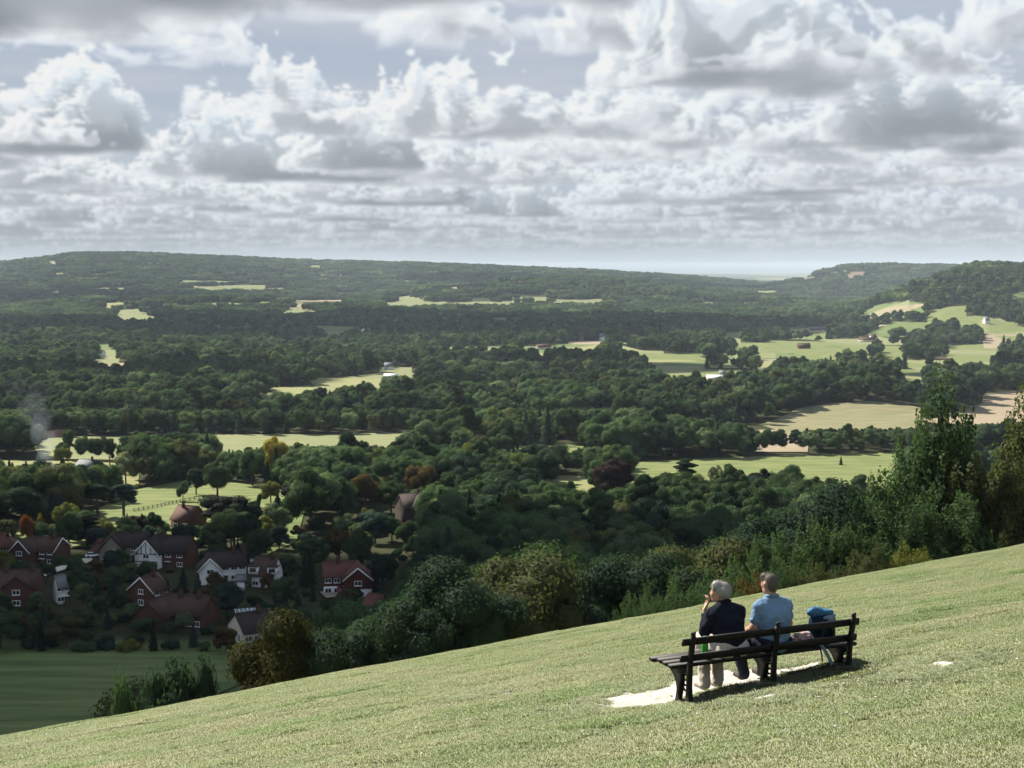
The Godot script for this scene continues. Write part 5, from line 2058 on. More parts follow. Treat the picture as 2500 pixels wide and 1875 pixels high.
const FLOOR := [[0, -66], [120, -70], [200, -77], [280, -81], [400, -86], [600, -93], [900, -101], [1500, -109], [3000, -114], [8000, -113], [14000, -100], [26000, -84]]
const RIDGE := [[-6000, 58], [-3400, 28], [-2580, 16], [-2380, 40], [-2180, 68], [-1850, 66], [-1064, 30], [-600, 20], [-247, 8], [200, -12], [453, -24], [900, -52], [1500, -112]]
const RIGHT_FAR := [[900, -113], [1180, -73], [1330, -26], [1450, 3], [1650, 7], [1900, 1], [4000, 19]]
const RIGHT_NEAR := [[560, -114], [760, -92], [860, -55], [930, -23], [1020, -1], [1120, -5], [2500, 25]]
const FIELDS := [["meadow", 113.9, 1282.2, 203.0, 1270.2, 249.2, 1466.8, 161.7, 1485.0], ["meadow", 678.7, 2282, 743.4, 2273, 818.9, 2506, 756.6, 2521], ["meadow", 406.1, 1519, 492.3, 1559, 432.2, 1711, 344.3, 1676], ["pale", 438.8, 1515, 576.3, 1495.2, 600.8, 1646, 464.3, 1671], ["stubble", 765.6, 1988, 836.1, 1999, 824.5, 2134, 753.8, 2127], ["pale", 120.5, 1412.3, 188.1, 1402.0, 215.0, 1522, 148.4, 1536], ["pale", 364.2, 1320.8, 500.5, 1304.2, 532.4, 1499.0, 397.4, 1521], ["lawn", 361.9, 2723, 472.4, 2694, 509.8, 2824, 400.7, 2858], ["meadow", 460.0, 1825, 558.7, 1823, 579.1, 2019, 481.2, 2027], ["stubble", 1214.9, 3192, 1342.4, 3171, 1369.4, 3316, 1243.0, 3342], ["stubble", 1056.4, 3123, 1133.8, 3104, 1171.9, 3227, 1095.8, 3251], ["meadow", 737.2, 2013, 854.1, 2004, 868.0, 2149, 751.7, 2162], ["hay", 186.7, 1504, 268.6, 1486.4, 314.9, 1641, 234.6, 1664], ["lawn", 118.8, 1533, 265.1, 1508, 283.7, 1628, 138.2, 1657], ["stubble", 633.8, 1604, 698.4, 1615, 686.3, 1728, 621.5, 1720], ["meadow", 315.2, 1812, 424.0, 1786, 480.7, 1973, 373.9, 2005], ["meadow", 746.2, 2194, 851.8, 2228, 806.4, 2397, 699.5, 2368], ["pale", 511.6, 1795, 654.2, 1753, 699.0, 1900, 558.0, 1947], ["stubble", 509.6, 2417, 658.5, 2431, 645.2, 2554, 496.2, 2544], ["lawn", 392.4, 1371.9, 459.7, 1394.4, 426.9, 1522, 358.6, 1503], ["stubble", 678.9, 2593, 782.2, 2618, 751.0, 2793, 646.9, 2774], ["pale", 502.0, 2034, 620.9, 2062, 589.1, 2229, 469.4, 2207], ["lawn", 352.6, 1917, 454.2, 1903, 482.2, 2054, 381.6, 2073], ["pale", 674.9, 2589, 742.3, 2583, 798.7, 2802, 733.2, 2815], ["lawn", 257.2, 1668, 388.4, 1712, 345.7, 1839, 213.3, 1799], ["meadow", 378.6, 2284, 500.6, 2324, 446.9, 2526, 323.3, 2493], ["hay", 748.1, 2177, 825.9, 2183, 830.2, 2364, 752.7, 2364], ["meadow", 371.9, 1991, 502.5, 1972, 529.4, 2129, 399.9, 2153], ["meadow", 290.0, 1930, 434.3, 1907, 450.9, 2027, 307.4, 2053], ["hay", 887.9, 2979, 1025.0, 3003, 1000.1, 3170, 862.5, 3152], ["meadow", 137.1, 1627, 235.5, 1633, 233.3, 1780, 135.0, 1779], ["meadow", 581.1, 3179, 653.4, 3207, 610.7, 3346, 537.1, 3322], ["hay", 489.8, 2402, 616.6, 2419, 600.1, 2556, 473.0, 2544], ["lawn", 420.8, 2315, 481.1, 2312, 518.6, 2494, 459.6, 2503], ["pale", -529.5, 3277, -460.8, 3307, -507.8, 3443, -577.8, 3417], ["hay", -445.5, 1767, -341.8, 1755, -317.1, 1907, -419.9, 1924], ["hay", -181.5, 1099.1, -59.9, 1135.5, -93.8, 1245.6, -216.2, 1212.7], ["lawn", -756.0, 2721, -630.4, 2691, -581.0, 2869, -704.9, 2904], ["meadow", -112.2, 2821, -27.4, 2819, -7.6, 2998, -91.6, 3006], ["hay", -1066.7, 3373, -950.6, 3346, -911.7, 3494, -1026.3, 3526], ["pale", -591.4, 3016, -504.8, 3035, -527.9, 3177, -615.1, 3163], ["hay", 138.2, 1571, 219.3, 1604, 176.1, 1726, 93.8, 1697], ["hay", -821.5, 3288, -746.5, 3320, -792.3, 3449, -868.7, 3422], ["pale", -66.4, 1070.2, 16.1, 1096.1, -17.8, 1226.9, -101.2, 1205.2], ["pale", -334.5, 2083, -223.4, 2062, -193.3, 2201, -303.3, 2226], ["pale", 72.8, 3208, 133.0, 3204, 155.1, 3335, 95.6, 3343], ["hay", 65.2, 1815, 176.2, 1833, 157.7, 2021, 46.3, 2009], ["lawn", -605.6, 1854, -542.0, 1879, -578.2, 1991, -642.9, 1970], ["hay", -10.8, 1275.9, 94.4, 1294.6, 74.9, 1417.0, -30.8, 1402.1], ["hay", -802.5, 2054, -745.3, 2065, -753.5, 2249, -811.0, 2244], ["pale", -795.2, 2218, -710.6, 2209, -697.0, 2313, -781.0, 2325], ["lawn", -27.2, 1770, 65.9, 1754, 109.0, 1930, 17.4, 1951], ["hay", -309.0, 2392, -197.9, 2402, -207.2, 2519, -318.4, 2513], ["meadow", -407.0, 2468, -288.4, 2459, -259.6, 2663, -377.1, 2679], ["lawn", -884.8, 2629, -786.9, 2668, -824.6, 2764, -923.5, 2728], ["pale", 156.3, 2054, 218.5, 2070, 196.4, 2217, 133.6, 2206], ["pale", -539.2, 3032, -474.5, 3017, -429.1, 3155, -492.3, 3174], ["meadow", -892.2, 2650, -830.7, 2645, -788.8, 2832, -848.9, 2843], ["meadow", -323.5, 2825, -249.4, 2850, -291.4, 3037, -366.7, 3018], ["meadow", 82.4, 2893, 178.8, 2873, 229.9, 3052, 135.3, 3077], ["hay", 20.8, 3076, 96.8, 3058, 124.8, 3162, 49.8, 3183], ["meadow", -380.4, 2058, -256.4, 2029, -225.0, 2161, -347.9, 2193], ["lawn", -341.2, 2044, -279.6, 2030, -256.2, 2117, -316.9, 2133], ["lawn", -606.4, 1984, -496.8, 1962, -453.7, 2133, -561.8, 2160], ["hay", -0.5, 1586, 98.6, 1587, 113.4, 1786, 14.9, 1791], ["lawn", 171.8, 2025, 271.0, 2050, 235.6, 2253, 135.5, 2234], ["meadow", -416.6, 3312, -356.0, 3328, -377.0, 3497, -438.2, 3487], ["pale", -901.1, 3280, -835.9, 3284, -835.7, 3397, -900.8, 3397], ["pale", -511.3, 2152, -444.1, 2168, -466.2, 2332, -534.0, 2321], ["meadow", -644.7, 3452, -537.2, 3454, -536.4, 3586, -643.7, 3588], ["hay", -171.4, 1000.0, -83.3, 1029.2, -124.0, 1182.8, -213.2, 1158.4], ["hay", -159.3, 1156.5, -65.8, 1183.9, -103.2, 1349.4, -197.7, 1327.2], ["meadow", -363.6, 2257, -269.4, 2262, -274.3, 2347, -368.5, 2345], ["hay", 201.3, 3441, 274.7, 3441, 302.7, 3644, 230.4, 3651], ["lawn", -332.0, 1618, -262.5, 1623, -265.4, 1732, -334.9, 1730], ["pale", -164.7, 1332.0, -69.7, 1306.6, -36.2, 1421.3, -130.0, 1450.3], ["hay", -283.0, 2721, -224.2, 2727, -213.3, 2924, -271.6, 2923], ["hay", -996.4, 2682, -938.1, 2696, -955.5, 2843, -1014.2, 2834], ["pale", 191.2, 2947, 249.7, 2973, 207.1, 3093, 147.5, 3071], ["lawn", 34.7, 1950, 93.4, 1938, 125.2, 2050, 67.7, 2066], ["hay", -600.9, 2224, -517.5, 2242, -538.8, 2357, -622.7, 2342], ["hay", -921.6, 2330, -868.7, 2327, -852.7, 2436, -905.0, 2443], ["pale", -914.4, 2422, -858.2, 2423, -852.1, 2524, -908.1, 2527], ["lawn", 6.9, 1788, 80.5, 1819, 29.8, 1973, -45.4, 1946], ["hay", 11.3, 3177, 132.0, 3188, 126.5, 3397, 5.8, 3393], ["meadow", 62.2, 2988, 154.9, 2965, 204.5, 3122, 113.5, 3150], ["pale", 968.2, 5726, 1385.6, 5690, 1376.8, 5812, 959.8, 5852], ["meadow", -337.9, 3830, -177.0, 3861, -202.4, 3975, -363.9, 3948], ["pale", -803.7, 5728, -509.1, 5703, -517.4, 5770, -811.8, 5797], ["meadow", -1113.5, 5116, -829.2, 5125, -843.8, 5278, -1128.1, 5274], ["pale", -1814, 4614, -1588, 4650, -1619, 4800, -1845, 4768], ["pale", -1312.2, 3701, -963.2, 3755, -998.1, 3880, -1347.6, 3829], ["stubble", -1057.9, 5765, -692.6, 5737, -703.4, 5823, -1068.4, 5853], ["meadow", 855.1, 4351, 1188.0, 4330, 1177.2, 4410, 844.5, 4433], ["hay", 427.1, 5681, 719.3, 5706, 696.3, 5852, 403.8, 5832], ["meadow", 511.7, 3803, 897.5, 3819, 874.9, 3960, 489.0, 3948], ["pale", -2454, 6275, -2245, 6299, -2264, 6392, -2473, 6371], ["meadow", -1287.8, 5365, -1062.0, 5378, -1076.9, 5488, -1302.8, 5478], ["hay", 960.7, 5498, 1249.8, 5495, 1237.2, 5575, 948.2, 5580], ["stubble", -254.7, 4410, 60.5, 4396, 55.1, 4546, -259.7, 4565], ["meadow", 712.5, 6589, 947.1, 6549, 961.3, 6679, 727.5, 6724], ["stubble", 706.6, 5357, 888.7, 5392, 863.0, 5491, 680.3, 5459], ["meadow", 597.3, 5421, 964.2, 5474, 937.0, 5539, 569.7, 5489], ["stubble", -1501, 4134, -1323.3, 4143, -1334.0, 4209, -1511, 4203], ["stubble", -222.7, 5659, 101.4, 5682, 81.2, 5748, -243.0, 5727], ["pale", -827.6, 6459, -413.6, 6424, -423.4, 6536, -837.1, 6575], ["pale", 661.6, 6355, 1037.9, 6300, 1037.9, 6419, 662.3, 6478], ["pale", -301.7, 4711, 34.6, 4699, 24.6, 4824, -311.5, 4840], ["pale", 259.9, 5875, 569.5, 5924, 539.7, 6022, 229.7, 5976], ["hay", 513.9, 4814, 801.4, 4828, 784.1, 4974, 496.5, 4965], ["pale", -398.4, 4345, -139.6, 4345, -151.6, 4406, -410.4, 4408], ["pale", -1914, 6476, -1578, 6428, -1577, 6539, -1913, 6590], ["pale", 710.2, 4454, 1029.0, 4398, 1043.2, 4551, 725.4, 4612], ["pale", 1397.8, 5033, 1753, 5035, 1736, 5124, 1380.6, 5124], ["pale", 1017.3, 3679, 1208.2, 3710, 1185.6, 3805, 994.3, 3777], ["pale", 975.3, 5550, 1373.7, 5627, 1338.6, 5707, 939.7, 5633], ["pale", -1655, 4996, -1382.1, 5057, -1417.3, 5161, -1691, 5103], ["pale", -1050.8, 4492, -683.0, 4541, -715.1, 4655, -1083.3, 4609], ["pale", 289.3, 5039, 484.9, 5030, 489.4, 5188, 294.2, 5203], ["meadow", -1063.6, 3550, -839.3, 3584, -864.7, 3699, -1089.5, 3669], ["stubble", -1945, 4850, -1575, 4927, -1609, 5001, -1979, 4926], ["stubble", -2430, 6309, -2195, 6286, -2187, 6439, -2422, 6466], ["pale", 752.1, 5444, 1047.5, 5482, 1022.4, 5574, 726.6, 5540], ["meadow", -1710, 5362, -1551, 5376, -1564, 5498, -1724, 5488], ["meadow", -170.4, 4659, 211.6, 4675, 189.6, 4787, -192.5, 4775], ["pale", -183.4, 4523, -51.3, 4550, -74.7, 4653, -207.3, 4629], ["pale", 1466.6, 5859, 1773, 5861, 1760, 5996, 1453.7, 5998], ["hay", 1517, 6612, 1926, 6648, 1899, 6746, 1489.0, 6713], ["hay", -2105, 5297, -1786, 5322, -1810, 5462, -2129, 5441], ["pale", 330.2, 6632, 556.0, 6609, 558.7, 6720, 333.4, 6746], ["pale", -1371.8, 4777, -1180.3, 4803, -1199.1, 4882, -1390.8, 4858], ["hay", -486.4, 3493, -208.8, 3527, -231.3, 3607, -509.2, 3576], ["pale", -385.5, 4630, -121.4, 4645, -138.8, 4774, -402.9, 4763], ["meadow", -782.0, 3409, -601.9, 3430, -619.7, 3527, -800.2, 3508], ["lawn", -113.5, 286.2, -86.5, 290.4, -59.0, 288.7, -52.4, 262.3, -62.6, 236.5, -81.4, 215.2, -85.8, 215.2], ["hay", -261.6, 679.2, -210.5, 676.6, -181.0, 668.0, -156.8, 578.1, -176.2, 571.4, -221.8, 575.0], ["meadow", -179.7, 464.7, -154.6, 464.7, -155.5, 573.0, -139.6, 614.0, -89.0, 567.6, -83.9, 534.7, -82.7, 448.4, -93.1, 440.2, -118.7, 436.2, -132.6, 428.4, -161.6, 417.2], ["lawn", -87.2, 460.5, -91.1, 534.6, -85.2, 548.5, -77.5, 515.3, -69.0, 438.5, -73.9, 415.7], ["pale", -278.9, 794.5, -175.3, 834.9, -73.0, 850.0, -40.6, 828.0, -36.1, 712.4, -92.9, 681.2, -142.7, 678.1, -234.7, 687.4], ["pale", -219.8, 942.3, -187.8, 1154.7, -160.6, 1153.5, -153.5, 1102.4, -152.1, 933.5, -192.4, 916.7], ["meadow", 55.3, 674.8, 105.3, 690.5, 204.4, 712.7, 198.1, 666.7, 150.6, 523.2, 118.6, 506.9, 76.6, 523.9, 49.0, 551.4], ["hay", 14.4, 621.2, 40.7, 623.9, 29.9, 524.3, 19.5, 530.0], ["stripe", 160.8, 897.8, 205.0, 996.6, 235.9, 1014.9, 264.0, 1018.7, 288.0, 1007.1, 297.6, 977.3, 263.5, 888.9, 209.4, 839.1, 164.1, 823.4], ["stubble", 370.6, 1086.6, 438.3, 1165.4, 338.8, 898.8, 294.4, 892.1, 276.0, 931.3, 296.5, 957.6, 343.1, 1010.5], ["stubble", 140.7, 849.0, 184.8, 855.7, 152.9, 712.6, 123.3, 714.2], ["meadow", 1.0, 759.4, 39.4, 761.5, 36.6, 663.3, 5.3, 658.9], ["hay", 153.7, 1375.9, 185.3, 1407.2, 221.1, 1425.3, 277.8, 1423.0, 209.9, 1174.5, 161.1, 1109.1, 126.6, 1132.5], ["lawn", 666.7, 2778, 809.1, 3139, 778.1, 2596, 723.8, 2457, 682.9, 2581], ["lawn", 592.1, 2320, 682.1, 2483, 707.8, 2372, 648.1, 2170, 577.6, 2237], ["meadow", 523.6, 2644, 582.0, 2571, 500.9, 2211, 437.1, 2205], ["pale", 316.4, 1979, 377.1, 1986, 325.9, 1715, 270.8, 1693], ["meadow", 398.2, 1975, 529.5, 2049, 434.6, 1681, 339.7, 1667], ["stubble", 296.9, 1696, 401.8, 1708, 335.6, 1426.1, 251.3, 1408.0], ["meadow", 536.4, 2024, 576.9, 2048, 446.7, 1584, 424.1, 1586], ["meadow", 640.5, 2054, 722.6, 2054, 569.1, 1616, 507.6, 1616], ["stubble", 87.2, 2178, 147.4, 2165, 116.3, 1707, 70.7, 1694], ["pale", 139.0, 1851, 206.9, 1884, 167.5, 1542, 120.2, 1537], ["plough", 524.2, 1717, 593.2, 1769, 446.4, 1329.6, 403.1, 1304.4], ["meadow", 394.0, 1430.2, 437.9, 1457.2, 314.7, 1051.9, 290.4, 1045.4], ["pale", 113.3, 4052, 275.7, 4060, 260.5, 3835, 115.9, 3868], ["pale", 0.0, 4134, 114.8, 4105, 111.3, 3979, 0.0, 4014], ["pale", 888.1, 5144, 985.6, 5117, 943.3, 4896, 853.0, 4882], ["heath", 3096, 15124, 1277.9, 5843, 1186.9, 5458, 1181.8, 5733], ["heath", 1309.8, 5558, 1377.6, 5648, 1448.9, 5633, 1349.2, 5271, 1240.7, 5219], ["stubble", 736.5, 2177, 841.0, 2224, 740.0, 1955, 668.1, 1962], ["lawn", 868.4, 2511, 1006.3, 2668, 949.9, 2516, 884.3, 2496], ["pale", -960.9, 3331, -901.0, 3357, -675.8, 2872, -635.4, 2738, -809.4, 2804], ["pale", -566.2, 1882, -532.9, 1887, -450.9, 1591, -477.0, 1589], ["stubble", -501.7, 1618, -444.7, 1611, -364.5, 1311.6, -405.0, 1307.7], ["pale", -1224.9, 5292, -950.1, 5380, -900.7, 5099, -1163.3, 5060], ["stubble", -770.9, 4765, -550.1, 4709, -409.4, 3503, -544.5, 3399], ["pale", -403.2, 4162, 5.4, 4055, 5.1, 3792, -325.8, 3420], ["pale", -383.4, 4414, -272.1, 4280, -254.6, 4003, -340.2, 3991], ["meadow", -64.7, 3185, 4.3, 3216, 3.6, 2733, -50.2, 2689], ["pale", -345.4, 2538, -312.1, 2572, -272.9, 2247, -303.0, 2237], ["pale", -95.1, 1950, -0.7, 1964, -0.5, 1638, -77.6, 1647], ["pale", -146.7, 1534, -112.4, 1557, -93.7, 1296.7, -122.2, 1277.5], ["pale", -2183, 6537, -2065, 6374, -1963, 6058, -2055, 6150], ["pale", -1911, 5788, -1814, 5712, -1751, 5511, -1841, 5572], ["meadow", 738.2, 2321, 779.0, 2328, 850.2, 2332, 790.9, 2187, 703.3, 2187], ["pale", -436.7, 5566, -374.3, 5601, -361.5, 5408, -418.8, 5382], ["meadow", -941.1, 6352, -868.0, 6436, -809.8, 6078, -884.5, 6023], ["pale", 373.5, 2466, 409.0, 2482, 332.7, 2018, 304.2, 2008], ["pale", -606.7, 3305, -450.6, 3332, -406.1, 3002, -533.3, 2931]]
const VILLAGE := [[-184.0, 459.7], [-144.6, 467.8], [-129.5, 476.2], [-107.2, 469.9], [-88.5, 480.5], [-72.3, 440.5], [-49.7, 534.9], [-34.0, 515.5], [-26.6, 422.8], [-18.0, 390.9], [-24.0, 344.2], [-29.9, 319.6], [-41.0, 297.3], [-59.5, 288.7], [-86.5, 290.4], [-115.4, 286.2]]
const TREE_LINES := [[230.0, [[-0.374, 0.226], [-0.209, 0.259], [-0.094, 0.240], [-0.036, 0.217], [0.008, 0.210], [0.079, 0.217], [0.133, 0.205], [0.200, 0.188], [0.268, 0.178], [0.372, 0.161]]], [345.0, [[-0.375, 0.243], [-0.209, 0.259], [-0.117, 0.244], [-0.087, 0.238], [-0.063, 0.209], [-0.036, 0.178], [-0.002, 0.154], [0.028, 0.158], [0.062, 0.164], [0.089, 0.161], [0.112, 0.151], [0.180, 0.147], [0.200, 0.144], [0.230, 0.159], [0.287, 0.158], [0.372, 0.141]]], [560.0, [[-0.405, 0.144], [-0.328, 0.136], [-0.271, 0.144], [-0.204, 0.141], [-0.157, 0.144], [-0.116, 0.136], [-0.086, 0.151], [-0.069, 0.158], [-0.036, 0.152], [-0.002, 0.144], [0.028, 0.154], [0.062, 0.162], [0.089, 0.156], [0.112, 0.148], [0.146, 0.147], [0.180, 0.145], [0.200, 0.141], [0.230, 0.158], [0.267, 0.158], [0.287, 0.156], [0.372, 0.141]]], [690.0, [[-0.405, 0.137], [-0.328, 0.136], [-0.324, 0.119], [-0.220, 0.119], [-0.214, 0.132], [-0.183, 0.128], [-0.052, 0.126], [-0.002, 0.130], [0.082, 0.128], [0.371, 0.128]]], [900.0, [[-0.404, 0.100], [0.082, 0.100], [0.166, 0.112], [0.179, 0.115], [0.303, 0.115], [0.333, 0.112], [0.371, 0.110]]]]
const TREES := [
	["scrub", 2, "green", 18.6, 58.9, 1.52, 0.87, "scrub_tree", "tallest thorn tree on the brow, with upright leafy shoots", "scrub tree", "scrub on the brow beyond the bench", 2.1],
	["scrub", 2, "mid green", 17.4, 58.9, 1.43, 0.69, "scrub_tree", "second thorn tree with upright shoots, leaning against the tallest one", "scrub tree", "scrub on the brow beyond the bench", 1.6],
	["scrub", 2, "olive", 23.4, 62.7, 1.41, 1.02, "scrub_tree", "tall olive thorn tree beside the tallest one, reaching over the bank", "scrub tree", "scrub on the brow beyond the bench", 2.4],
	["scrub", 2, "green", 26.3, 66.0, 1.55, 1.13, "scrub_tree", "deep green thorn tree at the upper end of the bank", "scrub tree", "scrub on the brow beyond the bench", 2.7],
	["scrub", 3, "olive", 19.7, 57.7, 1.1, 0.94, "scrub_tree", "wide olive brown bush in front of the tallest thorn tree", "scrub tree", "scrub on the brow beyond the bench", 2.8],
	["scrub", 3, "olive", 21.6, 58.3, 0.88, 0.73, "scrub_tree", "olive bush at the upper end of the turf edge", "scrub tree", "scrub on the brow beyond the bench", 2.1],
	["scrub", 3, "mid green", 17.7, 55.1, 0.73, 0.76, "scrub_tree", "low green bush spilling onto the turf edge", "scrub tree", "scrub on the brow beyond the bench", 2.2],
	["scrub", 3, "mid green", 16.1, 56.9, 1.23, 0.82, "scrub_tree", "glossy green bush below the thorn trees", "scrub tree", "scrub on the brow beyond the bench", 2.4],
	["scrub", 3, "dark green", 14.0, 55.2, 1.06, 0.69, "scrub_tree", "dark glossy bush with bright leaf edges midway down the bank", "scrub tree", "scrub on the brow beyond the bench", 2.0],
	["scrub", 3, "green", 15.3, 53.2, 0.71, 0.64, "scrub_tree", "leafy green bush at the foot of the thorn trees", "scrub tree", "scrub on the brow beyond the bench", 1.9],
	["scrub", 3, "mid green", 11.8, 52.4, 0.81, 0.63, "scrub_tree", "spreading green bush with light upper leaves on the bank", "scrub tree", "scrub on the brow beyond the bench", 1.8],
	["scrub", 3, "green", 12.8, 51.3, 0.58, 0.55, "scrub_tree", "leafy bush standing in front of the dark glossy bush", "scrub tree", "scrub on the brow beyond the bench", 1.6],
	["scrub", 3, "mid green", 10.0, 51.0, 0.75, 0.55, "scrub_tree", "bright green bush above the two seated people", "scrub tree", "scrub on the brow beyond the bench", 1.6],
	["scrub", 0, "yellow green", 14.9, 51.2, 0.66, 0.8, "scrub_bush", "low yellowish shrub on the turf edge under the bank", "bush", "scrub on the brow beyond the bench", 1.4],
	["scrub", 0, "olive", 13.0, 49.6, 0.7, 0.77, "scrub_bush", "low brown green shrub on the turf edge", "bush", "scrub on the brow beyond the bench", 1.4],
	["scrub", 0, "mid green", 8.1, 47.5, 1.18, 0.79, "scrub_bush", "rounded green shrub behind the person in blue", "bush", "scrub on the brow beyond the bench", 1.4],
	["scrub", 1, "olive", 10.5, 47.6, 0.81, 0.68, "scrub_bush", "flat olive shrub behind the person in blue", "bush", "scrub on the brow beyond the bench", 1.3],
	["scrub", 0, "mid green", 9.3, 47.5, 0.89, 0.69, "scrub_bush", "small green shrub right of the person in blue", "bush", "scrub on the brow beyond the bench", 1.2],
	["scrub", 1, "russet", 8.2, 45.5, 0.76, 0.56, "scrub_bush", "low russet shrub with pale flowers on the turf edge", "bush", "scrub on the brow beyond the bench", 1.1],
	["scrub", 0, "mid green", 6.8, 46.4, 1.0, 0.73, "scrub_bush", "green shrub behind the person in navy", "bush", "scrub on the brow beyond the bench", 1.3],
	["scrub", 1, "mid green", 6.9, 44.7, 0.72, 0.51, "scrub_bush", "low green shrub between the two seated people", "bush", "scrub on the brow beyond the bench", 1.0],
	["scrub", 0, "mid green", 5.5, 45.4, 0.98, 0.66, "scrub_bush", "feathery green shrub left of the person in navy", "bush", "scrub on the brow beyond the bench", 1.2],
	["scrub", 1, "green", 5.8, 43.8, 0.69, 0.5, "scrub_bush", "low dense green shrub left of the person in navy", "bush", "scrub on the brow beyond the bench", 1.0],
	["scrub", 0, "mid green", 4.3, 44.5, 0.91, 0.56, "scrub_bush", "feathery green shrub near the lower end of the scrub", "bush", "scrub on the brow beyond the bench", 1.0],
	["scrub", 1, "green", 4.6, 42.9, 0.69, 0.45, "scrub_bush", "low green shrub near the lower end of the scrub", "bush", "scrub on the brow beyond the bench", 0.9],
	["scrub", 1, "green", 3.5, 42.3, 0.7, 0.28, "scrub_bush", "last small green shrub at the lower end of the scrub", "bush", "scrub on the brow beyond the bench", 0.5],
	["near", 0, "bronze", -7.5, 45.0, 0.64, 0.49, "broadleaf_tree", "round beech with a golden brown top just below the brow", "tree", "trees just below the brow", 4],
	["near", 1, "dark green", -5.3, 45.0, 0.52, 0.44, "broadleaf_tree", "dull green tree beside the golden topped beech", "tree", "trees just below the brow", 2.1],  # dark tint of these slope trees stands in for deep shade there
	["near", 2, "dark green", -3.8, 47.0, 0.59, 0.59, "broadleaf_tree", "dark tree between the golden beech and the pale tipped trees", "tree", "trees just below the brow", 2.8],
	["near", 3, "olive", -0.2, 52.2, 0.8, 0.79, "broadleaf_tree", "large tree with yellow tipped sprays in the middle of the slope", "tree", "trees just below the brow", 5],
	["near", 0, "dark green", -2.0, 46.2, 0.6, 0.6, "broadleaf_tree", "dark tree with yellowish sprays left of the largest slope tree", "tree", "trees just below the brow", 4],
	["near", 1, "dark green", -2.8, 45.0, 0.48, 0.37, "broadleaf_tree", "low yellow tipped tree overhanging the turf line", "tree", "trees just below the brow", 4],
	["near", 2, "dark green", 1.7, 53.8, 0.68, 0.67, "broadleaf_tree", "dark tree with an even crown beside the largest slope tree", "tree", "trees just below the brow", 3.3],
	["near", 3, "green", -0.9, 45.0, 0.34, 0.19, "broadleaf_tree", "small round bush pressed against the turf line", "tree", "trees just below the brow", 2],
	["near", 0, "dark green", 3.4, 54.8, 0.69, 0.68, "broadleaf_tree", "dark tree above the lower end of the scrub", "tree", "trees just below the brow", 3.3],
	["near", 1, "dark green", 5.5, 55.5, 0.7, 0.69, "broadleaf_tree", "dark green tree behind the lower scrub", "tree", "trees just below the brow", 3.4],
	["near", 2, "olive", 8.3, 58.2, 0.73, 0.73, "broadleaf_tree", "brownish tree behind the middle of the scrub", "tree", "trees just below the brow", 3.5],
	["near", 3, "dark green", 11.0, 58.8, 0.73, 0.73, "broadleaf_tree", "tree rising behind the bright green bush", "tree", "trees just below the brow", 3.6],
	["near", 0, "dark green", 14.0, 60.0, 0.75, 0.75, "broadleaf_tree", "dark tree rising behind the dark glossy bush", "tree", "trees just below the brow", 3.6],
	["bushy", 0, "dark green", -11.7, 45.0, 2.02, 0.62, "garden_shrub", "dark thicket of bushes on the open slope", "shrub", "trees just below the brow", 1.6],
	["bushy", 1, "dark green", -10.4, 45.0, 1.86, 0.39, "garden_shrub", "smaller bush at the end of the dark thicket", "shrub", "trees just below the brow", 1.0],
	["bushy", 1, "green", -12.6, 45.0, 2.0, 0.36, "garden_shrub", "low scrub at the near end of the dark thicket", "shrub", "trees just below the brow", 0.9],
	["broad", 0, "dark green", -166.1, 469.9, 1.01, 1.46, "broadleaf_tree", "large dark oak standing in the lit paddock", "tree", "trees round the lit paddock", 9.3],
	["airy", 0, "bare grey", -155.7, 472.0, 0.87, 0.63, "broadleaf_tree", "thin greyish tree with a see-through crown by the large oak", "tree", "trees round the lit paddock", 3.6],
	["tall", 0, "blue green", -140.2, 496.1, 0.73, 1.35, "broadleaf_tree", "tall loose crowned tree with two pale stems by the paddock fence", "tree", "trees round the lit paddock", 5.6],
	["airy", 1, "grey green", -155.1, 491.6, 0.72, 1.03, "broadleaf_tree", "silvery green tree with a loose crown behind the cedar", "tree", "trees round the lit paddock", 5.9],
	["tall", 1, "dark green", -148.9, 493.8, 0.73, 1.39, "broadleaf_tree", "tall dark tree with ragged gaps beside the pale stemmed tree", "tree", "trees round the lit paddock", 5.8],
	["cedar", 0, "black green", -133.5, 431.4, 0.74, 0.83, "cedar_tree", "black flat topped cedar behind the grey stone house", "cedar", "trees round the lit paddock", 7.3],
	["broad", 1, "maroon", -123.4, 444.2, 0.56, 0.84, "broadleaf_tree", "round dark brown tree above the grey stone house", "tree", "trees round the lit paddock", 5.4],
	["bushy", 0, "rust", -154.6, 438.6, 2.89, 1.14, "garden_shrub", "small rust red tree below the large oak", "shrub", "trees round the lit paddock", 2.9],
	["bushy", 1, "golden", -157.2, 457.7, 2.15, 0.73, "garden_shrub", "small orange brown tree beside the rust red one", "shrub", "trees round the lit paddock", 1.8],
	["bushy", 0, "green", -150.8, 440.5, 1.97, 1.47, "garden_shrub", "leafy green shrub below the orange brown tree", "shrub", "trees round the lit paddock", 3.7],
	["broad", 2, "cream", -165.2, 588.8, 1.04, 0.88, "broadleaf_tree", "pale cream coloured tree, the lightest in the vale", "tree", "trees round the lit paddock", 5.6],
	["broad", 3, "olive", -154.5, 585.6, 0.98, 0.84, "broadleaf_tree", "olive green tree next to the pale cream one", "tree", "trees round the lit paddock", 5.4],
	["broad", 4, "mid green", -148.6, 585.7, 0.88, 0.74, "broadleaf_tree", "leafy tree with a yellowish side next to the olive one", "tree", "trees round the lit paddock", 4.7],
	["broad", 0, "mid green", -128.2, 535.8, 0.55, 0.46, "broadleaf_tree", "lone spreading tree by the paddock fence", "tree", "trees round the lit paddock", 2.9],
	["broad", 1, "dark green", -127.5, 555.3, 0.8, 0.73, "broadleaf_tree", "dark pear shaped tree at the paddock corner", "tree", "trees round the lit paddock", 4.7],
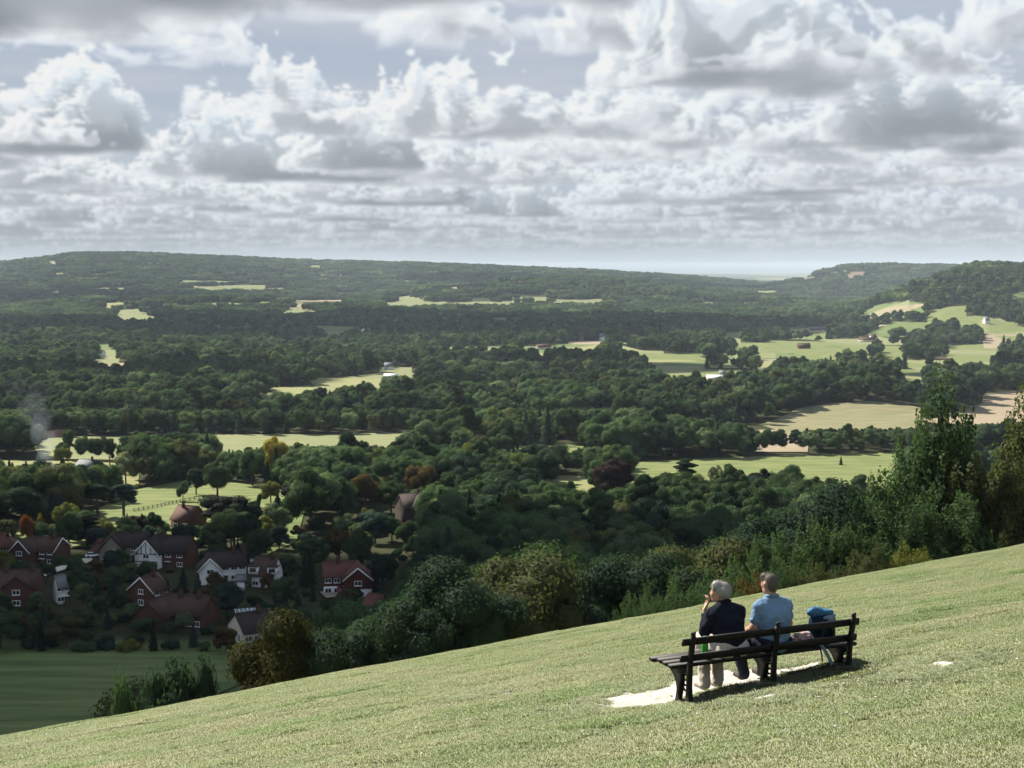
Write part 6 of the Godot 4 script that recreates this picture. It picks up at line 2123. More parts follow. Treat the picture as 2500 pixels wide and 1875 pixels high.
	["broad", 2, "green", -117.1, 546.8, 1.07, 1.04, "broadleaf_tree", "dark green tree at the edge of the paddock", "tree", "trees round the lit paddock", 6.6],
	["broad", 2, "yellow green", -216.8, 666.4, 0.63, 0.69, "broadleaf_tree", "small bright yellow green tree by the hay field", "tree", "trees round the lit paddock", 4.4],
	["broad", 3, "yellow green", -186.5, 548.2, 0.85, 0.88, "broadleaf_tree", "yellow green willow beside the drifting smoke", "tree", "trees round the lit paddock", 5.6],
	["broad", 4, "mid green", -214.2, 601.8, 0.49, 0.76, "broadleaf_tree", "round willow by the barn with the white roof", "tree", "trees round the lit paddock", 4.9],
	["broad", 0, "dark green", -182.5, 569.9, 0.79, 0.82, "broadleaf_tree", "dark tree behind the drifting smoke", "tree", "trees round the lit paddock", 5.2],
	["tall", 1, "dark green", -184.4, 631.9, 0.92, 0.83, "broadleaf_tree", "dark pointed tree in front of the dark barns", "tree", "trees round the lit paddock", 3.5],
	["broad", 1, "dark green", -157.9, 651.4, 1.24, 1.68, "broadleaf_tree", "broad dark tree beside the pale field", "tree", "trees round the lit paddock", 10.7],
	["broad", 3, "green", -178.3, 658.2, 1.19, 1.7, "broadleaf_tree", "broad green tree in the belt before the pale field", "tree", "trees round the lit paddock", 10.9],
	["broad", 4, "green", -148.6, 663.8, 1.14, 1.41, "broadleaf_tree", "rounded tree at the end of the belt before the pale field", "tree", "trees round the lit paddock", 9.0],
	["broad", 2, "grey green", -156.7, 640.0, 0.64, 0.66, "broadleaf_tree", "small grey green tree standing before the belt", "tree", "trees round the lit paddock", 4.2],
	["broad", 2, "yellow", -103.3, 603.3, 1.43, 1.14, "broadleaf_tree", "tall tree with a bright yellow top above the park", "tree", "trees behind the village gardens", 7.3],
	["broad", 3, "pale green", -90.1, 593.4, 1.29, 1.36, "broadleaf_tree", "pale green tree beside the yellow topped one", "tree", "trees behind the village gardens", 8.7],
	["broad", 4, "mid green", -110.7, 586.3, 1.16, 1.01, "broadleaf_tree", "fresh green tree left of the yellow topped one", "tree", "trees behind the village gardens", 6.4],
	["broad", 0, "dark green", -69.3, 604.0, 1.54, 1.39, "broadleaf_tree", "tall dark tree right of the yellow topped one", "tree", "trees behind the village gardens", 8.9],
	["broad", 1, "purple black", -70.0, 478.3, 1.16, 1.65, "broadleaf_tree", "very dark purple copper beech in the park", "tree", "trees behind the village gardens", 9],
	["broad", 4, "black green", -95.6, 459.7, 0.9, 1.48, "broadleaf_tree", "wide black yew behind the village gardens", "tree", "trees behind the village gardens", 9],
	["broad", 3, "black green", -87.8, 459.7, 0.64, 0.92, "broadleaf_tree", "black yew against the lit lawn", "tree", "trees behind the village gardens", 5.9],
	["spire", 0, "dark green", -86.8, 509.1, 0.45, 0.91, "conifer_tree", "small dark fir on the lit lawn", "conifer", "trees behind the village gardens", 3.0],
	["broad", 2, "yellow green", -93.1, 530.6, 0.65, 0.7, "broadleaf_tree", "yellowing tree at the top of the lit lawn", "tree", "trees behind the village gardens", 4.5],
	["bushy", 0, "dark green", -95.4, 517.8, 1.82, 0.53, "garden_shrub", "clipped dark bush on the lit lawn", "shrub", "trees behind the village gardens", 1.3],
	["airy", 0, "olive", -83.5, 475.1, 0.52, 0.36, "broadleaf_tree", "young bare looking tree on the lit lawn", "tree", "trees behind the village gardens", 2.1],
	["tall", 0, "bare grey", -84.7, 570.8, 0.76, 1.15, "broadleaf_tree", "bare grey trunked tree above the copper beech", "tree", "trees behind the village gardens", 4.8],
	["broad", 0, "russet", -53.9, 505.6, 1.04, 1.16, "broadleaf_tree", "reddish brown tree beyond the copper beech", "tree", "trees behind the village gardens", 7.4],
	["broad", 2, "green", -44.5, 505.6, 0.86, 0.87, "broadleaf_tree", "green tree with a bare trunk beside the dark timbered house", "tree", "trees behind the village gardens", 5.6],
	["broad", 4, "russet", -36.7, 541.9, 1.01, 1.03, "broadleaf_tree", "reddish tree behind the dark timbered house", "tree", "trees behind the village gardens", 6.6],
	["broad", 1, "mid green", -44.2, 556.1, 1.1, 1.12, "broadleaf_tree", "lighter green tree behind the dark timbered house", "tree", "trees behind the village gardens", 7.1],
	["spire", 1, "green", -22.2, 427.1, 1.29, 2.37, "conifer_tree", "tall shaggy conifer right of the dark timbered house", "conifer", "trees behind the village gardens", 7],
	["broad", 3, "dark green", 4.1, 503.4, 1.29, 1.74, "broadleaf_tree", "broad dark tree before the small hay field", "tree", "trees behind the village gardens", 11.1],
	["broad", 0, "yellow green", -21.6, 604.6, 1.19, 1.22, "broadleaf_tree", "yellow green tree in the middle of the wood", "tree", "trees behind the village gardens", 7.8],
	["broad", 2, "maroon", 38.9, 535.2, 1.24, 1.61, "broadleaf_tree", "dark maroon copper beech standing before the long meadow", "tree", "trees behind the village gardens", 9],
	["spire", 0, "dark green", 156.7, 656.5, 0.33, 0.33, "conifer_tree", "tiny lone fir in the long meadow", "conifer", "trees behind the village gardens", 2],
	["broad", 4, "dark green", 14.4, 621.2, 1.08, 1.79, "broadleaf_tree", "wide flat crowned tree above the small hay field", "tree", "trees behind the village gardens", 11.4],
	["tall", 0, "mid green", 116.9, 503.3, 0.81, 0.79, "broadleaf_tree", "slim tree standing clear before the long meadow", "tree", "tall trees of the dark wood by the long meadow", 3.3],
	["tall", 1, "mid green", 127.1, 503.3, 0.88, 0.97, "broadleaf_tree", "slim rounded tree beside the other slim one", "tree", "tall trees of the dark wood by the long meadow", 4.1],
	["broad", 0, "mid green", 103.2, 515.5, 1.2, 1.19, "broadleaf_tree", "green domed crown at the top of the dark wood", "tree", "tall trees of the dark wood by the long meadow", 7.6],
	["broad", 3, "black green", 90.6, 503.4, 1.17, 1.3, "broadleaf_tree", "black pine crown at the top of the dark wood", "tree", "tall trees of the dark wood by the long meadow", 8.3],
	["airy", 1, "dark green", 77.2, 521.9, 1.2, 0.83, "broadleaf_tree", "loose pine crown against the long meadow", "tree", "tall trees of the dark wood by the long meadow", 4.8],
	["cedar", 0, "dark green", 65.0, 515.6, 1.42, 0.97, "cedar_tree", "flat layered pine crown against the long meadow", "cedar", "tall trees of the dark wood by the long meadow", 8.5],
	["broad", 1, "black green", 55.4, 491.7, 1.15, 1.55, "broadleaf_tree", "black rounded crown left of the layered pine", "tree", "tall trees of the dark wood by the long meadow", 9.9],
	["broad", 2, "dark green", 76.6, 459.7, 1.07, 1.59, "broadleaf_tree", "dark crown in the middle of the wood by the long meadow", "tree", "tall trees of the dark wood by the long meadow", 10.1]]
const GARDEN := [
	["bushy", 0, "mid green", -153.7, 446.8, 0.62, 0.68, 1.6, "red-roofed house at the lane"],
	["bushy", 0, "pale green", -94.2, 353.6, 0.94, 1.0, 2.3, "brick gable house"],
	["bushy", 1, "blue green", -105.7, 317.1, 0.88, 1.06, 2.4, "brick gable house"],
	["bushy", 1, "blue green", -86.3, 291.1, 0.65, 0.67, 1.5, "long brown-roofed house"],
	["bushy", 1, "blue green", -73.3, 293.3, 0.76, 0.78, 1.8, "cream bungalow"],
	["near", 3, "yellow green", -123.0, 328.6, 0.6, 0.62, 2.7, "wide brick house"],
	["bushy", 0, "dark green", -81.6, 295.9, 0.86, 0.84, 1.9, "long brown-roofed house"],
	["bushy", 1, "pale green", -144.9, 414.6, 0.6, 0.64, 1.5, "red-roofed house at the lane"],
	["near", 2, "yellow green", -131.6, 441.7, 0.76, 0.94, 4.2, "red-roofed garage"],
	["bushy", 0, "mid green", -147.6, 431.7, 0.56, 0.67, 1.5, "red-roofed house at the lane"],
	["bushy", 1, "blue green", -60.4, 332.4, 0.8, 0.83, 1.9, "long brown-roofed house"],
	["bushy", 1, "russet", -157.1, 423.7, 0.92, 0.87, 2.0, "red-roofed house at the lane"],
	["bushy", 0, "olive", -154.1, 451.2, 0.6, 0.58, 1.3, "red-roofed house at the lane"],
	["bushy", 1, "blue green", -141.8, 413.5, 0.85, 0.8, 1.8, "red-roofed house at the lane"],
	["bushy", 1, "mid green", -103.4, 455.5, 1.01, 1.08, 2.5, "red house with a tall chimney"],
	["broad", 2, "green", -91.7, 424.6, 0.67, 0.73, 4.2, "half-timbered house"],
	["spire", 1, "dark green", -78.2, 454.1, 0.64, 0.65, 2.0, "red house with a tall chimney"],
	["bushy", 1, "pale green", -56.6, 427.0, 1.01, 0.99, 2.3, "half-timbered house"],
	["spire", 1, "dark green", -73.0, 393.1, 0.65, 0.67, 2.0, "long white house"],
	["bushy", 1, "green", -132.2, 367.7, 0.94, 1.14, 2.6, "wide brick house"],
	["spire", 0, "blue green", -77.1, 336.1, 0.61, 0.58, 1.7, "brick gable house"],
	["near", 1, "green", -40.1, 321.3, 0.65, 0.73, 3.2, "red-roofed barn"],
	["spire", 0, "blue green", -103.2, 300.3, 0.54, 0.6, 1.8, "long brown-roofed house"],
	["near", 1, "yellow green", -65.7, 391.8, 0.5, 0.59, 2.6, "long white house"],
	["bushy", 0, "dark green", -115.7, 321.4, 1.06, 1.04, 2.4, "narrow white cottage"],
	["spire", 1, "dark green", -116.3, 361.9, 0.42, 0.44, 1.3, "narrow white cottage"],
	["bushy", 0, "pale green", -55.4, 438.4, 0.9, 0.91, 2.1, "dark timbered house"],
	["near", 2, "mid green", -90.8, 414.6, 0.84, 1.02, 4.5, "half-timbered house"],
	["bushy", 1, "olive", -46.1, 441.7, 0.75, 0.85, 2.0, "dark timbered house"],
	["bushy", 1, "dark green", -85.3, 394.3, 0.61, 0.63, 1.4, "half-timbered house"],
	["broad", 0, "mid green", -32.4, 419.0, 0.71, 0.65, 3.7, "white chalet house"],
	["bushy", 1, "olive", -78.8, 363.2, 0.59, 0.67, 1.5, "white-doored garage"],
	["bushy", 0, "blue green", -176.3, 454.7, 0.59, 0.71, 1.6, "red-roofed house at the lane"],
	["bushy", 1, "mid green", -113.6, 289.4, 0.94, 0.86, 2.0, "long brown-roofed house"],
	["bushy", 0, "green", -80.3, 333.1, 1.17, 1.07, 2.5, "brick gable house"],
	["near", 3, "mid green", -56.4, 336.5, 0.86, 0.86, 3.8, "red tile-hung house"],
	["spire", 0, "dark green", -21.8, 393.5, 0.47, 0.48, 1.4, "red tile-hung house"],
	["near", 2, "yellow green", -50.2, 476.2, 0.65, 0.6, 2.6, "dark timbered house"],
	["bushy", 1, "dark green", -66.3, 406.8, 0.58, 0.56, 1.3, "half-timbered house"],
	["broad", 4, "dark green", -98.8, 411.0, 0.73, 0.66, 3.8, "half-timbered house"],
	["broad", 4, "blue green", -43.6, 437.0, 0.75, 0.76, 4.4, "dark timbered house"],
	["bushy", 0, "yellow green", -62.2, 312.5, 0.6, 0.55, 1.3, "cream bungalow"],
	["spire", 0, "black green", -121.3, 450.3, 0.54, 0.61, 1.8, "red house with a tall chimney"],
	["bushy", 1, "dark green", -70.4, 335.1, 0.71, 0.66, 1.5, "long brown-roofed house"],
	["bushy", 1, "blue green", -100.7, 320.4, 0.86, 0.89, 2.0, "brick gable house"],
	["bushy", 0, "dark green", -32.5, 405.6, 0.6, 0.57, 1.3, "red tile-hung house"],
	["near", 1, "dark green", -56.1, 329.9, 0.49, 0.45, 2.0, "long brown-roofed house"],
	["bushy", 0, "blue green", -107.1, 301.8, 1.13, 1.03, 2.4, "long brown-roofed house"],
	["bushy", 1, "yellow green", -33.6, 458.6, 1.14, 1.08, 2.5, "dark timbered house"],
	["bushy", 1, "olive", -96.9, 386.4, 0.55, 0.64, 1.5, "half-timbered house"],
	["near", 2, "olive", -105.5, 297.6, 0.59, 0.54, 2.4, "long brown-roofed house"],
	["bushy", 0, "yellow green", -101.5, 375.9, 0.73, 0.67, 1.5, "long white house"],
	["bushy", 1, "dark green", -88.1, 296.5, 0.82, 0.83, 1.9, "long brown-roofed house"],
	["bushy", 1, "pale green", -46.5, 375.9, 1.12, 1.38, 3.2, "red tile-hung house"],
	["broad", 3, "yellow green", -147.8, 457.0, 0.77, 0.9, 5.2, "red house with a tall chimney"],
	["broad", 4, "dark green", -34.5, 364.8, 0.66, 0.7, 4.1, "red tile-hung house"],
	["bushy", 0, "blue green", -76.1, 333.6, 0.6, 0.64, 1.5, "long brown-roofed house"],
	["near", 1, "olive", -127.0, 361.5, 0.52, 0.64, 2.8, "wide brick house"],
	["bushy", 0, "yellow green", -138.4, 449.2, 1.14, 1.31, 3.0, "red house with a tall chimney"],
	["bushy", 0, "yellow green", -116.3, 317.5, 0.7, 0.85, 2.0, "narrow white cottage"],
	["near", 0, "russet", -63.7, 357.0, 0.53, 0.53, 2.3, "white-doored garage"],
	["spire", 0, "blue green", -135.0, 411.5, 0.34, 0.34, 1.0, "white-gabled brick house"],
	["bushy", 1, "green", -75.4, 353.7, 0.99, 1.0, 2.3, "white-doored garage"],
	["near", 0, "dark green", -99.6, 302.9, 0.59, 0.67, 2.9, "long brown-roofed house"],
	["near", 1, "pale green", -104.9, 377.3, 0.49, 0.49, 2.2, "half-timbered house"],
	["bushy", 0, "dark green", -134.8, 363.0, 0.69, 0.68, 1.6, "wide brick house"],
	["bushy", 1, "olive", -28.9, 396.4, 0.57, 0.65, 1.5, "red tile-hung house"],
	["bushy", 0, "green", -108.4, 449.2, 0.77, 0.95, 2.2, "red house with a tall chimney"],
	["bushy", 1, "green", -64.5, 320.1, 1.06, 1.12, 2.6, "long brown-roofed house"],
	["near", 3, "blue green", -64.4, 426.9, 0.56, 0.58, 2.5, "half-timbered house"],
	["spire", 1, "dark green", -145.7, 379.3, 0.35, 0.32, 0.9, "white-gabled brick house"],
	["bushy", 0, "dark green", -54.1, 462.2, 1.11, 1.13, 2.6, "dark timbered house"],
	["spire", 0, "blue green", -50.3, 345.4, 0.34, 0.34, 1.0, "red tile-hung house"],
	["spire", 1, "dark green", -54.4, 368.6, 0.64, 0.76, 2.3, "white chalet house"],
	["spire", 1, "black green", -31.9, 430.0, 0.61, 0.71, 2.1, "dark timbered house"],
	["near", 0, "mid green", -96.1, 306.0, 0.68, 0.71, 3.1, "long brown-roofed house"],
	["bushy", 1, "green", -142.3, 461.4, 0.65, 0.68, 1.6, "red house with a tall chimney"],
	["near", 3, "blue green", -165.0, 452.6, 0.56, 0.53, 2.3, "red-roofed house at the lane"],
	["bushy", 0, "mid green", -130.6, 446.4, 1.13, 1.16, 2.7, "red house with a tall chimney"],
	["bushy", 0, "green", -76.0, 421.6, 0.58, 0.72, 1.7, "half-timbered house"],
	["bushy", 0, "dark green", -63.2, 336.3, 1.06, 1.11, 2.5, "long brown-roofed house"],
	["bushy", 1, "dark green", -62.0, 377.9, 0.81, 0.73, 1.7, "white chalet house"],
	["bushy", 0, "green", -66.0, 383.4, 0.82, 0.78, 1.8, "long white house"],
	["broad", 3, "green", -42.4, 380.2, 0.88, 0.83, 4.8, "red tile-hung house"],
	["bushy", 0, "green", -60.5, 432.8, 0.88, 1.07, 2.5, "half-timbered house"],
	["bushy", 1, "mid green", -114.1, 299.3, 0.61, 0.7, 1.6, "long brown-roofed house"],
	["near", 3, "mid green", -121.8, 381.5, 0.63, 0.6, 2.6, "white-gabled brick house"],
	["spire", 0, "blue green", -133.7, 351.1, 0.56, 0.56, 1.7, "wide brick house"],
	["bushy", 0, "mid green", -96.9, 361.5, 0.94, 1.0, 2.3, "brick gable house"],
	["spire", 0, "dark green", -82.2, 341.6, 0.6, 0.63, 1.9, "brick gable house"],
	["near", 0, "dark green", -135.4, 373.1, 0.5, 0.48, 2.1, "white-gabled brick house"],
	["near", 0, "blue green", -177.3, 461.0, 0.56, 0.7, 3.1, "red-roofed house at the lane"],
	["spire", 0, "blue green", -92.6, 312.8, 0.36, 0.36, 1.1, "long brown-roofed house"],
	["bushy", 0, "mid green", -32.6, 423.8, 0.75, 0.68, 1.6, "dark timbered house"],
	["near", 2, "pale green", -55.2, 447.5, 0.86, 0.91, 4.0, "dark timbered house"],
	["bushy", 1, "mid green", -102.7, 387.9, 1.03, 1.08, 2.5, "half-timbered house"],
	["bushy", 1, "russet", -53.7, 293.7, 0.74, 0.92, 2.1, "cream bungalow"],
	["bushy", 1, "pale green", -45.7, 321.8, 0.93, 0.98, 2.3, "grey-roofed shed"],
	["near", 0, "dark green", -125.0, 466.3, 0.5, 0.45, 2.0, "red house with a tall chimney"],
	["near", 3, "mid green", -103.8, 358.0, 0.71, 0.79, 3.5, "narrow white cottage"],
	["bushy", 0, "mid green", -83.5, 310.4, 1.13, 1.12, 2.6, "long brown-roofed house"],
	["bushy", 1, "green", -110.0, 461.7, 0.8, 0.8, 1.8, "red house with a tall chimney"],
	["bushy", 0, "green", -93.2, 300.5, 0.8, 0.79, 1.8, "long brown-roofed house"],
	["near", 1, "russet", -35.9, 450.3, 0.54, 0.53, 2.3, "dark timbered house"],
	["broad", 2, "pale green", -76.5, 445.3, 0.86, 0.85, 5.0, "red house with a tall chimney"],
	["near", 1, "mid green", -39.1, 455.6, 0.59, 0.58, 2.5, "dark timbered house"],
	["near", 1, "mid green", -47.3, 306.5, 0.71, 0.71, 3.1, "grey-roofed shed"],
	["near", 1, "green", -90.2, 347.1, 0.54, 0.49, 2.2, "brick gable house"],
	["broad", 0, "yellow green", -78.2, 435.3, 0.63, 0.59, 3.4, "half-timbered house"],
	["near", 0, "olive", -96.2, 294.2, 0.82, 0.96, 4.2, "long brown-roofed house"],
	["bushy", 0, "yellow green", -151.5, 424.5, 1.14, 1.39, 3.2, "red-roofed house at the lane"],
	["near", 1, "green", -79.5, 405.6, 0.6, 0.7, 3.1, "half-timbered house"],
	["near", 1, "pale green", -143.1, 363.9, 0.86, 0.95, 4.2, "wide brick house"],
	["spire", 1, "dark green", -100.3, 296.1, 0.6, 0.68, 2.0, "long brown-roofed house"],
	["bushy", 1, "olive", -69.4, 390.7, 1.11, 1.28, 3.0, "long white house"],
	["bushy", 1, "mid green", -41.4, 472.9, 0.82, 0.89, 2.1, "dark timbered house"],
	["near", 0, "mid green", -116.0, 369.5, 0.62, 0.63, 2.8, "narrow white cottage"],
	["near", 2, "dark green", -35.3, 371.5, 0.55, 0.58, 2.6, "red tile-hung house"],
	["near", 1, "russet", -86.3, 444.6, 0.68, 0.68, 3.0, "red house with a tall chimney"],
	["bushy", 1, "mid green", -148.7, 436.8, 0.93, 0.95, 2.2, "red-roofed house at the lane"],
	["broad", 0, "mid green", -120.3, 428.5, 0.67, 0.76, 4.4, "red-roofed garage"],
	["spire", 1, "black green", -76.5, 290.6, 0.48, 0.46, 1.4, "cream bungalow"],
	["near", 2, "russet", -40.2, 329.8, 0.67, 0.63, 2.8, "red-roofed barn"],
	["bushy", 1, "olive", -84.0, 326.9, 0.85, 0.77, 1.8, "long brown-roofed house"],
	["bushy", 0, "mid green", -66.1, 291.7, 0.65, 0.76, 1.8, "cream bungalow"],
	["bushy", 1, "russet", -121.2, 462.3, 0.94, 1.07, 2.5, "red house with a tall chimney"],
	["near", 1, "blue green", -127.1, 420.0, 0.87, 1.07, 4.7, "red-roofed garage"],
	["spire", 0, "dark green", -142.3, 443.7, 0.49, 0.54, 1.6, "red-roofed house at the lane"],
	["near", 3, "pale green", -49.7, 439.3, 0.67, 0.67, 2.9, "dark timbered house"],
	["near", 1, "dark green", -54.2, 317.1, 0.59, 0.61, 2.7, "cream bungalow"],
	["near", 2, "dark green", -118.9, 455.7, 0.79, 0.75, 3.3, "red house with a tall chimney"],
	["near", 2, "mid green", -115.5, 294.5, 0.72, 0.79, 3.5, "long brown-roofed house"],
	["bushy", 0, "blue green", -83.3, 410.7, 0.85, 0.93, 2.1, "half-timbered house"],
	["near", 3, "green", -102.4, 439.8, 0.55, 0.61, 2.7, "grey stone house"],
	["near", 1, "dark green", -98.4, 366.9, 0.6, 0.61, 2.7, "long white house"],
	["bushy", 1, "dark green", -63.4, 310.6, 0.8, 0.86, 2.0, "cream bungalow"],
	["bushy", 0, "russet", -118.0, 363.6, 0.75, 0.75, 1.7, "narrow white cottage"],
	["near", 3, "dark green", -19.3, 381.7, 0.7, 0.64, 2.8, "red tile-hung house"],
	["spire", 0, "black green", -40.7, 366.8, 0.6, 0.73, 2.2, "red tile-hung house"],
	["near", 0, "blue green", -116.0, 439.1, 0.57, 0.65, 2.8, "red-roofed garage"],
	["bushy", 0, "russet", -82.3, 329.4, 0.56, 0.58, 1.3, "long brown-roofed house"],
	["bushy", 0, "blue green", -130.4, 331.3, 0.69, 0.65, 1.5, "wide brick house"],
	["bushy", 0, "mid green", -126.9, 325.9, 1.12, 1.16, 2.7, "wide brick house"],
	["near", 3, "dark green", -64.9, 455.9, 0.66, 0.81, 3.6, "dark timbered house"],
	["bushy", 0, "russet", -36.7, 464.9, 0.56, 0.63, 1.5, "dark timbered house"],
	["broad", 3, "green", -73.6, 399.3, 0.78, 0.74, 4.3, "long white house"],
	["near", 0, "russet", -114.5, 377.0, 0.6, 0.57, 2.5, "half-timbered house"],
	["spire", 1, "black green", -100.7, 291.6, 0.45, 0.42, 1.3, "long brown-roofed house"],
	["spire", 0, "blue green", -76.1, 390.0, 0.42, 0.51, 1.5, "long white house"],
	["bushy", 0, "russet", -98.9, 358.6, 0.68, 0.82, 1.9, "narrow white cottage"],
	["bushy", 1, "russet", -79.5, 350.2, 0.82, 1.0, 2.3, "brick gable house"],
	["spire", 0, "dark green", -55.1, 364.6, 0.62, 0.7, 2.1, "white chalet house"],
	["near", 1, "mid green", -62.6, 382.9, 0.63, 0.62, 2.7, "white chalet house"],
	["spire", 1, "dark green", -49.1, 466.5, 0.35, 0.33, 1.0, "dark timbered house"],
	["spire", 0, "blue green", -101.0, 346.1, 0.49, 0.5, 1.5, "brick gable house"],
	["bushy", 0, "green", -128.7, 365.6, 1.05, 1.28, 3.0, "wide brick house"],
	["near", 0, "green", -38.6, 441.0, 0.84, 0.87, 3.8, "dark timbered house"],
	["bushy", 1, "mid green", -145.0, 420.6, 0.9, 0.85, 2.0, "red-roofed house at the lane"],
	["bushy", 0, "dark green", -34.0, 452.3, 0.59, 0.68, 1.6, "dark timbered house"],
	["bushy", 0, "green", -39.8, 347.5, 0.98, 1.06, 2.4, "red tile-hung house"],
	["bushy", 1, "blue green", -84.6, 392.4, 0.61, 0.63, 1.5, "half-timbered house"],
	["bushy", 1, "russet", -116.7, 334.1, 0.57, 0.66, 1.5, "narrow white cottage"],
	["near", 3, "dark green", -90.4, 479.1, 0.86, 0.79, 3.5, "red house with a tall chimney"],
	["near", 0, "russet", -77.6, 356.6, 0.58, 0.54, 2.4, "white-doored garage"],
	["bushy", 0, "mid green", -149.1, 450.9, 0.56, 0.69, 1.6, "red-roofed house at the lane"],
	["near", 0, "russet", -109.9, 304.9, 0.59, 0.63, 2.8, "long brown-roofed house"],
	["bushy", 1, "mid green", -90.2, 407.3, 1.1, 1.2, 2.8, "half-timbered house"],
	["bushy", 0, "yellow green", -21.6, 398.3, 0.75, 0.72, 1.6, "red tile-hung house"],
	["near", 0, "green", -29.8, 414.2, 0.63, 0.68, 3.0, "red tile-hung house"],
	["bushy", 0, "pale green", -100.8, 332.1, 0.94, 0.93, 2.1, "brick gable house"],
	["bushy", 0, "green", -162.4, 417.1, 0.74, 0.84, 1.9, "red-roofed house at the lane"],
	["broad", 2, "mid green", -110.2, 293.6, 0.65, 0.71, 4.1, "long brown-roofed house"],
	["near", 3, "blue green", -72.3, 425.6, 0.83, 0.83, 3.7, "half-timbered house"],
	["bushy", 0, "yellow green", -93.4, 318.2, 0.93, 0.95, 2.2, "long brown-roofed house"],
	["near", 0, "yellow green", -143.2, 384.0, 0.69, 0.86, 3.8, "white-gabled brick house"],
	["bushy", 1, "russet", -60.9, 437.2, 0.64, 0.62, 1.4, "dark timbered house"],
	["bushy", 0, "russet", -58.0, 328.3, 0.55, 0.65, 1.5, "long brown-roofed house"],
	["bushy", 1, "dark green", -32.1, 343.5, 0.98, 0.98, 2.3, "red tile-hung house"],
	["near", 3, "blue green", -112.5, 383.4, 0.74, 0.66, 2.9, "half-timbered house"],
	["bushy", 0, "olive", -98.2, 311.3, 1.15, 1.11, 2.6, "long brown-roofed house"],
	["near", 3, "russet", -60.6, 288.9, 0.64, 0.65, 2.9, "cream bungalow"],
	["bushy", 0, "green", -141.1, 389.2, 1.06, 1.15, 2.6, "white-gabled brick house"],
	["bushy", 1, "pale green", -67.9, 403.9, 0.94, 1.02, 2.4, "long white house"],
	["spire", 1, "black green", -165.7, 432.0, 0.62, 0.76, 2.3, "red-roofed house at the lane"],
	["bushy", 0, "pale green", -112.4, 445.8, 0.57, 0.53, 1.2, "red house with a tall chimney"],
	["bushy", 1, "green", -85.5, 439.9, 0.66, 0.65, 1.5, "red house with a tall chimney"],
	["near", 0, "russet", -159.2, 427.9, 0.51, 0.62, 2.7, "red-roofed house at the lane"],
	["bushy", 0, "russet", -61.0, 467.4, 0.71, 0.65, 1.5, "dark timbered house"],
	["bushy", 1, "olive", -119.3, 303.2, 0.62, 0.68, 1.6, "wide brick house"],
	["bushy", 0, "mid green", -121.4, 313.6, 0.61, 0.61, 1.4, "wide brick house"],
	["broad", 1, "mid green", -56.1, 386.2, 0.72, 0.77, 4.4, "white chalet house"],
	["bushy", 0, "dark green", -92.0, 360.3, 0.97, 0.91, 2.1, "white-doored garage"],
	["spire", 1, "dark green", -157.1, 431.5, 0.4, 0.48, 1.4, "red-roofed house at the lane"],
	["bushy", 1, "pale green", -165.4, 435.3, 0.65, 0.75, 1.7, "red-roofed house at the lane"],
	["bushy", 0, "dark green", -97.4, 338.4, 0.91, 1.04, 2.4, "brick gable house"],
	["broad", 3, "russet", -49.6, 392.8, 0.85, 0.89, 5.1, "white chalet house"],
	["bushy", 0, "pale green", -47.8, 313.5, 1.15, 1.3, 3.0, "grey-roofed shed"],
	["bushy", 1, "dark green", -89.7, 293.1, 0.81, 0.78, 1.8, "long brown-roofed house"],
	["near", 3, "pale green", -115.1, 330.9, 0.58, 0.57, 2.5, "narrow white cottage"],
	["near", 2, "russet", -68.9, 442.7, 0.54, 0.62, 2.7, "red house with a tall chimney"],
	["spire", 1, "black green", -79.1, 395.5, 0.59, 0.56, 1.7, "long white house"],
	["bushy", 0, "green", -149.2, 462.7, 0.62, 0.63, 1.4, "red house with a tall chimney"],
	["near", 2, "green", -126.3, 372.5, 0.55, 0.51, 2.3, "wide brick house"],
	["bushy", 1, "green", -122.5, 454.1, 0.96, 0.89, 2.0, "red house with a tall chimney"],
	["bushy", 1, "yellow green", -147.5, 382.4, 0.67, 0.75, 1.7, "white-gabled brick house"],
	["bushy", 1, "green", -113.5, 418.6, 1.07, 1.06, 2.4, "grey stone house"],
	["near", 0, "pale green", -103.8, 428.1, 0.5, 0.56, 2.5, "grey stone house"],
	["bushy", 1, "russet", -56.7, 312.7, 0.93, 0.93, 2.1, "cream bungalow"],
	["bushy", 0, "dark green", -115.1, 447.7, 0.89, 0.84, 1.9, "red house with a tall chimney"],
	["near", 0, "blue green", -68.6, 329.3, 0.81, 0.93, 4.1, "long brown-roofed house"],
	["near", 2, "pale green", -88.6, 319.4, 0.54, 0.55, 2.4, "long brown-roofed house"],
	["bushy", 1, "mid green", -112.3, 314.2, 1.09, 1.24, 2.9, "narrow white cottage"],
	["broad", 2, "dark green", -79.2, 414.0, 0.94, 0.85, 4.9, "half-timbered house"],
	["near", 3, "blue green", -48.3, 458.6, 0.81, 1.0, 4.4, "dark timbered house"],
	["bushy", 1, "blue green", -28.4, 399.7, 0.76, 0.69, 1.6, "red tile-hung house"],
	["bushy", 1, "pale green", -117.4, 462.6, 1.1, 1.29, 3.0, "red house with a tall chimney"],
	["bushy", 1, "mid green", -29.3, 333.2, 0.9, 0.91, 2.1, "red-roofed barn"],
	["bushy", 0, "russet", -107.5, 361.8, 1.01, 1.25, 2.9, "narrow white cottage"],
	["spire", 1, "blue green", -172.9, 459.0, 0.57, 0.52, 1.6, "red-roofed house at the lane"],
	["bushy", 1, "green", -45.9, 336.7, 0.66, 0.79, 1.8, "red tile-hung house"],
	["bushy", 0, "dark green", -157.9, 436.8, 0.77, 0.79, 1.8, "red-roofed house at the lane"],
	["bushy", 1, "blue green", -53.1, 351.6, 0.63, 0.57, 1.3, "red tile-hung house"],
	["bushy", 0, "mid green", -60.5, 454.4, 0.63, 0.68, 1.6, "dark timbered house"],
	["broad", 2, "mid green", -87.2, 430.3, 0.87, 1.06, 6.1, "half-timbered house"],
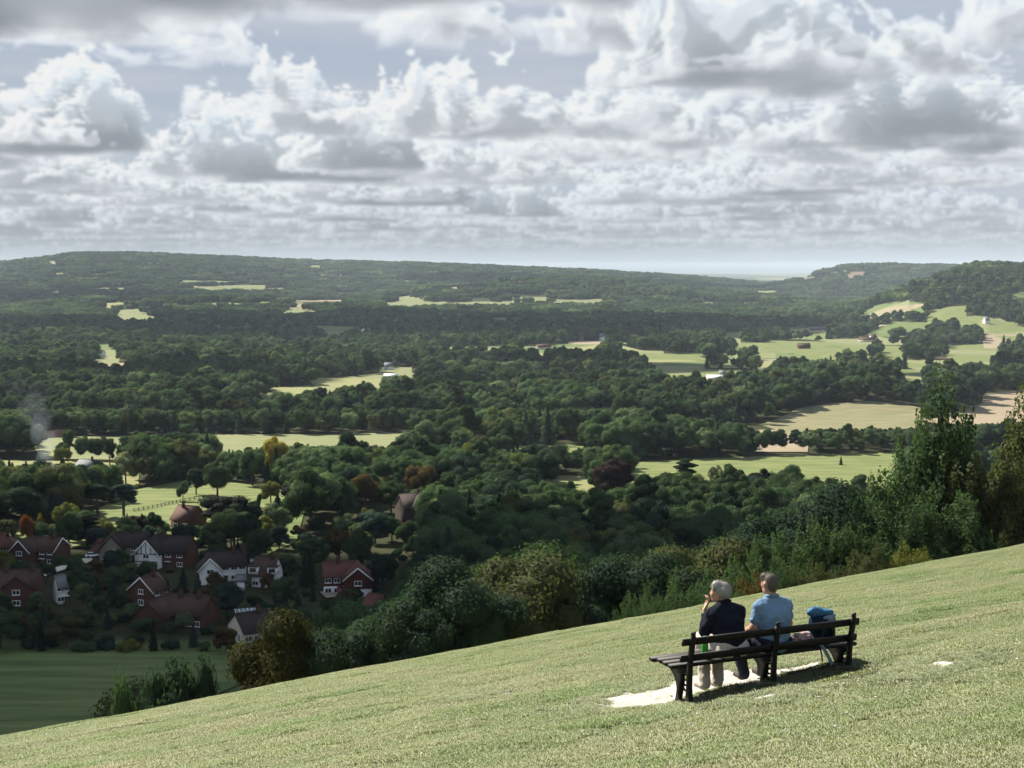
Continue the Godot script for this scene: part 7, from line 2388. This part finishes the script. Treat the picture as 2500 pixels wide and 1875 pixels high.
	["bushy", 1, "mid green", -129.4, 335.0, 0.97, 0.99, 2.3, "wide brick house"],
	["bushy", 1, "dark green", -62.2, 415.9, 1.02, 1.15, 2.6, "half-timbered house"],
	["near", 3, "dark green", -120.7, 317.9, 0.82, 1.02, 4.5, "wide brick house"],
	["spire", 1, "blue green", -86.5, 391.6, 0.56, 0.52, 1.6, "half-timbered house"],
	["near", 0, "russet", -99.2, 315.4, 0.54, 0.6, 2.6, "long brown-roofed house"],
	["near", 0, "green", -112.7, 354.9, 0.69, 0.82, 3.6, "narrow white cottage"],
	["bushy", 1, "dark green", -141.1, 370.8, 0.98, 1.22, 2.8, "wide brick house"],
	["bushy", 0, "pale green", -36.7, 334.4, 1.12, 1.02, 2.4, "red-roofed barn"],
	["near", 3, "pale green", -106.8, 339.8, 0.62, 0.58, 2.5, "narrow white cottage"],
	["spire", 0, "dark green", -101.6, 335.0, 0.54, 0.59, 1.8, "brick gable house"],
	["broad", 4, "mid green", -139.8, 440.4, 0.74, 0.72, 4.2, "red-roofed garage"],
	["near", 0, "olive", -104.6, 311.3, 0.61, 0.63, 2.8, "long brown-roofed house"],
	["near", 2, "green", -86.1, 402.3, 0.64, 0.8, 3.5, "half-timbered house"],
	["spire", 0, "blue green", -87.7, 366.2, 0.34, 0.32, 1.0, "long white house"],
	["bushy", 1, "dark green", -105.7, 346.3, 1.12, 1.11, 2.6, "narrow white cottage"],
	["bushy", 0, "green", -41.4, 341.7, 1.0, 1.03, 2.4, "red tile-hung house"],
	["spire", 1, "black green", -128.8, 459.7, 0.46, 0.49, 1.5, "red house with a tall chimney"],
	["bushy", 0, "yellow green", -153.5, 461.3, 0.87, 1.03, 2.4, "red house with a tall chimney"],
	["bushy", 1, "dark green", -68.9, 307.7, 0.59, 0.67, 1.5, "cream bungalow"],
	["bushy", 0, "dark green", -86.7, 355.0, 0.58, 0.64, 1.5, "brick gable house"],
	["broad", 1, "olive", -86.5, 422.3, 0.75, 0.68, 4.0, "half-timbered house"],
	["bushy", 0, "mid green", -130.9, 395.6, 1.07, 1.0, 2.3, "white-gabled brick house"],
	["bushy", 1, "dark green", -103.9, 371.6, 0.66, 0.78, 1.8, "long white house"],
	["bushy", 0, "green", -77.9, 309.2, 0.77, 0.88, 2.0, "long brown-roofed house"],
	["bushy", 1, "blue green", -148.9, 416.6, 0.88, 0.83, 1.9, "red-roofed house at the lane"],
	["bushy", 1, "olive", -108.5, 350.0, 0.78, 0.76, 1.7, "narrow white cottage"],
	["spire", 0, "dark green", -57.8, 470.8, 0.58, 0.66, 2.0, "dark timbered house"],
	["bushy", 0, "dark green", -37.9, 304.7, 0.59, 0.7, 1.6, "grey-roofed shed"],
	["near", 1, "green", -99.1, 328.6, 0.54, 0.61, 2.7, "brick gable house"],
	["bushy", 1, "pale green", -44.9, 450.6, 1.01, 1.15, 2.6, "dark timbered house"],
	["spire", 0, "blue green", -46.9, 296.2, 0.64, 0.68, 2.0, "cream bungalow"],
	["bushy", 0, "green", -136.5, 386.2, 1.0, 1.17, 2.7, "white-gabled brick house"],
	["bushy", 1, "russet", -62.0, 389.4, 0.72, 0.7, 1.6, "long white house"],
	["near", 2, "pale green", -74.2, 309.2, 0.51, 0.5, 2.2, "long brown-roofed house"],
	["bushy", 0, "russet", -100.4, 339.7, 0.58, 0.69, 1.6, "brick gable house"],
	["bushy", 1, "green", -111.9, 323.5, 0.63, 0.65, 1.5, "narrow white cottage"],
	["near", 0, "green", -112.2, 389.8, 0.63, 0.72, 3.2, "half-timbered house"],
	["bushy", 1, "dark green", -104.2, 294.2, 0.94, 0.89, 2.1, "long brown-roofed house"],
	["spire", 0, "blue green", -98.3, 471.3, 0.6, 0.6, 1.8, "red house with a tall chimney"],
	["bushy", 1, "yellow green", -81.9, 290.3, 0.91, 0.96, 2.2, "cream bungalow"],
	["bushy", 0, "dark green", -79.6, 399.4, 0.58, 0.56, 1.3, "half-timbered house"],
	["near", 3, "green", -157.0, 449.2, 0.57, 0.56, 2.5, "red-roofed house at the lane"],
	["bushy", 0, "russet", -74.3, 385.8, 0.84, 0.77, 1.8, "long white house"],
	["broad", 3, "mid green", -134.3, 415.5, 0.92, 0.86, 5.0, "red-roofed garage"],
	["bushy", 1, "mid green", -91.0, 290.3, 0.9, 1.05, 2.4, "long brown-roofed house"],
	["bushy", 0, "green", -56.8, 322.6, 1.12, 1.08, 2.5, "cream bungalow"],
	["bushy", 0, "pale green", -40.3, 303.2, 1.05, 1.01, 2.3, "grey-roofed shed"],
	["spire", 0, "black green", -35.5, 352.2, 0.57, 0.64, 1.9, "red tile-hung house"],
	["bushy", 0, "russet", -42.4, 370.0, 0.97, 1.21, 2.8, "red tile-hung house"],
	["near", 1, "olive", -164.7, 447.9, 0.69, 0.73, 3.2, "red-roofed house at the lane"],
	["bushy", 0, "green", -26.5, 349.0, 1.12, 1.33, 3.1, "red tile-hung house"],
	["spire", 1, "blue green", -78.9, 340.9, 0.42, 0.42, 1.3, "brick gable house"],
	["near", 1, "mid green", -160.3, 411.7, 0.72, 0.8, 3.5, "red-roofed house at the lane"],
	["spire", 0, "dark green", -50.4, 321.9, 0.45, 0.55, 1.7, "grey-roofed shed"],
	["bushy", 0, "olive", -66.0, 423.6, 0.96, 1.06, 2.4, "half-timbered house"],
	["bushy", 0, "pale green", -133.4, 461.6, 0.6, 0.55, 1.3, "red house with a tall chimney"],
	["bushy", 0, "green", -34.6, 412.9, 0.83, 0.96, 2.2, "white chalet house"],
	["near", 1, "dark green", -24.2, 389.0, 0.63, 0.73, 3.2, "red tile-hung house"],
	["bushy", 0, "olive", -96.1, 358.0, 1.12, 1.07, 2.5, "brick gable house"],
	["bushy", 1, "olive", -143.7, 373.8, 0.9, 0.96, 2.2, "white-gabled brick house"],
	["near", 3, "pale green", -155.3, 420.5, 0.53, 0.65, 2.9, "red-roofed house at the lane"],
	["near", 2, "dark green", -134.5, 358.2, 0.57, 0.53, 2.3, "wide brick house"],
	["spire", 0, "blue green", -69.0, 295.2, 0.36, 0.38, 1.1, "cream bungalow"],
	["bushy", 0, "green", -98.2, 430.8, 0.95, 1.08, 2.5, "grey stone house"],
	["bushy", 1, "blue green", -91.3, 320.9, 0.66, 0.72, 1.7, "long brown-roofed house"],
	["bushy", 1, "mid green", -101.9, 323.5, 1.03, 0.97, 2.2, "brick gable house"]]
const LANDMARKS := [[-44.7, 358.3, "red tile-hung house"], [-65.8, 368.1, "white chalet house"], [-78.8, 376.4, "long white house"], [-98.1, 398.6, "half-timbered house"], [-114.1, 409.6, "grey stone house"], [-136.8, 403.3, "white-gabled brick house"], [-151.7, 408.8, "red-roofed house at the lane"], [-123.9, 344.2, "wide brick house"], [-113.7, 344.2, "narrow white cottage"], [-90.2, 339.6, "brick gable house"], [-76.0, 319.6, "long brown-roofed house"], [-57.5, 303.6, "cream bungalow"], [-40.8, 311.2, "grey-roofed shed"], [-31.7, 319.6, "red-roofed barn"], [-35.5, 482.7, "dark timbered house"], [-111.1, 471.9, "red house with a tall chimney"], [-203.1, 555.4, "white-roofed barn"], [-191.6, 624.8, "dark farm barn"], [-198.8, 608.1, "small brick cottage"], [-269.4, 807.7, "pink-gabled house"], [-72.1, 364.1, "white-doored garage"], [-123.4, 412.0, "red-roofed garage"], [18.6, 58.9, "tallest thorn tree"], [-7.5, 45.0, "golden topped beech"], [-0.2, 52.2, "largest slope tree"], [3.4, 54.8, "lower end of the scrub"], [8.3, 58.2, "middle of the scrub"], [14.0, 60.0, "dark glossy bush"], [-103.3, 603.3, "yellow topped tree"], [-70.0, 478.3, "purple copper beech"], [-95.6, 459.7, "black yew"], [-22.2, 427.1, "tall shaggy conifer"], [4.1, 503.4, "small hay field"], [-21.6, 604.6, "yellow green tree in mid wood"], [38.9, 535.2, "maroon copper beech"], [116.9, 503.3, "slim tree before the long meadow"], [90.6, 503.4, "black pine"], [65.0, 515.6, "layered pine"], [76.6, 459.7, "middle of the long meadow edge"]]
const HOUSES := [
	{"name": "house", "label": "red tile-hung house with a white ground floor and cross gable", "x": -44.7, "d": 358.3, "turn": 8, "L": 9.2, "W": 8.5, "eave": 5.2, "ridge": 8.0, "wall": "tile_hung", "roof": "red_tile", "wing": [4.1, 7.0, 4.5, 5.2, 8.0], "chimneys": [-0.1], "cols": 4, "rows": 2, "low": "white_render"},
	{"name": "house", "label": "white house with a steep brown roof and two white dormers", "x": -65.8, "d": 368.1, "turn": -6, "L": 5.9, "W": 9.0, "eave": 3.6, "ridge": 7.6, "wall": "white_render", "roof": "brown_tile", "wing": [], "chimneys": [0.3], "cols": 3, "rows": 1, "dorm": 2},
	{"name": "house", "label": "long white house with a dark roof and pointed white gable", "x": -78.8, "d": 376.4, "turn": 14, "L": 10.8, "W": 8.5, "eave": 4.6, "ridge": 7.7, "wall": "white_render", "roof": "dark_tile", "wing": [-4.3, 6.0, 4.0, 4.6, 7.6], "chimneys": [0.2, 0.45], "cols": 5, "rows": 2},
	{"name": "house", "label": "brick house with a dark roof and a half-timbered white gable", "x": -98.1, "d": 398.6, "turn": -10, "L": 10.6, "W": 9.5, "eave": 4.8, "ridge": 8.6, "wall": "brick", "roof": "dark_tile", "wing": [-5.3, 7.0, 3.0, 4.8, 8.6], "chimneys": [-0.25], "cols": 3, "rows": 2, "timber": true},
	{"name": "house", "label": "grey stone house with a dark roof and a stone gable", "x": -114.1, "d": 409.6, "turn": 12, "L": 10.0, "W": 9.0, "eave": 4.8, "ridge": 8.1, "wall": "stone", "roof": "dark_tile", "wing": [-4.9, 6.5, 3.5, 4.8, 8.2], "chimneys": [0.1], "cols": 4, "rows": 2},
	{"name": "house", "label": "brick house with white edged gable above the pale drive", "x": -136.8, "d": 403.3, "turn": -14, "L": 9.9, "W": 9.0, "eave": 4.6, "ridge": 7.5, "wall": "brick", "roof": "brown_tile", "wing": [-4.0, 6.5, 3.5, 4.6, 7.8], "chimneys": [0.3], "cols": 4, "rows": 2, "barge": true},
	{"name": "house", "label": "brick house with a hipped red roof near the rust red tree", "x": -151.7, "d": 408.8, "turn": 10, "L": 7.6, "W": 9.0, "eave": 4.6, "ridge": 7.7, "wall": "brick", "roof": "red_tile", "wing": [], "chimneys": [0.2], "cols": 3, "rows": 2, "hip": true},
	{"name": "house", "label": "wide dark brick house with many small white windows", "x": -123.9, "d": 344.2, "turn": 6, "L": 10.1, "W": 9.0, "eave": 5.2, "ridge": 8.3, "wall": "brick", "roof": "brown_tile", "wing": [0.7, 7.0, 2.0, 5.2, 8.0], "chimneys": [-0.3, 0.35], "cols": 5, "rows": 2},
	{"name": "cottage", "label": "narrow white cottage half hidden by a dark tree", "x": -113.7, "d": 344.2, "turn": 30, "L": 2.2, "W": 6.0, "eave": 4.6, "ridge": 6.8, "wall": "white_render", "roof": "slate", "wing": [], "chimneys": [], "cols": 2, "rows": 2},
	{"name": "house", "label": "brick house with a white edged gable and one big window", "x": -90.2, "d": 339.6, "turn": 62, "L": 5.6, "W": 8.0, "eave": 4.6, "ridge": 7.7, "wall": "brick", "roof": "brown_tile", "wing": [], "chimneys": [0.2], "cols": 2, "rows": 2, "barge": true},
	{"name": "house", "label": "long low house with a sweeping brown roof and white windows", "x": -76.0, "d": 319.6, "turn": -16, "L": 11.9, "W": 9.5, "eave": 3.4, "ridge": 6.7, "wall": "brick", "roof": "brown_tile", "wing": [-5.1, 8.0, 4.0, 3.4, 6.6], "chimneys": [-0.1, 0.3], "cols": 6, "rows": 1},
	{"name": "bungalow", "label": "cream bungalow with a dark roof and arched gable windows", "x": -57.5, "d": 303.6, "turn": 34, "L": 8.5, "W": 9.0, "eave": 3.0, "ridge": 6.1, "wall": "cream_render", "roof": "dark_tile", "wing": [], "chimneys": [0.1], "cols": 4, "rows": 1, "gablewin": true},
	{"name": "shed", "label": "low wooden shed with a pale grey sheet roof", "x": -40.8, "d": 311.2, "turn": -8, "L": 4.3, "W": 6.0, "eave": 2.6, "ridge": 3.3, "wall": "timber", "roof": "slate", "wing": [], "chimneys": [], "cols": 2, "rows": 1},
	{"name": "barn", "label": "small barn with a red tiled roof beneath the slope trees", "x": -31.7, "d": 319.6, "turn": -30, "L": 4.3, "W": 8.0, "eave": 3.4, "ridge": 6.8, "wall": "timber", "roof": "red_tile", "wing": [], "chimneys": [], "cols": 1, "rows": 1},
	{"name": "house", "label": "tall dark timbered house with small white windows below the wood", "x": -35.5, "d": 482.7, "turn": 24, "L": 8.2, "W": 10.0, "eave": 6.2, "ridge": 10.3, "wall": "dark_timber", "roof": "dark_tile", "wing": [2.3, 7.5, 2.5, 6.2, 10.0], "chimneys": [0.3], "cols": 2, "rows": 2},
	{"name": "house", "label": "brown roofed house with a tall chimney next to the black yew", "x": -111.1, "d": 471.9, "turn": -24, "L": 8.3, "W": 9.0, "eave": 3.6, "ridge": 7.4, "wall": "brick", "roof": "brown_tile", "wing": [], "chimneys": [-0.2], "cols": 2, "rows": 1},
	{"name": "barn", "label": "long barn with a bright white sheet roof", "x": -203.1, "d": 555.4, "turn": 4, "L": 12.1, "W": 14.0, "eave": 4.0, "ridge": 6.2, "wall": "dark_timber", "roof": "white_sheet", "wing": [], "chimneys": [], "cols": 0, "rows": 1},
	{"name": "barn", "label": "dark boarded barn with a grey roof by the hay field", "x": -191.6, "d": 624.8, "turn": -20, "L": 10.0, "W": 11.0, "eave": 3.8, "ridge": 7.1, "wall": "dark_timber", "roof": "slate", "wing": [], "chimneys": [0.2], "cols": 2, "rows": 1},
	{"name": "cottage", "label": "small brick cottage beside the dark boarded barn", "x": -198.8, "d": 608.1, "turn": 10, "L": 5.5, "W": 8.0, "eave": 3.8, "ridge": 6.9, "wall": "brick", "roof": "dark_tile", "wing": [], "chimneys": [0.2], "cols": 2, "rows": 1},
	{"name": "house", "label": "long roofed house with a pink gable by the pale field", "x": -269.4, "d": 807.7, "turn": 68, "L": 20.5, "W": 10.0, "eave": 5.0, "ridge": 8.4, "wall": "pink_render", "roof": "brown_tile", "wing": [], "chimneys": [0.1], "cols": 2, "rows": 2, "barge": true},
	{"name": "garage", "label": "garage with a broad white door beside the long white house", "x": -72.1, "d": 364.1, "turn": 10, "L": 2.5, "W": 6.0, "eave": 2.5, "ridge": 3.4, "wall": "brick", "roof": "slate", "wing": [], "chimneys": [], "cols": 0, "rows": 0, "door": true},
	{"name": "garage", "label": "low garage with a hipped red roof beside the white car", "x": -123.4, "d": 412.0, "turn": -8, "L": 3.5, "W": 7.0, "eave": 2.7, "ridge": 5.5, "wall": "brick", "roof": "red_tile", "wing": [], "chimneys": [], "cols": 0, "rows": 0, "hip": true},
	{"name": "barn", "label": "white roofed farm barn in the field in mid vale", "x": 194.9, "d": 1327.6, "turn": 4, "L": 16.8, "W": 12.0, "eave": 4.0, "ridge": 6.5, "wall": "cream_render", "roof": "white_sheet", "wing": [], "chimneys": [], "cols": 0, "rows": 0, "far": 1},
	{"name": "barn", "label": "small farm house behind the white roofed barn", "x": 208.4, "d": 1372.8, "turn": -12, "L": 6.4, "W": 10.0, "eave": 4.0, "ridge": 7.0, "wall": "white_render", "roof": "slate", "wing": [], "chimneys": [], "cols": 0, "rows": 0, "far": 1},
	{"name": "barn", "label": "large white shed among trees near the flat green field", "x": 551.8, "d": 2763.7, "turn": 0, "L": 24.0, "W": 18.0, "eave": 6.0, "ridge": 9.0, "wall": "white_render", "roof": "white_sheet", "wing": [], "chimneys": [], "cols": 0, "rows": 0, "far": 1},
	{"name": "barn", "label": "long grey roofed shed next to the large white shed", "x": 568.5, "d": 2690.1, "turn": 3, "L": 32.3, "W": 18.0, "eave": 6.0, "ridge": 9.0, "wall": "white_render", "roof": "slate", "wing": [], "chimneys": [], "cols": 0, "rows": 0, "far": 1},
	{"name": "barn", "label": "pale shed in the distant woods in mid vale", "x": 372.0, "d": 3556.5, "turn": 0, "L": 30.8, "W": 20.0, "eave": 7.0, "ridge": 10.0, "wall": "white_render", "roof": "white_sheet", "wing": [], "chimneys": [], "cols": 0, "rows": 0, "far": 1},
	{"name": "house", "label": "white house among trees near the two sloping fields", "x": 558.7, "d": 2149.7, "turn": 20, "L": 10.0, "W": 10.0, "eave": 6.0, "ridge": 11.0, "wall": "white_render", "roof": "brown_tile", "wing": [], "chimneys": [], "cols": 0, "rows": 0, "far": 1},
	{"name": "house", "label": "distant white house at the brown field", "x": 141.3, "d": 2182.6, "turn": -10, "L": 7.3, "W": 10.0, "eave": 7.0, "ridge": 12.0, "wall": "white_render", "roof": "slate", "wing": [], "chimneys": [], "cols": 0, "rows": 0, "far": 1},
	{"name": "house", "label": "distant pink house at the brown field", "x": 110.0, "d": 2213.8, "turn": 14, "L": 7.4, "W": 10.0, "eave": 7.0, "ridge": 12.0, "wall": "pink_render", "roof": "brown_tile", "wing": [], "chimneys": [], "cols": 0, "rows": 0, "far": 1},
	{"name": "house", "label": "country house with a red roof in the woods beyond the smoke", "x": -569.3, "d": 1882.3, "turn": 12, "L": 15.1, "W": 12.0, "eave": 7.0, "ridge": 12.0, "wall": "cream_render", "roof": "red_tile", "wing": [], "chimneys": [], "cols": 0, "rows": 0, "far": 1},
	{"name": "house", "label": "white house below the country house in the woods", "x": -516.5, "d": 1737.7, "turn": -8, "L": 10.4, "W": 12.0, "eave": 6.0, "ridge": 9.0, "wall": "white_render", "roof": "slate", "wing": [], "chimneys": [], "cols": 0, "rows": 0, "far": 1},
	{"name": "house", "label": "white house by the small pale clearing in mid vale", "x": -133.0, "d": 1495.8, "turn": 6, "L": 10.0, "W": 10.0, "eave": 5.0, "ridge": 9.0, "wall": "white_render", "roof": "slate", "wing": [], "chimneys": [], "cols": 0, "rows": 0, "far": 1},
	{"name": "barn", "label": "low white roofed shed below the white house in mid vale", "x": -117.4, "d": 1344.8, "turn": 2, "L": 13.4, "W": 10.0, "eave": 3.0, "ridge": 5.0, "wall": "cream_render", "roof": "white_sheet", "wing": [], "chimneys": [], "cols": 0, "rows": 0, "far": 1},
	{"name": "house", "label": "small white house under the near wooded hill", "x": 786.5, "d": 2304.6, "turn": 6, "L": 7.7, "W": 10.0, "eave": 7.0, "ridge": 12.0, "wall": "white_render", "roof": "slate", "wing": [], "chimneys": [], "cols": 0, "rows": 0, "far": 1},
	{"name": "farm_building", "label": "small pale farm building standing in a distant field", "x": 133.8, "d": 3056.7, "turn": -39, "L": 22.2, "W": 9.0, "eave": 4.5, "ridge": 8.0, "wall": "cream_render", "roof": "white_sheet", "wing": [], "chimneys": [], "cols": 0, "rows": 0, "far": 2},
	{"name": "farm_building", "label": "small pale farm building standing in a distant field", "x": 470.0, "d": 2406.6, "turn": -17, "L": 24.8, "W": 9.0, "eave": 4.5, "ridge": 8.0, "wall": "cream_render", "roof": "slate", "wing": [], "chimneys": [], "cols": 0, "rows": 0, "far": 2},
	{"name": "farm_building", "label": "small pale farm building standing in a distant field", "x": -778.1, "d": 2153.3, "turn": -31, "L": 13.9, "W": 9.0, "eave": 4.5, "ridge": 8.0, "wall": "brick", "roof": "red_tile", "wing": [], "chimneys": [], "cols": 0, "rows": 0, "far": 2},
	{"name": "farm_building", "label": "small pale farm building standing in a distant field", "x": 252.3, "d": 3544.9, "turn": -24, "L": 13.9, "W": 9.0, "eave": 4.5, "ridge": 8.0, "wall": "white_render", "roof": "slate", "wing": [], "chimneys": [], "cols": 0, "rows": 0, "far": 2},
	{"name": "farm_building", "label": "small pale farm building standing in a distant field", "x": 795.0, "d": 2062.5, "turn": -13, "L": 25.4, "W": 9.0, "eave": 4.5, "ridge": 8.0, "wall": "white_render", "roof": "slate", "wing": [], "chimneys": [], "cols": 0, "rows": 0, "far": 2},
	{"name": "farm_building", "label": "small pale farm building standing in a distant field", "x": -529.7, "d": 2060.5, "turn": -3, "L": 16.4, "W": 9.0, "eave": 4.5, "ridge": 8.0, "wall": "white_render", "roof": "slate", "wing": [], "chimneys": [], "cols": 0, "rows": 0, "far": 2},
	{"name": "farm_building", "label": "small pale farm building standing in a distant field", "x": 544.9, "d": 2480.7, "turn": -17, "L": 25.2, "W": 9.0, "eave": 4.5, "ridge": 8.0, "wall": "brick", "roof": "slate", "wing": [], "chimneys": [], "cols": 0, "rows": 0, "far": 2},
	{"name": "farm_building", "label": "small pale farm building standing in a distant field", "x": 436.2, "d": 2775.1, "turn": 9, "L": 16.2, "W": 9.0, "eave": 4.5, "ridge": 8.0, "wall": "cream_render", "roof": "red_tile", "wing": [], "chimneys": [], "cols": 0, "rows": 0, "far": 2},
	{"name": "farm_building", "label": "small pale farm building standing in a distant field", "x": 545.4, "d": 2133.6, "turn": -19, "L": 25.1, "W": 9.0, "eave": 4.5, "ridge": 8.0, "wall": "cream_render", "roof": "brown_tile", "wing": [], "chimneys": [], "cols": 0, "rows": 0, "far": 2},
	{"name": "farm_building", "label": "small pale farm building standing in a distant field", "x": 398.4, "d": 1894.4, "turn": 2, "L": 16.2, "W": 9.0, "eave": 4.5, "ridge": 8.0, "wall": "brick", "roof": "brown_tile", "wing": [], "chimneys": [], "cols": 0, "rows": 0, "far": 2},
	{"name": "farm_building", "label": "small pale farm building standing in a distant field", "x": 41.3, "d": 1851.8, "turn": 36, "L": 21.5, "W": 9.0, "eave": 4.5, "ridge": 8.0, "wall": "cream_render", "roof": "brown_tile", "wing": [], "chimneys": [], "cols": 0, "rows": 0, "far": 2},
	{"name": "farm_building", "label": "small pale farm building standing in a distant field", "x": 56.6, "d": 1687.8, "turn": -1, "L": 17.0, "W": 9.0, "eave": 4.5, "ridge": 8.0, "wall": "cream_render", "roof": "red_tile", "wing": [], "chimneys": [], "cols": 0, "rows": 0, "far": 2},
	{"name": "farm_building", "label": "small pale farm building standing in a distant field", "x": -883.2, "d": 2474.5, "turn": 0, "L": 14.6, "W": 9.0, "eave": 4.5, "ridge": 8.0, "wall": "cream_render", "roof": "slate", "wing": [], "chimneys": [], "cols": 0, "rows": 0, "far": 2},
	{"name": "farm_building", "label": "small pale farm building standing in a distant field", "x": -258.1, "d": 2457.0, "turn": -33, "L": 15.6, "W": 9.0, "eave": 4.5, "ridge": 8.0, "wall": "white_render", "roof": "white_sheet", "wing": [], "chimneys": [], "cols": 0, "rows": 0, "far": 2},
	{"name": "farm_building", "label": "small pale farm building standing in a distant field", "x": 660.0, "d": 1667.3, "turn": 11, "L": 12.3, "W": 9.0, "eave": 4.5, "ridge": 8.0, "wall": "cream_render", "roof": "white_sheet", "wing": [], "chimneys": [], "cols": 0, "rows": 0, "far": 2},
	{"name": "farm_building", "label": "small pale farm building standing in a distant field", "x": -248.0, "d": 2824.3, "turn": 8, "L": 20.1, "W": 9.0, "eave": 4.5, "ridge": 8.0, "wall": "white_render", "roof": "red_tile", "wing": [], "chimneys": [], "cols": 0, "rows": 0, "far": 2}]
const DRIVES := [[[-134.5, 376.4], [-132.4, 381.3], [-130.0, 394.0], [-129.0, 403.3], [-125.9, 408.8], [-123.7, 405.6], [-123.7, 399.4], [-126.4, 390.9], [-128.5, 380.6], [-129.3, 372.2], [-131.6, 368.1]], [[-124.0, 410.4], [-121.0, 409.6], [-118.6, 403.3], [-121.8, 404.8]], [[-109.3, 397.1], [-106.6, 400.2], [-103.3, 389.4], [-105.1, 383.5]], [[-74.7, 346.6], [-74.9, 368.1], [-70.6, 365.4], [-69.3, 349.0], [-71.7, 340.7]], [[-50.0, 355.1], [-43.7, 357.7], [-41.2, 351.4], [-47.1, 346.6]]]
const FENCE_LINE := [[-139.4, 506.7], [-133.6, 517.7], [-128.3, 531.8], [-123.5, 542.6]]
const CHALK := [[[0.95, 15.19], [1.24, 15.52], [1.66, 15.54], [2.10, 16.49], [2.59, 16.74], [3.11, 15.90], [3.52, 15.81], [3.68, 15.61], [3.55, 15.14], [3.08, 15.23], [2.73, 14.76], [2.29, 14.82], [1.97, 14.67], [1.77, 13.92], [1.61, 14.54], [1.41, 14.07], [1.13, 14.15], [0.97, 14.68]], [[4.07, 13.59], [4.34, 14.10], [4.58, 14.13], [4.72, 14.12], [4.49, 13.49], [4.20, 13.21], [3.97, 13.05]], [[3.72, 13.18], [3.99, 13.49], [3.92, 13.03], [3.70, 12.88]], [[2.19, 13.00], [2.42, 13.30], [2.72, 13.22], [2.58, 12.76], [2.32, 12.72]], [[-0.65, 18.05], [-0.53, 18.06], [-0.46, 17.68], [-0.58, 17.68]]]
const CAR_SPOT := [-124.8, 408.0]
const RED_CAR_SPOT := [-44.5, 353.9]
const GOAL_SPOT := [-37.3, 350.2]
const PARASOL_SPOT := [-103.8, 403.3]
const POOL_SPOT := [-74.6, 404.1]
const SMOKE_SPOT := [-178.5, 533.2]
const CONSERVATORY_SPOT := [-61.9, 319.6]
